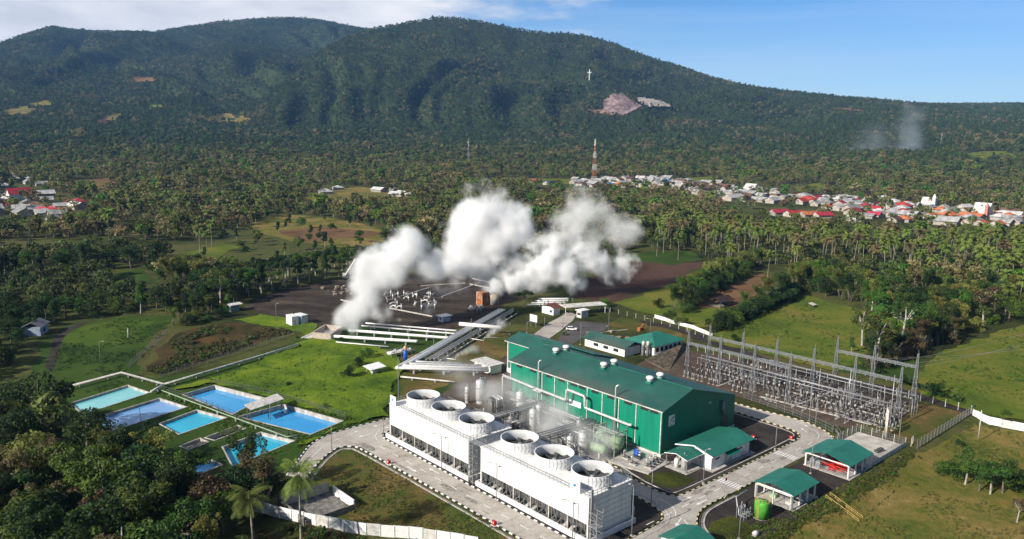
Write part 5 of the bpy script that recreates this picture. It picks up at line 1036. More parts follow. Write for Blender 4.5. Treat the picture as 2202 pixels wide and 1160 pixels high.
for k in range(8):
    px, py = rw.uniform(1008, 1045), rw.uniform(666, 676)
    t = thing('wellhead_valve', 'silver pipe knot in the small cluster below the rusty stack', 'pipework', (*gl(px, py), 0), rw.uniform(0, 3), group='pipe knots below the rusty stack'); MB().tube([(0, 0, 0), (0, 0, 2), (1.8, 0, 2), (1.8, 1, .4)], .28, 8).obj('pipe', STEEL, t); MB().lathe([(0, 1), (.5, 1.05), (.5, 1.5), (0, 1.6)], 8).obj('valve', GPIPE, t)
for k in range(46):
    px, py = (rw.gauss(745, 24), rw.gauss(624, 6)) if k < 22 else (rw.gauss(1328, 32), rw.gauss(729, 8)); x, y = gl(px, py); m = MB(); s = rw.uniform(.5, 1.5)
    m.add([(rw.uniform(.7, 1)*s*math.cos(a)*(1 if z else .8), rw.uniform(.7, 1)*s*math.sin(a), z*s*.7) for z in (0, .6, 1) for a in np.arange(0, 6.2, 1.047)], [(i+6*j, (i+1) % 6+6*j, (i+1) % 6+6*j+6, i+6*j+6) for j in (0, 1) for i in range(6)]+[tuple(range(12, 18))])
    top('rock', m, RUBBLEM, 'pale rough boulder in the heap on the back of the well pad' if k < 22 else 'pale rough rubble block in the heap behind the green roofed office', 'boulder', (x, y, -.05), rw.uniform(0, 6), group='boulders on the well pad' if k < 22 else 'rubble behind the office')
# ================================================================ offices and gate behind the hall
of = thing('office', 'long low office with a green gable roof close behind the hall roof', 'building', (64.2, 66.0, 0)); MB().box(0, 9, 0, 20, 0, 3.2).obj('wall', WHITE, of)
m = MB(); m.slab([(-1, -1, 3.3), (4.5, -1, 5.2), (4.5, 21, 5.2), (-1, 21, 3.3)], .12); m.slab([(4.5, -1, 5.2), (10, -1, 3.3), (10, 21, 3.3), (4.5, 21, 5.2)], .12); m.obj('roof', GROOF, of)
for y in (3, 8, 13): MB().box(-.05, -.005, y, y+2.4, 1.1, 2.3).obj('window', GLASS, of)
oh = thing('office', 'square office with a hipped green roof and white walls above the stone slope', 'building', (74.5, 60.3, 0)); MB().box(0, 17, 0, 13, 0, 3.6).obj('wall', WHITE, oh)
m = MB(); E_ = [(-1.2, -1.2, 3.6), (18.2, -1.2, 3.6), (18.2, 14.2, 3.6), (-1.2, 14.2, 3.6)]; R_ = [(6.5, 6.5, 6.4), (10.5, 6.5, 6.4)]
m.slab([E_[0], E_[1], R_[1], R_[0]], .12); m.slab([E_[1], E_[2], R_[1]], .12); m.slab([E_[2], E_[3], R_[0], R_[1]], .12); m.slab([E_[3], E_[0], R_[0]], .12); m.obj('roof', GROOF2, oh)
for k in range(6): MB().box(1+k*2.7, 2.6+k*2.7, -.06, -.005, 1.0, 2.6).obj('window', GLASS, oh)
MB().box(-.06, -.005, 3, 5, 1, 2.5).obj('window', GLASS, oh); MB().box(-1, 18, -1.6, -.0, 0, .3).obj('plinth', OFFW, oh)
for k in range(2):
    t = thing('water_tank', ['white roof tank on a stand beside the offices', 'second white roof tank beside the offices, nearer the stone slope'][k], 'tank', (71.5+k*1.2, 63.2-k*1.2, 0)); MB().lathe([(0, 3.6), (.6, 3.7), (.6, 5.2), (0, 5.5)], 12).obj('tank', OFFW, t); MB().box(-.5, .5, -.5, .5, 0, 3.6).obj('stand', GPIPE, t)
ga = thing('gate_house', 'white gate house with a brown tiled roof at the plant entrance', 'building', (*gl(1190, 679), 0)); MB().box(0, 4, 0, 7.5, 0, 3.4).obj('wall', WHITE, ga)
gable_roof(-.8, 4.8, -.8, 8.3, 3.4, 4.9).obj('roof', mat('brown_tiles', (.16, .055, .045), .8, .15), ga); MB().box(-.05, -.005, 1, 2.4, 1.1, 2.2).obj('window', GLASS, ga)
gc = thing('gate_canopy', 'wide grey flat canopy roof over the entrance lane beside the gate house', 'canopy', (*gl(1196, 681), 0)); MB().slab([(4, -2, 3.9), (24, -9, 3.9), (26, -3, 4.1), (6, 4, 4.1)], .3).obj('roof', OFFW, gc)
for x, y in ((4.5, -1.5), (14, -5), (23.5, -8.4), (25.4, -3.4), (16, .2)): MB().bar((x, y, 0), (x, y, 3.8), .25).obj('post', OFFW, gc)
gk = thing('gate_kiosk', 'small white kiosk under the entrance canopy at the car park edge', 'kiosk', (*gl(1250, 685), 0)); MB().box(0, 4.5, 0, 3, 0, 3.2).obj('wall', OFFW, gk); MB().box(-.5, 5, -.5, 3.5, 3.2, 3.45).obj('roof', WHITE, gk); MB().box(-.05, -.005, .5, 2.5, 1.2, 2.2).obj('window', GLASS, gk)
sb = thing('sign_board', 'blank white sign board on a post beside the entrance road', 'sign', (*gl(1147, 703), 0)); MB().box(-.1, .1, -2.2, 2.2, 2.2, 5.2).obj('board', WHITE, sb); MB().bar((0, -1.5, 0), (0, -1.5, 2.2), .15).obj('post', STEEL, sb); MB().bar((0, 1.5, 0), (0, 1.5, 2.2), .15).obj('post', STEEL, sb)
car = thing('parked_car', 'white car parked alone at the near side of the car park', 'car', (*gl(1229, 711), .12), rad(-52)); B_ = MB()
B_.prism([(-2.2, -.85), (-2.3, -.6), (-2.3, .6), (-2.2, .85), (2.1, .85), (2.25, .55), (2.25, -.55), (2.1, -.85)], .35, .95); B_.obj('body', WHITE, car)
B_ = MB(); B_.add([(-2.0, -.8, .95), (1.1, -.8, .95), (1.1, .8, .95), (-2.0, .8, .95), (-1.6, -.65, 1.55), (.4, -.65, 1.55), (.4, .65, 1.55), (-1.6, .65, 1.55)], [(4, 5, 6, 7), (0, 1, 5, 4), (1, 2, 6, 5), (2, 3, 7, 6), (3, 0, 4, 7)]); B_.obj('windows', GLASS, car); MB().box(-1.6, .4, -.66, .66, 1.551, 1.6).obj('roof', WHITE, car)
for x in (-1.4, 1.4):
    for y in (-.82, .82): MB().tube([(x, y-.1, .33), (x, y+.1, .33)], .33, 12).obj('wheel', BLACK, car)
top('excavator_bucket', MB().cb((0, 0, .8), 2.4, 1.6, 1.5).bar((0, 0, 1.2), (2.4, .5, 2.4), .4), ORNG, 'small orange machine standing on the rubble heap', 'machine', (*gl(1377, 712), 0))
kb = MB(); a = smooth_line([gl(1265, 738), gl(1265, 728), gl(1283, 719), gl(1310, 714), (97, 92)], 2)
for p, q_ in zip(a, a[1:]): kb.bar((*p[:2], .2), (*q_[:2], .2), .3, .3)
struct('garden_kerb', kb, CONC)
pp = gl(1160, 650, 2.0)
for k in range(4):
    z = 1.2+k*.9; o_ = Vector((pp[0]-6+k*1.5, pp[1]+2-k, z)); pipeline(f'{ordw(k)} white looped pipe counted from the rack, behind the gate house lawn', [(o_.x, o_.y, z), (o_.x+14, o_.y-9, z), (o_.x+14, o_.y-9, .3)], .35, 10, 6, WHITE)
dsh = thing('field_hut', 'dark open field hut with a rust brown roof on green beside the stubble field', 'hut', (*gl(1538, 660), 0)); gable_roof(-1, 11, -4, 5, 2.8, 4.6).obj('roof', mat('rust_dark_roof', (.05, .028, .025), .8, .3), dsh); [MB().bar((x, y, 0), (x, y, 2.9), .25).obj('post', DSTEEL, dsh) for x in (0, 5, 10) for y in (-3, 4)]; MB().box(0, 10, -3, 4, 0, .5).obj('floor_slab', DCONC, dsh)
fh = thing('field_shelter', 'tiny pale lean-to shelter standing in the middle of the pasture', 'hut', (*gl(1747, 662), 0)); MB().slab([(-1.8, -1.4, 1.6), (1.8, -1.4, 1.6), (1.8, 1.4, 2.3), (-1.8, 1.4, 2.3)], .1).obj('roof', OFFW, fh); [MB().bar((x, y, -.3), (x, y, 1.8), .14).obj('post', GPIPE, fh) for x in (-1.5, 1.5) for y in (-1, 1)]
lh = thing('grove_house', 'small white and blue house with a grey gable roof half hidden by the dark grove', 'house', (*gl(78, 718), 0), rad(60)); MB().box(-4, 4, -3, 3, 0, 3.6).obj('wall', mat('pale_blue_house', (.35, .42, .55), .8), lh); gable_roof(-4.8, 4.8, -3.8, 3.8, 3.6, 5.4).obj('roof', mat('grey_sheet', (.2, .2, .21), .6, .2), lh); MB().box(-1, 1, -3.05, -3.005, .8, 2.2).obj('window', GLASS, lh)
# ================================================================ ponds
WB = lambda n, c, c2: mat(n, c, .12, col2=c2, scale=.06, spec=.35, detail=3)
MILK, BLUEW, TURQ, PALEB = WB('milky_turquoise_water', (.20, .56, .58), (.13, .46, .50)), WB('blue_water', (.055, .36, .70), (.04, .29, .62)), WB('turquoise_water', (.03, .44, .62), (.02, .34, .56)), WB('pale_blue_water', (.17, .37, .66), (.13, .31, .58))
RIMM = mat('pond_rim', (.58, .54, .49), .85, .25, .5, col2=(.30, .27, .24))
def pond(label, i, m, wz=-.75, deep=1.7, ring=RIMM):
    P = [gl(*p) for p in POND_PX[i]]; o = P[0]; t = thing('settling_pond', label, 'pond', (o[0], o[1], 0)); L = [Vector((p[0]-o[0], p[1]-o[1], 0)) for p in P]; n = len(L)
    for k in range(n):
        a, b = L[k], L[(k+1) % n]; d = (b-a).normalized(); MB().bar(a-d*.16+Vector((0, 0, .12-deep/2)), b+d*.16+Vector((0, 0, .12-deep/2)), .34, deep+(k % 2)*.006).obj('wall', ring, t)
    MB().poly([(p.x, p.y, wz) for p in L]).obj('water', m, t); return t
pond('milky turquoise pond, palest of the ponds, under the steaming pipe bend', 0, MILK, -.55)
pond('long pale blue pond between the milky one and the short turquoise one', 1, PALEB, -.6)
pond('short turquoise pond beside the long pale blue one', 2, TURQ, -.65)
pond('blue pond on the meadow side of the white roofed shed', 3, BLUEW, -1.15)
pond('largest blue pond between the white roofed shed and the road bend', 4, BLUEW, -1.15)
pond('bright turquoise pond with a white rim, partly behind the dark trees', 5, TURQ, -.85)
pond('small dark empty basin beside the bright turquoise pond', 6, DCONC, -1.2)
pond('narrow grey basin half hidden by the bamboo', 7, DCONC, -.6)
pond('last blue pond showing only a corner through the tree crowns', 8, BLUEW, -.7)
ps = thing('pond_shed', 'white roofed open shed across the wall between the two largest blue ponds', 'shed', (*gl(530, 896), 0)); c4 = [gl(525, 872, 3.4), gl(596, 848, 3.4), gl(611, 858, 3.0), gl(540, 882, 3.0)]; o = gl(530, 896)
MB().slab([(c4[i][0]-o[0], c4[i][1]-o[1], (3.6, 3.6, 3.0, 3.0)[i]) for i in range(4)], .14).obj('roof', OFFW, ps)
for i in range(4):
    for j in (.08, .5): a = Vector(c4[i]); b = Vector(c4[(i+1) % 4]); p = a+(b-a)*j; MB().bar((p.x-o[0], p.y-o[1], -1.2), (p.x-o[0], p.y-o[1], 3.1), .16).obj('post', GPIPE, ps)
for k, (px, py, pt) in enumerate([(581, 902, 855), (196 + 106, 905, 878), (540, 886, 858)]): stick(px, py, pt, 'pond_post', ['thin floodlight post in the largest blue pond near the shed', 'thin post standing in the long pale blue pond', 'pale lamp post beside the white roofed shed'][k], 'post', STEEL, .09)
for k, (pts, r, z) in enumerate([([(140, 834), (261, 802), (353, 827), (445, 800), (579, 760), (640, 741)], .42, 1.1), ([(353, 827), (325, 843)], .4, 1.0), ([(348, 840), (486, 892), (618, 940), (640, 936)], .16, 1.0)]):
    q = [gl(*p, z)+(z,) for p in pts]; pipeline(['long white channel pipe zigzagging from the meadow past the milky pond', 'short white spur pipe feeding the milky pond', 'thin pale green pipe between the two rows of ponds'][k], q, r, 8, 7, OFFW if k < 2 else PTANK)
for lab, pts in (('mesh fence round the meadow side of the large blue ponds', [(455, 824), (560, 846), (640, 868), (748, 902)]), ('mesh fence down the middle of the ponds', [(352, 842), (430, 868), (500, 900), (560, 925), (640, 950)]), ('mesh fence of the scrub plot beside the long white channel', [(345, 812), (430, 786), (560, 745), (625, 722), (690, 703)]), ('mesh fence along the shaded track west of the scrub plot', [(276, 793), (300, 770), (330, 745), (360, 715)])):
    fence(lab, pts, 1.8, GPIPE, 3.2, GPIPE, px=True)
# ================================================================ villages
rv = random.Random(9)
ROOFS = {'grey': mat('zinc_roof', (.36, .355, .35), .55, .25, .3, rnd=.3), 'white': mat('white_roof', (.52, .51, .49), .6, .15, .3, rnd=.2), 'red': mat('red_roof', (.42, .035, .045), .6, .15, .3, rnd=.15), 'brown': mat('brown_roof', (.16, .085, .06), .75, .25, .3, rnd=.3), 'blue': mat('blue_roof', (.03, .20, .55), .5, .1, .3), 'orange': mat('orange_roof', (.55, .17, .07), .7, .2, .3), 'turquoise': mat('turquoise_roof', (.05, .40, .42), .5, .1, .3)}
HW = mat('house_wall', (.40, .36, .31), .85, .15, .4, rnd=.2)
def house_mesh(kind):
    w_, l_ = {'a': (4.5, 5.5), 'b': (5, 8), 'c': (6, 6)}[kind]; m = MB(); m.box(-w_, w_, -l_, l_, -1.5, 3.0)
    if kind != 'c': m.poly([(-w_, -l_, 3), (w_, -l_, 3), (0, -l_, 5.4)]); m.poly([(-w_, l_, 3), (0, l_, 5.4), (w_, l_, 3)])
    wall = m.mesh('wall', HW); r = MB(); e = .8
    if kind == 'c':
        q = [(-w_-e, -l_-e, 2.9), (w_+e, -l_-e, 2.9), (w_+e, l_+e, 2.9), (-w_-e, l_+e, 2.9), (0, -1.5, 5.8), (0, 1.5, 5.8)]; r.add(q, [(0, 1, 4), (1, 2, 5, 4), (2, 3, 5), (3, 0, 4, 5), (3, 2, 1, 0)])
    else:
        r.slab([(-w_-e, -l_-e, 2.75), (0, -l_-e, 5.5), (0, l_+e, 5.5), (-w_-e, l_+e, 2.75)], .1); r.slab([(0, -l_-e, 5.5), (w_+e, -l_-e, 2.75), (w_+e, l_+e, 2.75), (0, l_+e, 5.5)], .1)
    return wall, {c: None for c in ROOFS}, r
HM = {k: house_mesh(k) for k in 'abc'}; HPOS = []
def house(px, py, col, s=1., kind=None, rot=None, label='x', group=None, sx=1., cat='house'):
    P = hit(px, py); kind = kind or rv.choice('aabc'); wall, cache, rmb = HM[kind]
    if cache[col] is None: cache[col] = rmb.mesh('roof', ROOFS[col])
    t = thing('house' if cat == 'house' else 'long_building', label, cat, P, rot if rot is not None else rv.choice([ANG, ANG+1.57])+rv.uniform(-.25, .25), group, world=True); t.scale = (s, s*sx, s)
    for n, me_ in (('wall', wall), ('roof', cache[col])):
        o = bpy.data.objects.new(n, me_); C.objects.link(o); o.parent = t
    HPOS.append((P.x, P.y)); return t
# named ones
for i, (px, s, r_) in enumerate([(1675, 1.25, .5), (1708, 1.25, .5), (1738, 1.2, .5), (1768, 1.2, .5)]): house(px, 464+i*2, 'red' if i != 2 else 'orange', s, 'b', ANG+1.2, ['red roof at the open end of the school row on the grass strip', 'second deep red roof of the school row', 'faded orange red roof in the school row', 'last red roof of the school row, by the palms'][i], cat='long building')
for px, py, c, s, k, lab in [(1755, 432, 'red', 1.3, 'b', 'long red roof behind the school row in the village'), (1775, 440, 'blue', .9, 'a', 'blue roofed house below the long red roof behind the school'), (1433, 394, 'blue', 1.2, 'a', 'bright blue roofed house at the far edge of the village'), (1180, 398, 'blue', 1.1, 'b', 'blue roofed hall alone among trees before the telecom tower'), (1330, 402, 'orange', 1.2, 'c', 'orange block with a blue side beside the telecom tower'),
        (1313, 402, 'blue', 1.0, 'a', 'blue house touching the orange block near the telecom tower'), (1152, 393, 'red', 1.1, 'b', 'reddish roof standing in the trees west of the telecom tower'), (1460, 424, 'turquoise', 1.1, 'b', 'turquoise roofed building hidden at the palm edge'), (1577, 432, 'white', 1.6, 'b', 'big white roofed hall at the palm side of the village'), (1837, 474, 'red', .9, 'a', 'small red roof beside the white gable at the palm edge'), (1835, 478, 'white', 1.1, 'a', 'white gabled house in front of the small red roof'),
        (1945, 462, 'red', 1.0, 'c', 'red hipped roof between school and churches'), (1805, 436, 'white', 1.5, 'c', 'large white hipped house at the middle of the village'), (1885, 440, 'grey', 1.7, 'b', 'large grey zinc roof halfway to the churches'), (2030, 484, 'white', 1.6, 'b', 'cream roofed hall below the steep white church'), (2090, 482, 'grey', 1.5, 'b', 'wide zinc roof at the foot of the steep white church'), (1345, 388, 'grey', 1.4, 'b', 'long zinc roof just behind the telecom tower'), (1240, 396, 'grey', 1.3, 'b', 'long pale zinc roof before the telecom tower'),
        (865, 423, 'white', 1.3, 'b', 'long white roofed shed in the clearing behind the steam'), (815, 413, 'white', 1.2, 'b', 'pale roofed shed at the clearing edge, longer neighbour hidden by trees'), (845, 411, 'white', .8, 'a', 'small white gabled house behind the long white shed'), (700, 418, 'white', 1.2, 'c', 'white hipped house in the trees before the brown clearing'), (727, 408, 'white', 1.0, 'c', 'second white hipped house behind the brown clearing'), (95, 460, 'red', 1.2, 'a', 'deep red roof lowest in the village with the red church'), (150, 444, 'red', 1.2, 'a', 'deep red roof next to the long zinc roof by the shaded grove'), (165, 450, 'white', 1.3, 'b', 'long white zinc roof next to the deep red one'), (25, 446, 'red', 1.0, 'b', 'faded red roof below the red church'), (118, 480, 'grey', 1.2, 'b', 'flat grey roof nearest the dark trees below the red church village'), (248, 455, 'red', 1.0, 'a', 'red roofed house alone under the trees beside the meadow'),
        (2065, 345, 'white', 1.3, 'a', 'white house alone on the far hillside clearing'), (2165, 355, 'brown', 1.2, 'b', 'brown roofed house on the far hillside near the smoke'), (1550, 262, 'white', .9, 'a', 'tiny white house high on the forested slope')]:
    house(px, py, c, s, k, None, lab)
sc = house(870, 424, 'white', 1.2, 'b', 1.3, 'longest white roofed shed in the clearing behind the steam', sx=1.9, cat='shed')
def scatter(poly, n, cols, gname, lab, smin=.75, smax=1.25, dmin=11):
    xs = [p[0] for p in poly]; ys = [p[1] for p in poly]; k = tries = 0
    while k < n and tries < n*60:
        tries += 1; px, py = rv.uniform(min(xs), max(xs)), rv.uniform(min(ys), max(ys))
        if not inpoly(np.array([px]), np.array([py]), poly)[0]: continue
        P = hit(px, py)
        if any(math.hypot(P.x-a, P.y-b) < dmin for a, b in HPOS): continue
        c = rv.choice(cols); house(px, py, c, rv.uniform(smin, smax)*1.08, label=lab.format(c), group=gname.format(c)); k += 1
scatter([(1230, 388), (1440, 384), (1560, 396), (1560, 412), (1430, 408), (1240, 402)], 58, ['grey', 'grey', 'grey', 'white', 'brown'], '{} roofed houses round the telecom tower', '{} roofed house packed in the village around the telecom tower', .8, 1.3)
scatter([(1440, 394), (1640, 410), (1720, 425), (1660, 440), (1560, 432), (1450, 412)], 54, ['grey', 'grey', 'grey', 'white', 'brown', 'brown'], '{} roofed houses between the telecom tower and the school', '{} roofed house in the village between telecom tower and school row', .8, 1.35)
scatter([(1700, 424), (1900, 430), (1980, 445), (1960, 474), (1840, 470), (1800, 455), (1700, 440)], 58, ['grey', 'grey', 'white', 'white', 'red', 'red'], '{} roofed houses between the school and the churches', '{} roofed house in the dense village between the school row and the churches', .85, 1.45)
scatter([(1960, 444), (2190, 462), (2260, 480), (2190, 492), (1990, 484), (1900, 478)], 42, ['grey', 'grey', 'white', 'brown', 'orange'], '{} roofed houses round the two white churches', '{} roofed house among trees around the two white churches', .85, 1.4)
scatter([(-60, 420), (30, 418), (110, 425), (190, 445), (175, 462), (100, 472), (-60, 460)], 28, ['grey', 'grey', 'white', 'brown', 'red'], '{} roofed houses round the red church', '{} roofed house in the small village around the red roofed church', .9, 1.35)
scatter([(0, 385), (90, 375), (140, 395), (60, 408), (0, 408)], 9, ['grey', 'white'], '{} roofed houses in the far trees behind the red church', '{} roofed house glimpsed in the far trees behind the red church', .9, 1.2)
# churches
def church(px, py, lab, w_, l_, ze, zr, roofm, rot, twr):
    P = hit(px, py); t = thing('church', lab, 'church', P, rot, world=True); m = MB(); m.box(-w_, w_, -l_, l_, -1, ze); m.poly([(-w_, -l_, ze), (w_, -l_, ze), (0, -l_, zr)]); m.poly([(-w_, l_, ze), (0, l_, zr), (w_, l_, ze)]); m.obj('wall', WHITE, t)
    r = MB(); r.slab([(-w_-.8, -l_-.8, ze-.5), (0, -l_-.8, zr+.2), (0, l_+.8, zr+.2), (-w_-.8, l_+.8, ze-.5)], .15); r.slab([(0, -l_-.8, zr+.2), (w_+.8, -l_-.8, ze-.5), (w_+.8, l_+.8, ze-.5), (0, l_+.8, zr+.2)], .15); r.obj('roof', roofm, t)
    if twr:
        x, h_, mm = twr; MB().box(x-1.6, x+1.6, -l_-1.5, -l_+1.7, -1, h_).obj('bell_tower', mm, t); s_ = MB(); s_.add([(x-1.7, -l_-1.6, h_), (x+1.7, -l_-1.6, h_), (x+1.7, -l_+1.8, h_), (x-1.7, -l_+1.8, h_), (x, -l_+.1, h_+4)], [(0, 1, 4), (1, 2, 4), (2, 3, 4), (3, 0, 4), (3, 2, 1, 0)]); s_.obj('spire', mm if mm is not WHITE else WHITE, t)
    for k in range(3): MB().box(-w_*.5+k*w_*.5-.5, -w_*.5+k*w_*.5+.5, -l_-.06, -l_-.01, 1.5, 3.8).obj('window', GLASS, t)
    HPOS.append((P.x, P.y))
church(1998, 446, 'white church with a slim white bell tower in the village', 5.5, 8, 3.5, 12, ROOFS['white'], .75, (-8.3, 13, WHITE)); church(2112, 466, 'tallest steep roofed white church with a small red spire', 6.5, 8, 4, 15, ROOFS['white'], .6, (-8.5, 12, mat('pink_tower', (.5, .22, .18), .7)))
church(42, 428, 'cream fronted church with a bright red roof over the small village', 5.5, 11, 6, 12, ROOFS['red'], -.75, None); church(1615, 414, 'white gable fronted meeting hall at the back of the village', 8, 9, 3.5, 12.5, ROOFS['white'], .6, None)
# telecom towers, cross
def telecom(px, py, pt, lab, w_, cols):
    P = hit(px, py); d = math.hypot(P.x, P.y); h_ = (py-pt)/F*d*1.02; t = thing('telecom_tower', lab, 'mast', P, .4, world=True); n = 21; seg = [MB(), MB()]
    c = lambda k: [(sx*(w_*(1-.88*k/n))/2, sy*(w_*(1-.88*k/n))/2, h_*k/n) for sx, sy in ((-1, -1), (1, -1), (1, 1), (-1, 1))]
    for band in range(7):
        m = MB()
        for k in range(band*3, band*3+3):
            a, b = c(k), c(k+1)
            for j in range(4): m.bar(a[j], b[j], .2); m.bar(b[j], b[(j+1) % 4], .1); m.bar(a[j], b[(j+1) % 4], .09); m.bar(a[(j+1) % 4], b[j], .09)
        m.obj('lattice_section', cols[band % 2], t)
    for k, (z, a) in enumerate(((.97, 0), (.93, 2), (.86, 4), (.78, 1), (.66, 3))): MB().tube([(1.2*math.cos(a), 1.2*math.sin(a), h_*z), (1.7*math.cos(a), 1.7*math.sin(a), h_*z)], .9 if k > 1 else .4, 12).obj('dish_antenna', WHITE, t)
    MB().bar((0, 0, h_), (0, 0, h_+3), .15).obj('lightning_rod', STEEL, t)
telecom(1277, 394, 304, 'red and white banded telecom tower above the village', 6.5, [WHITE, mat('mast_orange', (.50, .14, .06), .6)])
telecom(1007, 368, 300, 'thin pale grey telecom tower alone in the far forest', 3, [GPIPE, STEEL])
telecom(2022, 322, 292, 'distant grey power mast in the forest beside the thin smoke', 5, [GPIPE, GPIPE])
P = hit(1267, 172); t = thing('hill_cross', 'large white cross standing high on the forested mountain', 'cross', P+Vector((0, 0, 8)), 0, world=True); MB().box(-1.6, 1.6, -1.2, 1.2, -10, 33).obj('upright', WHITE, t); MB().box(-8, -1.6, -1.2, 1.2, 19, 22.5).box(1.6, 8, -1.2, 1.2, 19, 22.5).obj('crossbeam', WHITE, t)
for k in range(16):
    P = hit(rv.uniform(232, 292), rv.uniform(411, 419)); m = MB().box(-1, 1, -.6, .6, -.3, rv.uniform(.9, 1.6)); o = m.obj('tomb', WHITE, None, P); tag(o, 'small white tomb in the graveyard beside the tan field', 'tomb', 'tombs of the graveyard')
# thin smokes and quarry scar
def land_sheet(name, poly, m, step, lift, bumps=0.):
    """sheet lying on the hillside inside an outline given in the photograph"""
    xs = [p[0] for p in poly]; ys = [p[1] for p in poly]; gx = np.arange(min(xs), max(xs)+step, step); gy = np.arange(min(ys), max(ys)+step, step); mb = MB(); idx = {}; vs = []
    for i, x in enumerate(gx):
        for j, y in enumerate(gy):
            P = hit(x, y); idx[i, j] = len(vs); vs.append(P+Vector((0, 0, lift+bumps*float(fbm(P.x/18, P.y/18, 3)))))
    fs = []
    for i in range(len(gx)-1):
        for j in range(len(gy)-1):
            if inpoly(np.array([gx[i]+step/2]), np.array([gy[j]+step/2]), poly)[0]:
                q = [idx[i, j], idx[i, j+1], idx[i+1, j+1], idx[i+1, j]]
                if max((vs[a]-vs[b]).length for a in q for b in q) < 160: fs.append(q)
    mb.add(vs, fs); mb.sm = [True]*len(mb.f); o = mb.obj(name, m); tag(o, kind='structure'); CLEARPX.append(poly); return o
CLEARPX = []
land_sheet('quarry_cliff', [(1298, 245), (1296, 222), (1318, 205), (1340, 204), (1362, 222), (1384, 232), (1366, 240), (1345, 250)], mat('pink_rock', (.36, .27, .26), .95, .4, .06, col2=(.14, .085, .08)), 3, 4, 5)
land_sheet('quarry_terrace', [(1368, 212), (1395, 214), (1420, 219), (1452, 234), (1420, 232), (1390, 232), (1372, 222)], mat('pale_rock', (.42, .38, .33), .95, .3, .06, col2=(.25, .21, .19)), 3, 4, 3)
land_sheet('quarry_floor', [(1268, 236), (1300, 240), (1340, 249), (1345, 253), (1290, 248), (1258, 240)], mat('reddish_rock', (.30, .18, .13), .95, .3, .06), 3, 3)
land_sheet('hill_clearing', [(1775, 236), (1820, 234), (1868, 240), (1850, 244), (1800, 238)], DIRTRED, 3, 3)
for k, p in enumerate([[(60, 225), (100, 218), (118, 226), (80, 234)], [(285, 170), (325, 168), (335, 176), (290, 180)], [(440, 258), (470, 246), (520, 250), (545, 262), (480, 268)], [(10, 240), (50, 230), (85, 238), (60, 250), (20, 252)], [(205, 262), (235, 254), (240, 266), (215, 272)], [(320, 228), (350, 228), (350, 234), (320, 236)], [(225, 250), (260, 246), (262, 256), (235, 262)]]):
    land_sheet('hill_clearing', p, [MIXED, DIRTRED, MIXED, MIXED, REDSOIL, PASTURE, MIXED][k], 5, 2.5)
# ================================================================ vegetation
rt_ = random.Random(13); nr_ = np.random.RandomState(13)
BARK = mat('bark', (.17, .14, .11), .9, .25, 1.2); PALEBARK = mat('pale_bark', (.42, .39, .33), .85, .2, .9); PALMBARK = mat('palm_bark', (.33, .29, .23), .85, .2, 1.5)
L_DARK = leafmat('leaf_dark', (0.0432, 0.0840, 0.0168), (0.0140, 0.0320, 0.0080)); L_MID = leafmat('leaf_mid', (0.0878, 0.1553, 0.0230), (0.0312, 0.0660, 0.0120)); L_OLIVE = leafmat('leaf_olive', (0.1688, 0.2025, 0.0351), (0.0600, 0.0840, 0.0180))
L_YEL = leafmat('leaf_yellow', (0.2700, 0.2633, 0.0567), (0.1080, 0.1200, 0.0264)); L_DRY = leafmat('leaf_dry', (.17, .125, .06), (.09, .065, .03)); L_BRIGHT = leafmat('leaf_bright', (0.1283, 0.2565, 0.0270), (0.0480, 0.1080, 0.0144)); L_PALM = leafmat('leaf_palm', (0.1890, 0.2430, 0.0473), (0.0840, 0.1200, 0.0240)); L_PALMD = leafmat('leaf_palm_tan', (.20, .165, .07), (.12, .095, .045)); L_HILL = leafmat('leaf_hill', (.110, .165, .044), (.030, .054, .017), .4)
def leaf_cloud(blobs, n, size, up=.35, flat=.55):
    """n leaf sprays over lumpy blobs: (centre, radii); sprays face outward with scatter"""
    bl = np.array([[*c, *r] for c, r in blobs], float); wgt = (bl[:, 3]*bl[:, 4]*bl[:, 5])**.66; k = nr_.choice(len(bl), n, p=wgt/wgt.sum())
    d = nr_.normal(size=(n, 3)); d[:, 2] += up; d /= np.linalg.norm(d, axis=1)[:, None]; rr = nr_.uniform(.45, 1.0, n)**.45*nr_.uniform(.88, 1.12, n)
    p = bl[k, :3]+d*bl[k, 3:]*rr[:, None]; nrm = d*flat+nr_.normal(size=(n, 3))*.42+np.array([0, 0, .25]); nrm /= np.linalg.norm(nrm, axis=1)[:, None]
    a = np.cross(nrm, nr_.normal(size=(n, 3))); a /= np.linalg.norm(a, axis=1)[:, None]+1e-9; b = np.cross(nrm, a); s = size*nr_.uniform(.55, 1.35, n)[:, None]; e = nr_.uniform(.5, .9, n)[:, None]
    v = np.stack([p-a*s*.5, p+b*s*.5*e-nrm*s*.08, p+a*s*.5, p-b*s*.5*e-nrm*s*.08], 1).reshape(-1, 3); return v
def cloud_mesh(name, v, m):
    me = bpy.data.meshes.new(name); n = len(v)//4; me.from_pydata(v.tolist(), [], np.arange(4*n).reshape(-1, 4).tolist()); me.materials.append(m); return me
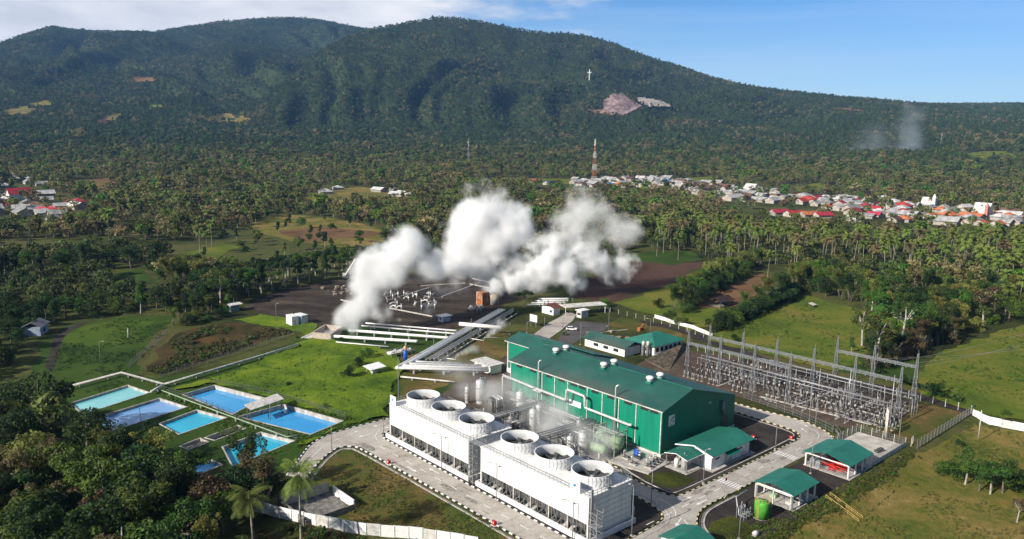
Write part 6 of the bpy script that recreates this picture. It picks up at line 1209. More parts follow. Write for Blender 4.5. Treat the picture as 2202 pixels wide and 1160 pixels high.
def tree_kind(kind, seed, m, lod):
    """-> crown mesh, trunk mesh; about 10 m tall at scale 1"""
    r = random.Random(seed); bl = []; tr = MB(); tr.smooth = True
    n, sz = {0: (2600, .42), 1: (900, .75), 2: (240, 1.25)}[lod]; nb = 16 if lod == 0 else 11
    if kind == 'broad':
        for k in range(nb): a = r.uniform(0, 6.28); d = r.uniform(.3, 1)**.6*3.3; z = r.uniform(4.6, 8.6)-d*.35; bl.append(((d*math.cos(a), d*math.sin(a), z), (r.uniform(1.0, 1.9),)*2+(r.uniform(.8, 1.35),)))
        bl.append(((0, 0, 7.6), (2.2, 2.2, 1.8))); th = 4.6
    elif kind == 'tall':
        for k in range(nb): a = r.uniform(0, 6.28); z = r.uniform(3.8, 9.6); d = r.uniform(.2, 1)*2.0*(1.15-z/12); bl.append(((d*math.cos(a), d*math.sin(a), z), (r.uniform(.8, 1.4),)*2+(r.uniform(.7, 1.2),)))
        th = 5.5
    elif kind == 'umbrella':
        for k in range(nb): a = r.uniform(0, 6.28); d = r.uniform(.2, 1)**.6*4.0; z = 8.4-d*.25+r.uniform(-.5, .5); bl.append(((d*math.cos(a), d*math.sin(a), z), (r.uniform(1.0, 1.7),)*2+(r.uniform(.45, .8),)))
        th = 7.0
    elif kind == 'bamboo':
        for k in range(nb+4): a = r.uniform(0, 6.28); t = r.uniform(.25, 1); d = t*t*3.2; z = 1.5+8.2*math.sin(t*1.75); bl.append(((d*math.cos(a), d*math.sin(a), z), (r.uniform(.7, 1.2),)*2+(r.uniform(.6, 1.3),)))
        th = 3; n = int(n*1.1); sz *= .8
    elif kind == 'shrub':
        for k in range(nb): a = r.uniform(0, 6.28); d = r.uniform(0, 1)**.6*3.6; z = r.uniform(1.2, 6.0)*(1-.3*d/3.6); bl.append(((d*math.cos(a), d*math.sin(a), z), (r.uniform(1.1, 1.9),)*2+(r.uniform(1., 1.7),)))
        th = 2
    elif kind == 'sparse':
        for k in range(nb): a = r.uniform(0, 6.28); d = r.uniform(.4, 1)*3.4; z = r.uniform(5.6, 9.4); bl.append(((d*math.cos(a), d*math.sin(a), z), (r.uniform(.6, 1.0),)*2+(r.uniform(.4, .7),)))
        th = 6.0; n = int(n*.45)
    v = leaf_cloud(bl, n, sz); nn = 8 if lod == 0 else (5 if lod == 1 else 4); R = .26 if kind != 'bamboo' else .12
    if kind == 'bamboo' or kind == 'shrub':
        for k in range(5): a = r.uniform(0, 6.28); tr.tube([(.3*math.cos(a), .3*math.sin(a), -.4), (.8*math.cos(a), .8*math.sin(a), th*.8), (1.8*math.cos(a), 1.8*math.sin(a), th*1.7)], [.13, .1, .04], nn)
    else:
        bx_, by_ = r.uniform(-.4, .4), r.uniform(-.4, .4); tr.tube([(0, 0, -.6), (0, 0, .4), (bx_*.5, by_*.5, th*.55), (bx_, by_, th), (bx_*.6, by_*.6, 8.6)], [R*1.5, R, R*.8, R*.6, .05], nn)
        for c, rr in bl[:(9 if lod == 0 else 4)]: tr.tube([(bx_, by_, th*r.uniform(.72, 1.0)), ((bx_+c[0])/2, (by_+c[1])/2, (th+c[2])/2-.25), c], [R*.42, R*.3, .04], max(4, nn-2))
    return cloud_mesh('crown', v, m), tr.mesh('trunk', PALEBARK if kind in ('umbrella', 'sparse', 'tall') else BARK)
def palm_kind(seed, m, lod, mt=None):
    r = random.Random(seed); tr = MB(); tr.smooth = True; lean = r.uniform(.2, 1.1); pts = [(lean*(k/6)**2, 0, -.4+10.4*k/6) for k in range(7)]; tr.tube(pts, [.20, .16, .14, .13, .12, .12, .11], 8 if lod == 0 else 5); top_ = Vector(pts[-1]); V_ = []
    nf = 24 if lod == 0 else 15
    for f in range(nf):
        a = f*2.399+r.uniform(-.2, .2); el = r.uniform(-.55, 1.15) if f > 3 else 1.2; L_ = r.uniform(2.9, 3.8); d = Vector((math.cos(a), math.sin(a), 0)); side = Vector((-d.y, d.x, 0)); pos = top_.copy(); ang = el; ns = 9 if lod == 0 else 5; P_ = [pos.copy()]
        for k in range(ns): pos = pos+(d*math.cos(ang)+Vector((0, 0, math.sin(ang))))*L_/ns; ang -= (1.7 if el > 0 else .9)/ns; P_.append(pos.copy())
        nl = 22 if lod == 0 else 6
        for k in range(nl):
            u = .12+.88*k/(nl-1); i = min(ns-1, int(u*ns)); p = P_[i].lerp(P_[i+1], u*ns-i); t_ = (P_[i+1]-P_[i]).normalized(); w_ = (.85 if lod == 0 else 1.0)*math.sin(math.pi*min(1, .2+.8*u))**.7*(1-.35*u)+.12
            for sg_ in (-1, 1):
                q = p+side*sg_*w_+t_*w_*.55-Vector((0, 0, w_*(.5+.3*r.random()))); h_ = t_*(L_/nl*(.30 if lod == 0 else .62)); V_ += [p-h_, p+h_, q+h_*.35, q-h_*.2]
    v = np.array([tuple(x) for x in V_]); return cloud_mesh('crown', v, m), tr.mesh('trunk', PALMBARK)
PROTO = {}
def proto(key):
    if key not in PROTO:
        kind, m, lod, sd = key; PROTO[key] = palm_kind(sd, m, lod) if kind == 'palm' else tree_kind(kind, sd*31+len(kind), m, lod)
    return PROTO[key]
NAMES = {'broad': 'broadleaf_tree', 'tall': 'tall_tree', 'umbrella': 'umbrella_tree', 'bamboo': 'bamboo', 'shrub': 'shrub', 'sparse': 'pale_trunk_tree', 'palm': 'palm_tree'}; CATS = {'bamboo': 'bamboo', 'shrub': 'shrub', 'palm': 'palm'}
NT = [0, 0]
TPOS = []
def plant_tree(P, kind, m, s, label, group=None, lod=0, sz=None, rot=None):
    cr, tk_ = proto((kind, m, lod, rt_.randint(0, 3))); t = bpy.data.objects.new(NAMES[kind], None); C.objects.link(t); t.location = P; t.rotation_euler = (0, 0, rt_.uniform(0, 6.28) if rot is None else rot); c_ = .74 if kind == 'palm' and lod else 1.; t.scale = (c_*s*rt_.uniform(.9, 1.1), c_*s*rt_.uniform(.9, 1.1), sz or s*rt_.uniform(.92, 1.1))
    tag(t, label, CATS.get(kind, 'tree'), group)
    for n, me_ in (('crown', cr), ('trunk', tk_)): o = bpy.data.objects.new(n, me_); C.objects.link(o); o.parent = t
    NT[1 if kind == 'palm' else 0] += 1; TPOS.append((P[0], P[1])); return t
MN = {}
def pt3(px, py):
    P = hit(px, py) if py < 470 else gp(px, py); P.z = T1(P.x, P.y); return P
REST = []   # trees past the individual ones: (x, y, scale, prototype index)
def grove(poly, sp, kinds, mats_, smin, smax, lab, group, lod=0, keep=1., limit=999, over=False):
    W3 = [gp(*p) for p in poly]; xs = [p.x for p in W3]; ys = [p.y for p in W3]; wp = [(p.x, p.y) for p in W3]; k = 0; pts = []
    X, Y = [q.ravel() for q in np.meshgrid(np.arange(min(xs), max(xs), sp), np.arange(min(ys), max(ys), sp), indexing='ij')]; X = X+nr_.uniform(-.42, .42, len(X))*sp; Y = Y+nr_.uniform(-.42, .42, len(Y))*sp
    ok = inpoly(X, Y, wp) & (nr_.rand(len(X)) < keep)
    if not over:
        for c in CLEAR: ok &= ~inpoly(X, Y, c)
    pts = sorted((math.hypot(a, b), a, b) for a, b in zip(X[ok].tolist(), Y[ok].tolist()))
    for d, a, b in pts:
        kd, mm, s = rt_.choice(kinds), rt_.choice(mats_), rt_.uniform(smin, smax)
        if k < limit: plant_tree((a, b, T1(a, b)), kd, mm, s, lab.format(MN.get(mm, '')) if '{' in lab else lab, group, lod); k += 1
        else: REST.append((a, b, s, mm)); TPOS.append((a, b))
def row(pts, sp, kinds, mats_, smin, smax, lab, group, lod=0, wob=1.2):
    P = [gp(*p) for p in pts]
    for q in walk([(p.x, p.y) for p in P], sp): a, b = q.x+rt_.uniform(-wob, wob), q.y+rt_.uniform(-wob, wob); plant_tree((a, b, T1(a, b)), rt_.choice(kinds), rt_.choice(mats_), rt_.uniform(smin, smax), lab, group, lod)
def one(px, py, kind, m, s, lab, lod=0, sz=None): return plant_tree(pt3(px, py), kind, m, s, lab, None, lod, sz)
# single trees and shrubs that stand apart
one(648, 1192, 'palm', L_PALM, 1.45, 'tall coconut palm in front of the white wall, nearer the plastered pit'); one(546, 1205, 'palm', L_PALM, 1.35, 'tall coconut palm in front of the white wall, at the leaf strewn path')
for a in [(750, 812, 'shrub', L_DARK, .62, 'dark round shrub on the meadow nearest the white shade roof'), (772, 790, 'shrub', L_DARK, .55, 'dark shrub on the meadow behind the white shade roof'), (790, 770, 'shrub', L_MID, .55, 'looser green shrub on the meadow near the fat white pipes'), (735, 735, 'shrub', L_DARK, .3, 'small dark bush under the fat white pipe at the silencer box'), (640, 728, 'shrub', L_MID, .22, 'tiny bush on the bright grass below the scrub plot fence'),
          (1126, 662, 'umbrella', L_DARK, .85, 'dark spreading tree leaning over the far end of the long pipe rack'), (1300, 660, 'shrub', L_BRIGHT, .75, 'bright green bush at the near corner of the ploughed field'), (1182, 600, 'shrub', L_DARK, .9, 'dark bush under the steam behind the rusty stack'), (1012, 598, 'shrub', L_DARK, .8, 'dark bush at the far edge of the well pad under the steam'),
          (2006, 852, 'shrub', L_DARK, .75, 'dark green bush at the track beside the tall back gantry'), (2068, 948, 'shrub', L_DARK, .34, 'low dark bush at the foot of the leaning pale pole'), (2160, 890, 'shrub', L_MID, .35, 'small round bush on the slope above the white boundary wall'),
          (2052, 1005, 'shrub', L_MID, .95, 'leafy bush at the open side of the paddock thicket'), (2078, 1022, 'tall', L_MID, .9, 'slim young tree in the paddock thicket, beside the leafy bush'), (2108, 1035, 'broad', L_MID, .85, 'fuller crowned tree in the middle of the paddock thicket'), (2132, 1042, 'umbrella', L_MID, .85, 'flat crowned tree on thin pale stems in the paddock thicket'), (2158, 1040, 'broad', L_MID, .95, 'tallest full crowned tree of the paddock thicket'), (2185, 1028, 'shrub', L_MID, .85, 'dark bush closing the paddock thicket'), (2190, 1100, 'sparse', L_DRY, .6, 'bare brownish bush at the edge of the dry paddock'), (2215, 1140, 'shrub', L_DRY, .5, 'low brown bush in the dry paddock corner'),
          (1884, 782, 'sparse', L_OLIVE, 2.1, 'tall white trunked tree with level branches in front of the dry bushes'), (1937, 745, 'sparse', L_MID, 1.9, 'second white trunked tree with level branches, deeper in the grove'), (2113, 700, 'sparse', L_DRY, 1.8, 'bare forking pale tree at the edge of the sloping field'), (1853, 745, 'sparse', L_OLIVE, 1.5, 'thin pale tree on the corner of the pasture'), (1830, 760, 'tall', L_MID, .6, 'little green sapling standing in the pasture'),
          (1212, 722, 'shrub', L_OLIVE, .32, 'low olive bush between entrance road and car park'), (1225, 660, 'tall', L_MID, .5, 'small tree behind the gate house'), (1580, 735, 'shrub', L_DARK, .5, 'dark bush where the hedge meets the track'), (1465, 700, 'shrub', L_OLIVE, .8, 'pale twiggy bush beside the concrete post fence'), (1440, 690, 'shrub', L_DARK, .75, 'dark bush at the end of the concrete post fence'), (1415, 662, 'shrub', L_DARK, .7, 'dark bush at the plough field side of the pale tree row'),
          (490, 668, 'tall', L_BRIGHT, .75, 'bright slim tree beside the small pad shelter'), (620, 830, 'shrub', L_DARK, .2, 'small tuft on the bright meadow beside the blue ponds'), (700, 880, 'shrub', L_MID, .25, 'low shrub on the meadow above the largest blue pond')]:
    one(*a)
MN.update({L_DARK: 'dark green', L_MID: 'mid green', L_OLIVE: 'olive green', L_YEL: 'yellowish', L_DRY: 'brown', L_BRIGHT: 'bright green'})
G_ = '{} tree'
grove([(-330, 930), (40, 925), (130, 965), (215, 1020), (330, 1048), (430, 1056), (520, 1064), (612, 1078), (580, 1108), (500, 1150), (430, 1180), (560, 1300), (500, 1420), (-300, 1420)], 7.2, ['broad', 'broad', 'tall', 'bamboo', 'broad', 'sparse'], [L_DARK, L_MID, L_DARK, L_OLIVE, L_MID, L_YEL, L_DRY], .85, 1.65, '{} tree in the dense grove below the ponds', 'trees of the grove below the ponds', limit=85)
for px, py, k, m, s, lab in [(95, 940, 'broad', L_DARK, 1.75, 'biggest dark crown standing over the milky pond corner'), (25, 930, 'broad', L_DARK, 1.6, 'big dark crown at the frame edge beside the biggest one'), (330, 1062, 'bamboo', L_YEL, 1.35, 'yellowish bamboo clump rising in front of the long pale blue pond'), (265, 1055, 'bamboo', L_OLIVE, 1.3, 'olive bamboo clump next to the yellowish one'), (415, 1058, 'umbrella', L_MID, 1.0, 'loose grey green crown beside the short turquoise pond'), (560, 1092, 'broad', L_DARK, .95, 'dark round crown against the bright turquoise pond'), (600, 1085, 'broad', L_DARK, .8, 'smaller dark crown between turquoise pond and road bend'), (120, 1075, 'broad', L_DRY, 1.4, 'rusty brown crown in the middle of the grove'), (200, 1080, 'broad', L_OLIVE, 1.4, 'broad olive crown in the middle of the grove'), (440, 1110, 'umbrella', L_MID, 1.0, 'pale leaved hanging tree at the dark hollow'), (480, 1150, 'broad', L_BRIGHT, 1.0, 'bright green crown at the end of the white wall'), (90, 1180, 'sparse', L_DRY, 1.2, 'bare pale stemmed tree low in the grove')]:
    one(px, py, k, m, s, lab)
grove([(-200, 640), (0, 625), (130, 600), (235, 590), (240, 640), (370, 640), (470, 640), (520, 650), (490, 668), (395, 684), (250, 680), (140, 692), (92, 722), (40, 800), (-200, 860)], 9.5, ['broad', 'broad', 'shrub', 'tall'], [L_DARK, L_DARK, L_DARK, L_MID], .8, 1.25, '{} tree in the shaded grove behind the grass field', 'trees of the shaded grove behind the grass field', limit=60)  # mostly dark leaves, so a cloud's shadow is put into the crown colour
grove([(330, 600), (420, 585), (520, 585), (540, 630), (480, 640), (350, 640)], 9, ['bamboo', 'broad'], [L_OLIVE, L_YEL, L_MID, L_DARK], 1.0, 1.4, '{} tree in the tall clump at the dark pad corner', 'trees of the clump at the pad corner', limit=24)
grove([(-100, 585), (60, 560), (230, 545), (400, 560), (330, 590), (230, 582), (120, 595), (-100, 620)], 11, ['broad', 'tall'], [L_DARK, L_DARK, L_MID], 1.1, 1.5, '{} tree in the darkest strip behind the shaded grove', 'trees of the dark strip', limit=26)  # dark leaves here too carry the cloud's shadow as colour
row([(400, 700), (440, 690), (480, 682), (505, 678)], 5, ['shrub'], [L_DARK, L_MID], .6, .85, 'dark shrub in the hedge between scrub plot and pad', 'shrubs of the hedge by the scrub plot'); row([(375, 700), (420, 680), (470, 668)], 5, ['shrub', 'bamboo'], [L_DARK, L_OLIVE], .6, .85, 'dark shrub in the hedge between scrub plot and pad', 'shrubs of the hedge by the scrub plot')
for o_, l_ in ((0, 0), (-11, 1), (-22, 2)): row([(480+o_*.5, 655+o_), (560, 632+o_), (640, 610+o_), (720, 596+o_), (800, 583+o_), (900, 577+o_)], 9.5, ['umbrella', 'umbrella', 'tall'], [L_MID, L_DARK, L_MID], 1.1, 1.45, ['pale trunked tree in the front line of the wood behind the well pad', 'tree in the second line of the wood behind the well pad', 'tree in the back line of the wood behind the well pad'][l_], ['front line trees behind the well pad', 'second line trees behind the well pad', 'back line trees behind the well pad'][l_])
row([(1452, 668), (1480, 650), (1530, 612), (1600, 578), (1640, 566)], 6.5, ['bamboo', 'broad', 'shrub'], [L_OLIVE, L_YEL, L_MID], .95, 1.3, 'pale feathery tree in the row beside the ploughed field', 'pale trees beside the ploughed field'); row([(1475, 672), (1530, 632), (1610, 588)], 6.5, ['shrub', 'broad'], [L_DARK, L_MID], .75, 1.1, 'darker tree on the stubble side of the pale row', 'darker trees on the stubble side of the pale row')
row([(1540, 712), (1600, 684), (1660, 658), (1722, 632)], 4.0, ['shrub'], [L_DARK, L_DARK, L_MID], .95, 1.25, 'dark shrub in the thick hedge along the bright pasture', 'shrubs of the pasture hedge'); row([(1600, 672), (1660, 648), (1730, 622)], 7, ['shrub', 'bamboo'], [L_OLIVE, L_MID], 1.0, 1.4, 'paler shrub on the far side of the pasture hedge', 'paler shrubs of the pasture hedge')
row([(1880, 800), (1905, 782), (1950, 770), (1990, 748), (2050, 732)], 4.4, ['shrub', 'bamboo'], [L_DRY, L_DRY, L_YEL, L_DARK], .9, 1.3, 'dry tan thicket shrub beside the sloping field', 'dry thicket shrubs by the sloping field')
grove([(1725, 628), (1780, 640), (1852, 662), (1880, 700), (1880, 760), (1930, 775), (2020, 735), (2110, 715), (2230, 675), (2330, 640), (2330, 575), (2202, 590), (2000, 590), (1900, 605), (1800, 590), (1720, 590), (1680, 600)], 8.6, ['broad', 'tall', 'bamboo', 'broad', 'shrub'], [L_MID, L_OLIVE, L_BRIGHT, L_YEL, L_DARK, L_OLIVE], .95, 1.5, '{} tree in the mixed grove behind the bright pasture', 'trees of the mixed grove behind the pasture', limit=110, keep=.85)
PG = [(1385, 536), (1410, 510), (1545, 512), (1660, 528), (1800, 534), (1990, 532), (2300, 540), (2400, 600), (2202, 650), (2100, 632), (2000, 612), (1900, 596), (1780, 584), (1680, 572), (1560, 560), (1520, 552), (1440, 540)]
PB = [(1380, 536), (1420, 470), (1545, 470), (1660, 496), (1800, 508), (1990, 512), (2300, 522), (2400, 600), (2202, 650), (2000, 612), (1780, 584), (1560, 560)]
grove(PG, 11.5, ['palm'], [L_PALM, L_PALM, L_PALM, L_PALMD], 1.45, 1.9, 'slender coconut palm in the grove between plant and village', 'coconut palms of the big grove', lod=1, keep=.75, limit=230)
for px, py in ((1412, 552), (1426, 545), (1458, 560), (1562, 575), (1570, 590), (1650, 600), (1705, 595), (2190, 668), (2160, 690), (2150, 655), (430, 545), (445, 548), (455, 530)): one(px, py, 'palm', L_PALM, 1.5, f'coconut palm standing clear of the trees {dict([(1412, "at the far edge of the ploughed field"), (1426, "beside the twin at the ploughed field"), (1458, "at the fence of the ploughed field"), (1562, "over the stubble field"), (1570, "just before the one over the stubble field"), (1650, "behind the pasture hedge"), (1705, "at the pasture hedge end"), (2190, "by the dry trunks above the sloping field"), (2160, "low above the sloping field"), (2150, "behind the low one above the sloping field"), (430, "tallest in the dark farmland clearing"), (445, "beside the tallest one in the farmland clearing"), (455, "behind the pair in the farmland clearing")])[px]}', 1)
grove([(1000, 520), (1150, 470), (1400, 432), (1560, 448), (1420, 485), (1392, 536), (1330, 560), (1260, 590), (1200, 592), (1100, 600), (1010, 590), (905, 572), (830, 570)], 13, ['broad', 'tall', 'bamboo'], [L_MID, L_OLIVE, L_DARK, L_DRY, L_MID], .9, 1.4, '{} tree in the wood behind the steam plumes', 'trees of the wood behind the steam', lod=1, limit=45)
grove(PB, 9.5, ['broad', 'tall', 'shrub'], [L_DARK, L_MID, L_OLIVE, L_MID, L_DARK], .6, 1.0, 'x', None, lod=1, keep=.9, limit=0)
grove([(420, 560), (480, 470), (700, 440), (980, 430), (1000, 520), (830, 565), (700, 575), (560, 600)], 20, ['broad', 'tall'], [L_MID, L_DARK, L_OLIVE], .7, 1.1, '{} tree standing in the open farmland before the far wood', 'farmland trees before the far wood', lod=1, keep=.7, limit=40)
grove([(520, 505), (560, 462), (640, 445), (760, 455), (840, 480), (860, 512), (760, 540), (640, 520)], 26, ['broad', 'tall'], [L_DARK, L_MID, L_MID], .75, 1.0, '{} round tree with its own shadow in the tan farm field', 'trees dotting the tan farm field', lod=1, keep=.75, over=True)
# ---- the far wood: everything beyond, one mass of scattered trees
HID = np.maximum.accumulate((GZ-H)/np.maximum(RR, 1), axis=1)
def far_points(r0, r1, sp, seed):
    rs_ = np.random.RandomState(seed); ang = rad(42); n = int((r1*r1-r0*r0)*ang/sp/sp); r = np.sqrt(rs_.uniform(r0*r0, r1*r1, n)); a = rs_.uniform(-ang, ang, n); x, y = r*np.sin(a), r*np.cos(a); z = T(x, y)
    ia = np.clip(np.searchsorted(np.radians(azs), a), 1, na-1); ir = np.clip(np.searchsorted(rs, r)-1, 0, nr-1); ok = (z+28-H)/r > HID[ia, ir]; px, py = prv(x, y, z)
    ok &= (py < 520) | (px < -20) | (px > 2222)
    for c in CLEAR:
        cx = [p[0] for p in c]; cyy = [p[1] for p in c]; bb = (x > min(cx)) & (x < max(cx)) & (y > min(cyy)) & (y < max(cyy)); i = np.where(bb)[0]
        if len(i): ok[i[inpoly(x[i], y[i], c)]] = False
    for c in CLEARPX: ok &= ~inpoly(px, py, c)
    for v in VILL: ok &= ~(inpoly(px, py, v) & (rs_.rand(n) < .9))
    op = fbm(x/95., y/60., 3); ok &= ~((r < 1500) & (op > .24-.04*((px < 1000) & (px > 150))) & (py > 395))
    return x[ok], y[ok], z[ok], r[ok], rs_
VILL = [[(1120, 386), (1440, 382), (1660, 412), (1990, 440), (2202, 462), (2202, 494), (1980, 490), (1660, 476), (1540, 456), (1430, 424), (1120, 414)], [(1540, 440), (1660, 458), (1800, 468), (1990, 484), (2202, 494), (2202, 512), (1990, 504), (1800, 496), (1640, 488), (1530, 466)], [(0, 405), (60, 400), (200, 440), (190, 488), (-20, 494)]]
F_A = leafmat('far_leaf_green', (0.1688, 0.2025, 0.0459), (0.0575, 0.0759, 0.0207), .35); F_B = leafmat('far_leaf_dark', (0.0952, 0.1260, 0.0336), (0.0312, 0.0456, 0.0144), .35); F_C = leafmat('far_leaf_olive', (0.2430, 0.2362, 0.0743), (0.0920, 0.0978, 0.0322), .3); F_D = leafmat('far_leaf_tan', (0.3375, 0.2700, 0.1283), (0.1380, 0.1150, 0.0575), .3)
FAR = [('broad', F_A), ('broad', F_B), ('tall', F_A), ('broad', F_C), ('bamboo', F_C), ('broad', F_D), ('tall', F_B), ('broad', L_HILL), ('tall', L_HILL), ('broad', F_D), ('broad', L_BRIGHT), ('palm', L_PALM)]
NEARI = {L_DARK: 1, L_MID: 0, L_OLIVE: 3, L_YEL: 5, L_DRY: 9, L_BRIGHT: 10}
pc = bpy.data.collections.new('far_tree_kinds')
FIDX = {}
for i, (k, m) in enumerate(FAR):
    bmj = bmesh.new(); cr, tk_ = palm_kind(3, m, 2) if k == 'palm' else tree_kind(k, 100+i, m, 2); bmj.from_mesh(cr); nfc = len(bmj.faces); bmj.from_mesh(tk_); bmj.faces.ensure_lookup_table()
    for f in bmj.faces[nfc:]: f.material_index = 1
    me = bpy.data.meshes.new(f'far_tree_{chr(97+i)}'); bmj.to_mesh(me); bmj.free(); me.materials.append(m); me.materials.append(BARK); o = bpy.data.objects.new(f'kind_{chr(97+i)}', me); pc.objects.link(o); FIDX.setdefault(m, i)
PX_, PY_, PZ_, PS_, PI_ = [], [], [], [], []
for (r0, r1, sp, sd) in ((470, 1200, 9.6, 1), (1200, 2500, 10.8, 2), (2500, 6100, 10.5, 3)):
    x, y, z, r, rs_ = far_points(r0, r1, sp, sd); n = len(x); tone = fbm(x/140.+3, y/140., 3); u = rs_.rand(n); low = np.clip((2300-r)/900, 0, 1)
    lowset = np.array([0, 1, 2, 3, 4, 5, 3, 11, 4, 10, 9, 0]); hillset = np.array([7, 8, 7, 1, 7, 8, 6, 7, 8, 3, 7, 9]); k = np.clip(((u*.8+tone*.5+.1)*12).astype(int), 0, 11)
    PI_ += list(np.where(rs_.rand(n) < low, lowset[k], hillset[k])); PX_ += list(x); PY_ += list(y); PZ_ += list(z-.3); PS_ += list(np.where(r > 2500, rs_.uniform(.75, 1.2, n)*(1+.6*(rs_.rand(n) > .88)), rs_.uniform(.7, 1.45, n)*(1+.5*(rs_.rand(n) > .86))))
for a, b, s, m in REST: PX_.append(a); PY_.append(b); PZ_.append(T1(a, b)); PS_.append(s); PI_.append(NEARI.get(m, 0))
me = bpy.data.meshes.new('far_wood'); me.from_pydata(list(zip(PX_, PY_, PZ_)), [], []); a1 = me.attributes.new('size', 'FLOAT', 'POINT'); a1.data.foreach_set('value', np.array(PS_, np.float32)); a2 = me.attributes.new('which', 'INT', 'POINT'); a2.data.foreach_set('value', np.array(PI_, np.int32))
fo = bpy.data.objects.new('forest', me); C.objects.link(fo); tag(fo, 'far forest covering the plain and the mountain slopes', 'forest', None, 'stuff')
ng = bpy.data.node_groups.new('scatter_trees', 'GeometryNodeTree'); ng.interface.new_socket('Geometry', in_out='INPUT', socket_type='NodeSocketGeometry'); ng.interface.new_socket('Geometry', in_out='OUTPUT', socket_type='NodeSocketGeometry')
def weed_kind(seed, m, n=26):
    v = leaf_cloud([((0, 0, .3), (.55, .55, .45)), ((.3, .2, .2), (.4, .4, .3))], n, .38, .8); return cloud_mesh('weed', v, m)
def G(t, **k):
    n = ng.nodes.new(t)
    for a, b in k.items(): setattr(n, a, b)
    return n
gi, go = G('NodeGroupInput'), G('NodeGroupOutput'); ci = G('GeometryNodeCollectionInfo'); ci.inputs[0].default_value = pc; ci.inputs[1].default_value = True; ci.inputs[2].default_value = True
ip = G('GeometryNodeInstanceOnPoints'); s1_ = G('GeometryNodeInputNamedAttribute', data_type='FLOAT'); s1_.inputs[0].default_value = 'size'; s2_ = G('GeometryNodeInputNamedAttribute', data_type='INT'); s2_.inputs[0].default_value = 'which'; rv_ = G('FunctionNodeRandomValue', data_type='FLOAT'); rv_.inputs[2].default_value = 0; rv_.inputs[3].default_value = 6.28; cx_ = G('ShaderNodeCombineXYZ')
lk = ng.links.new; lk(gi.outputs[0], ip.inputs['Points']); lk(ci.outputs[0], ip.inputs['Instance']); ip.inputs['Pick Instance'].default_value = True; lk([o for o in s2_.outputs if o.enabled][0], ip.inputs['Instance Index']); lk([o for o in s1_.outputs if o.enabled][0], ip.inputs['Scale']); lk([o for o in rv_.outputs if o.enabled][0], cx_.inputs[2]); lk(cx_.outputs[0], ip.inputs['Rotation']); lk(ip.outputs[0], go.inputs[0])
md = fo.modifiers.new('scatter', 'NODES'); md.node_group = ng
# tufts and weeds over the rough grass
wc = bpy.data.collections.new('weed_kinds')
for i, m in enumerate((L_BRIGHT, L_MID, L_OLIVE, L_YEL, L_DRY, L_DARK)): o = bpy.data.objects.new(f'tuft_{chr(97+i)}', weed_kind(i, m)); wc.objects.link(o)
wx, wy, wz_, ws, wi = [], [], [], [], []
def weeds(px, n, which, s0, s1, clump=.0):
    W3 = [gp(*p) for p in px]; wp = [(p.x, p.y) for p in W3]; xs = [p[0] for p in wp]; ys = [p[1] for p in wp]; x = nr_.uniform(min(xs), max(xs), n*5); y = nr_.uniform(min(ys), max(ys), n*5); ok = inpoly(x, y, wp) & (fbm(x/9, y/9, 3) > clump-.4)
    for c in HARD: ok &= ~inpoly(x, y, c)
    x, y = x[ok][:n], y[ok][:n]; k = len(x); wx.extend(x); wy.extend(y); wz_.extend(T(x, y)); ws.extend(nr_.uniform(s0, s1, k)*(1+.7*(nr_.rand(k) > .96))); wi.extend(nr_.choice(which, k))
HARD = [[tuple(Wd(*p)[:2]) for p in o] for o in ROADS]+[[tuple(Wd(*p)[:2]) for p in q] for q in ([(-47, -22), (-31, -22), (-31, 57), (-47, 57)], [(-31, 6), (34, -1), (34, 80), (-31, 80)])]
for q in ([(150, 862), (275, 826), (325, 845), (182, 896)], [(172, 910), (343, 853), (406, 876), (232, 936)], [(338, 912), (423, 878), (492, 899), (385, 940)], [(388, 849), (461, 825), (571, 856), (500, 896)], [(508, 897), (610, 866), (742, 906), (668, 940)], [(474, 962), (561, 926), (638, 949), (500, 1008)]): HARD.append([tuple(gp(*p)[:2]) for p in q])
weeds([(345, 846), (520, 792), (660, 735), (720, 737), (850, 760), (866, 795), (840, 850), (833, 890), (790, 906), (640, 962), (560, 990), (420, 900)], 4200, [0, 0, 0, 0, 3], .3, .8, .2)
weeds([(100, 800), (130, 730), (260, 686), (370, 690), (330, 745), (300, 800), (350, 830), (150, 870)], 1000, [1, 1, 5], .3, .8, .35)
weeds([(320, 800), (350, 745), (450, 702), (600, 708), (625, 715), (345, 805)], 900, [2, 4, 5, 4, 1], .6, 1.6, .3)
weeds([(1545, 1165), (1640, 1120), (1770, 1068), (1940, 975), (1985, 975), (1940, 1012), (1740, 1122), (1660, 1165)], 4200, [2, 4, 2, 3, 0], .25, .55, .25)
weeds([(1660, 1165), (1980, 990), (2090, 905), (2300, 940), (2400, 1200)], 3000, [2, 3, 4, 3, 3], .22, .6, .35)
weeds([(690, 1010), (760, 966), (1000, 1094), (1130, 1165), (900, 1165), (760, 1120)], 1400, [2, 1, 4, 3], .25, .5, .35)
weeds([(1985, 850), (2020, 760), (2230, 690), (2400, 700), (2400, 960), (2095, 890)], 1500, [0, 2, 0, 3], .5, 1.1, .3)
weeds([(1530, 735), (1722, 636), (1868, 690), (1850, 780), (1800, 800)], 1200, [2, 3, 0], .4, 1.0, .35)
weeds([(1850, 790), (1900, 800), (2000, 840), (2100, 880), (1960, 830)], 300, [1, 5], .8, 2.2, .2)
weeds([(560, 1165), (640, 1130), (780, 1160), (900, 1180), (900, 1300), (500, 1300)], 500, [4, 1, 5], .6, 1.5, .2)
me = bpy.data.meshes.new('weeds'); me.from_pydata(list(zip(wx, wy, wz_)), [], []); a1 = me.attributes.new('size', 'FLOAT', 'POINT'); a1.data.foreach_set('value', np.array(ws, np.float32)); a2 = me.attributes.new('which', 'INT', 'POINT'); a2.data.foreach_set('value', np.array(wi, np.int32))
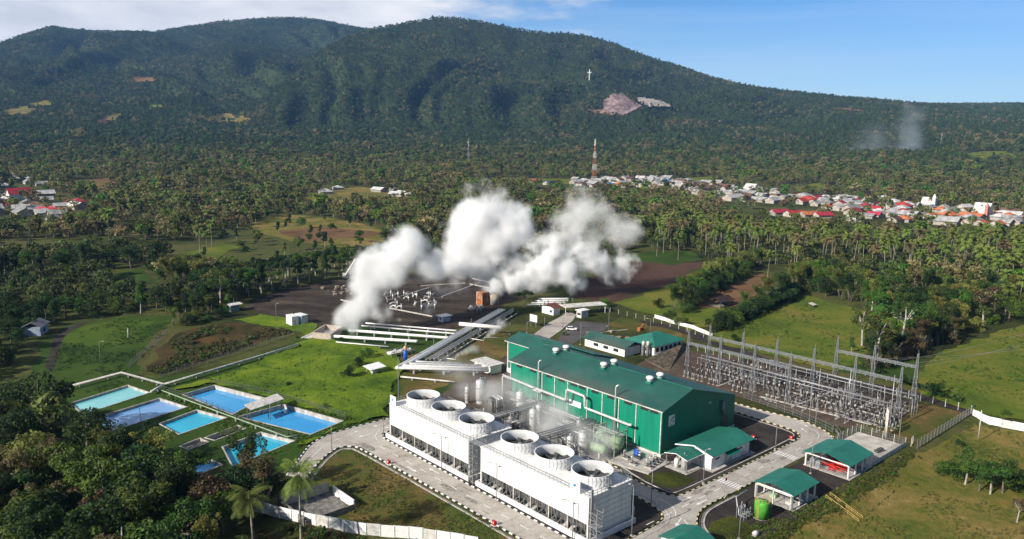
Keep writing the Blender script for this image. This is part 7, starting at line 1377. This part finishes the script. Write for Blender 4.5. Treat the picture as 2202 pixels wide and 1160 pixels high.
wo_ = bpy.data.objects.new('weeds', me); C.objects.link(wo_); tag(wo_, 'tufts and weeds over the rough grass', 'weeds', None, 'stuff')
ng2 = ng.copy(); [n for n in ng2.nodes if n.bl_idname == 'GeometryNodeCollectionInfo'][0].inputs[0].default_value = wc; md = wo_.modifiers.new('scatter', 'NODES'); md.node_group = ng2
print('trees', NT, 'far', len(PX_))
# ================================================================ steam, mist, smoke, haze
def on_ray(px, py, Y):
    d = ray(px, py); return CAM+d*(Y/d.y)
def vapour(name, label, cat, blobs, dens, nscale, amp, gain=2.2, col=(1, 1, 1), aniso=0.0, kind='stuff', detail=7, off=0., vox=None, warp=1.4, grow=1.25):
    """blobs: (px, py, radius in px, world y, weight)"""
    B = []
    for px, py, rp_, Y, wt in blobs: c = on_ray(px, py, Y); B.append((c, grow*rp_*(c-CAM).length/F, wt))
    bm = bmesh.new()
    for c, r, wt in B: bmesh.ops.create_icosphere(bm, subdivisions=2, radius=r*1.5, matrix=Matrix.Translation(c))
    me = bpy.data.meshes.new(name); bm.to_mesh(me); bm.free(); o = bpy.data.objects.new(name, me); C.objects.link(o); tag(o, label, cat, None, kind)
    rm = o.modifiers.new('union', 'REMESH'); rm.mode = 'VOXEL'; rm.voxel_size = vox or max(.4, min(r for c, r, wt in B)*.3)
    m = bpy.data.materials.new(name); m.use_nodes = True; t = m.node_tree; t.nodes.clear(); out = t.nodes.new('ShaderNodeOutputMaterial'); pv = t.nodes.new('ShaderNodeVolumePrincipled'); t.links.new(pv.outputs[0], out.inputs['Volume'])
    g = t.nodes.new('ShaderNodeNewGeometry')
    def MT(op, a, b=None, c=None, cl=False):
        n = t.nodes.new('ShaderNodeMath'); n.operation = op; n.use_clamp = cl
        for i, x in enumerate((a, b, c)):
            if x is None: continue
            if isinstance(x, (int, float)): n.inputs[i].default_value = x
            else: t.links.new(x, n.inputs[i])
        return n.outputs[0]
    wn = t.nodes.new('ShaderNodeTexNoise'); wn.inputs['Scale'].default_value = nscale*.42; wn.inputs['Detail'].default_value = 3; t.links.new(g.outputs['Position'], wn.inputs[0])
    w1 = t.nodes.new('ShaderNodeVectorMath'); w1.operation = 'MULTIPLY_ADD'; t.links.new(wn.outputs['Color'], w1.inputs[0]); w1.inputs[1].default_value = (warp/nscale,)*3; w1.inputs[2].default_value = (-warp*.5/nscale,)*3
    w2 = t.nodes.new('ShaderNodeVectorMath'); w2.operation = 'ADD'; t.links.new(w1.outputs[0], w2.inputs[0]); t.links.new(g.outputs['Position'], w2.inputs[1]); WP = w2.outputs[0]
    nz = t.nodes.new('ShaderNodeTexNoise'); nz.inputs['Scale'].default_value = nscale; nz.inputs['Detail'].default_value = detail; nz.inputs['Roughness'].default_value = .58; t.links.new(g.outputs['Position'], nz.inputs[0])
    f = None
    for c, r, wt in B:
        v = t.nodes.new('ShaderNodeVectorMath'); v.operation = 'DISTANCE'; t.links.new(WP, v.inputs[0]); v.inputs[1].default_value = c
        h = MT('MULTIPLY_ADD', v.outputs['Value'], -1.0/r*wt, wt); f = h if f is None else MT('SMOOTH_MAX', f, h, .25)
    nn = MT('MULTIPLY_ADD', nz.outputs[0], amp*2, -amp+off)
    q = MT('MULTIPLY', MT('ADD', f, nn), gain, None, True); q = MT('MULTIPLY', q, q); t.links.new(MT('MULTIPLY', q, dens), pv.inputs['Density'])
    pv.inputs['Color'].default_value = (*col, 1); pv.inputs['Anisotropy'].default_value = aniso
    me.materials.append(m); return o
YB = gp(712, 725).y
vapour('steam_plume', 'dense white steam column leaning up from the concrete silencer box', 'steam',
 [(712, 708, 17, YB+1, 1), (735, 692, 24, YB+2, 1), (762, 672, 31, YB+3, 1), (782, 640, 37, YB+5, 1), (806, 606, 43, YB+8, 1), (832, 572, 48, YB+11, 1), (868, 548, 46, YB+14, 1), (885, 530, 38, YB+16, 1), (905, 575, 36, YB+16, .8), (935, 578, 28, YB+20, .6), (700, 712, 14, YB, 1), (760, 700, 22, YB+2, .8), (800, 670, 28, YB+4, .7)], .30, .085, 1.15, 1.9, aniso=-.25)
Y2 = gp(1000, 640).y
vapour('steam_plume', 'biggest billowing white steam cloud standing over the well pad', 'steam',
 [(955, 572, 26, Y2-20, .8), (985, 565, 34, Y2-8, .9), (1000, 530, 42, Y2, 1), (1010, 490, 48, Y2+4, 1), (1060, 465, 58, Y2+6, 1), (1095, 490, 48, Y2+6, 1), (1055, 520, 50, Y2+5, 1), (1050, 560, 42, Y2+4, .8), (1085, 590, 28, Y2+4, .55), (1120, 560, 30, Y2+6, .45)], .30, .075, 1.15, 1.9, aniso=-.25)
vapour('steam_wisp', 'thin grey steam wisp rising from the valve cluster on the pad', 'steam',
 [(915, 668, 12, Y2-60, .6), (935, 650, 18, Y2-55, .6), (955, 628, 22, Y2-45, .6), (975, 605, 26, Y2-30, .6), (900, 672, 8, Y2-62, .6), (862, 690, 7, Y2-80, .6)], .10, .12, 1.0, 1.8, warp=.9, aniso=-.2)
Y3 = gp(1040, 655).y
vapour('steam_plume', 'brilliant white steam jet drifting sideways from the rusty stack', 'steam',
 [(1046, 622, 13, Y3+3, 1), (1070, 614, 19, Y3+4, 1), (1098, 604, 24, Y3+5, 1), (1130, 592, 30, Y3+8, 1.00), (1170, 585, 36, Y3+12, 0.98), (1215, 582, 36, Y3+16, 0.93), (1240, 605, 24, Y3+18, 0.73), (1255, 560, 34, Y3+20, 0.80), (1300, 570, 30, Y3+24, 0.68), (1335, 570, 26, Y3+28, 0.73), (1330, 590, 18, Y3+28, 0.68), (1180, 545, 34, Y3+14, .6)], .30, .13, 1.2, 1.9, warp=1.2, aniso=-.25)
vapour('steam_wisp', 'pale torn steam bank floating above the jet before the palms', 'steam',
 [(1200, 520, 38, Y3+20, 0.72), (1230, 480, 42, Y3+24, 0.87), (1262, 452, 36, Y3+26, 0.87), (1290, 470, 34, Y3+28, 0.82), (1320, 495, 36, Y3+30, 0.87), (1355, 488, 32, Y3+32, 0.92), (1372, 470, 20, Y3+32, 0.72), (1285, 515, 36, Y3+28, 0.72), (1240, 530, 34, Y3+24, 0.62)], .09, .075, 1.3, 1.8, aniso=-.25)
YT = 205
vapour('vapour', 'thin grey vapour hanging in the process yard behind the cooling tower fans', 'vapour',
 [(1000, 790, 50, gp(1000, 850).y, .6), (1010, 835, 40, gp(1000, 860).y, .7), (1060, 850, 46, gp(1070, 880).y, .6), (1130, 870, 60, gp(1140, 915).y, .7), (1200, 905, 60, gp(1210, 955).y, .7), (1270, 940, 50, gp(1270, 990).y, .7), (1310, 955, 44, gp(1310, 990).y, .7), (1180, 830, 44, gp(1180, 880).y, .5), (1250, 850, 46, gp(1250, 900).y, .5), (1280, 985, 34, gp(1270, 1010).y, .6)], .085, .07, .9, 1.7, warp=.8, aniso=-.2)
for k, (px, py, Yp, dx, dy, s, lab) in enumerate([(1162, 771, gp(1162, 850).y, 11, -4.5, 6, 'wisp of steam blowing from the vent pipe over the far end of the hall roof'), (1333, 833, gp(1333, 935).y, 12, -4, 6, 'wisp of steam blowing from the vent pipe over the near end of the hall roof'), (1050, 722, gp(1050, 730).y, 9, -8, 7, 'white steam burst at the pipe end east of the long rack'), (985, 763, gp(985, 772).y, 11, -4, 6, 'small white steam breath over the verge before the long rack')]):
    vapour('steam_wisp', lab, 'steam', [(px+dx*i*.8, py+dy*i*.8, s*(.8+.32*i), Yp+i*1.5, 1-.12*i) for i in range(5)], .35 if k > 1 else .14, .3, .35, 1.6, vox=.5, warp=.2)
P = hit(1940, 330)
vapour('smoke', 'thin bluish smoke rising from the forest on the far slope', 'smoke', [(1950, 320, 34, P.y, .7), (1945, 285, 30, P.y, .7), (1955, 255, 26, P.y, .6), (1940, 232, 16, P.y, .5), (1880, 305, 34, P.y, .55), (1850, 320, 30, P.y, .5), (1870, 345, 30, P.y, .5)], .007, .018, .6, 1.8, (.8, .88, 1))
P = hit(1575, 520)
vapour('smoke', 'faint smoke drifting between the coconut palms', 'smoke', [(1575, 505, 20, P.y, .7), (1582, 490, 16, P.y, .6), (1562, 498, 16, P.y, .6)], .02, .06, .6, 1.8, (.85, .9, 1))
hzb = MB().box(-7560, 7560, -7560, 7560, -5, 900); ho = hzb.obj('haze', bpy.data.materials.new('haze')); tag(ho, 'pale blue haze over the whole land', 'haze', None, 'stuff')
m = ho.data.materials[0]; m.use_nodes = True; t = m.node_tree; t.nodes.clear(); out = t.nodes.new('ShaderNodeOutputMaterial'); pv = t.nodes.new('ShaderNodeVolumePrincipled'); pv.inputs['Color'].default_value = (.24, .51, 1.0, 1); pv.inputs['Density'].default_value = 4.2e-5; pv.inputs['Anisotropy'].default_value = 0.0; t.links.new(pv.outputs[0], out.inputs['Volume'])
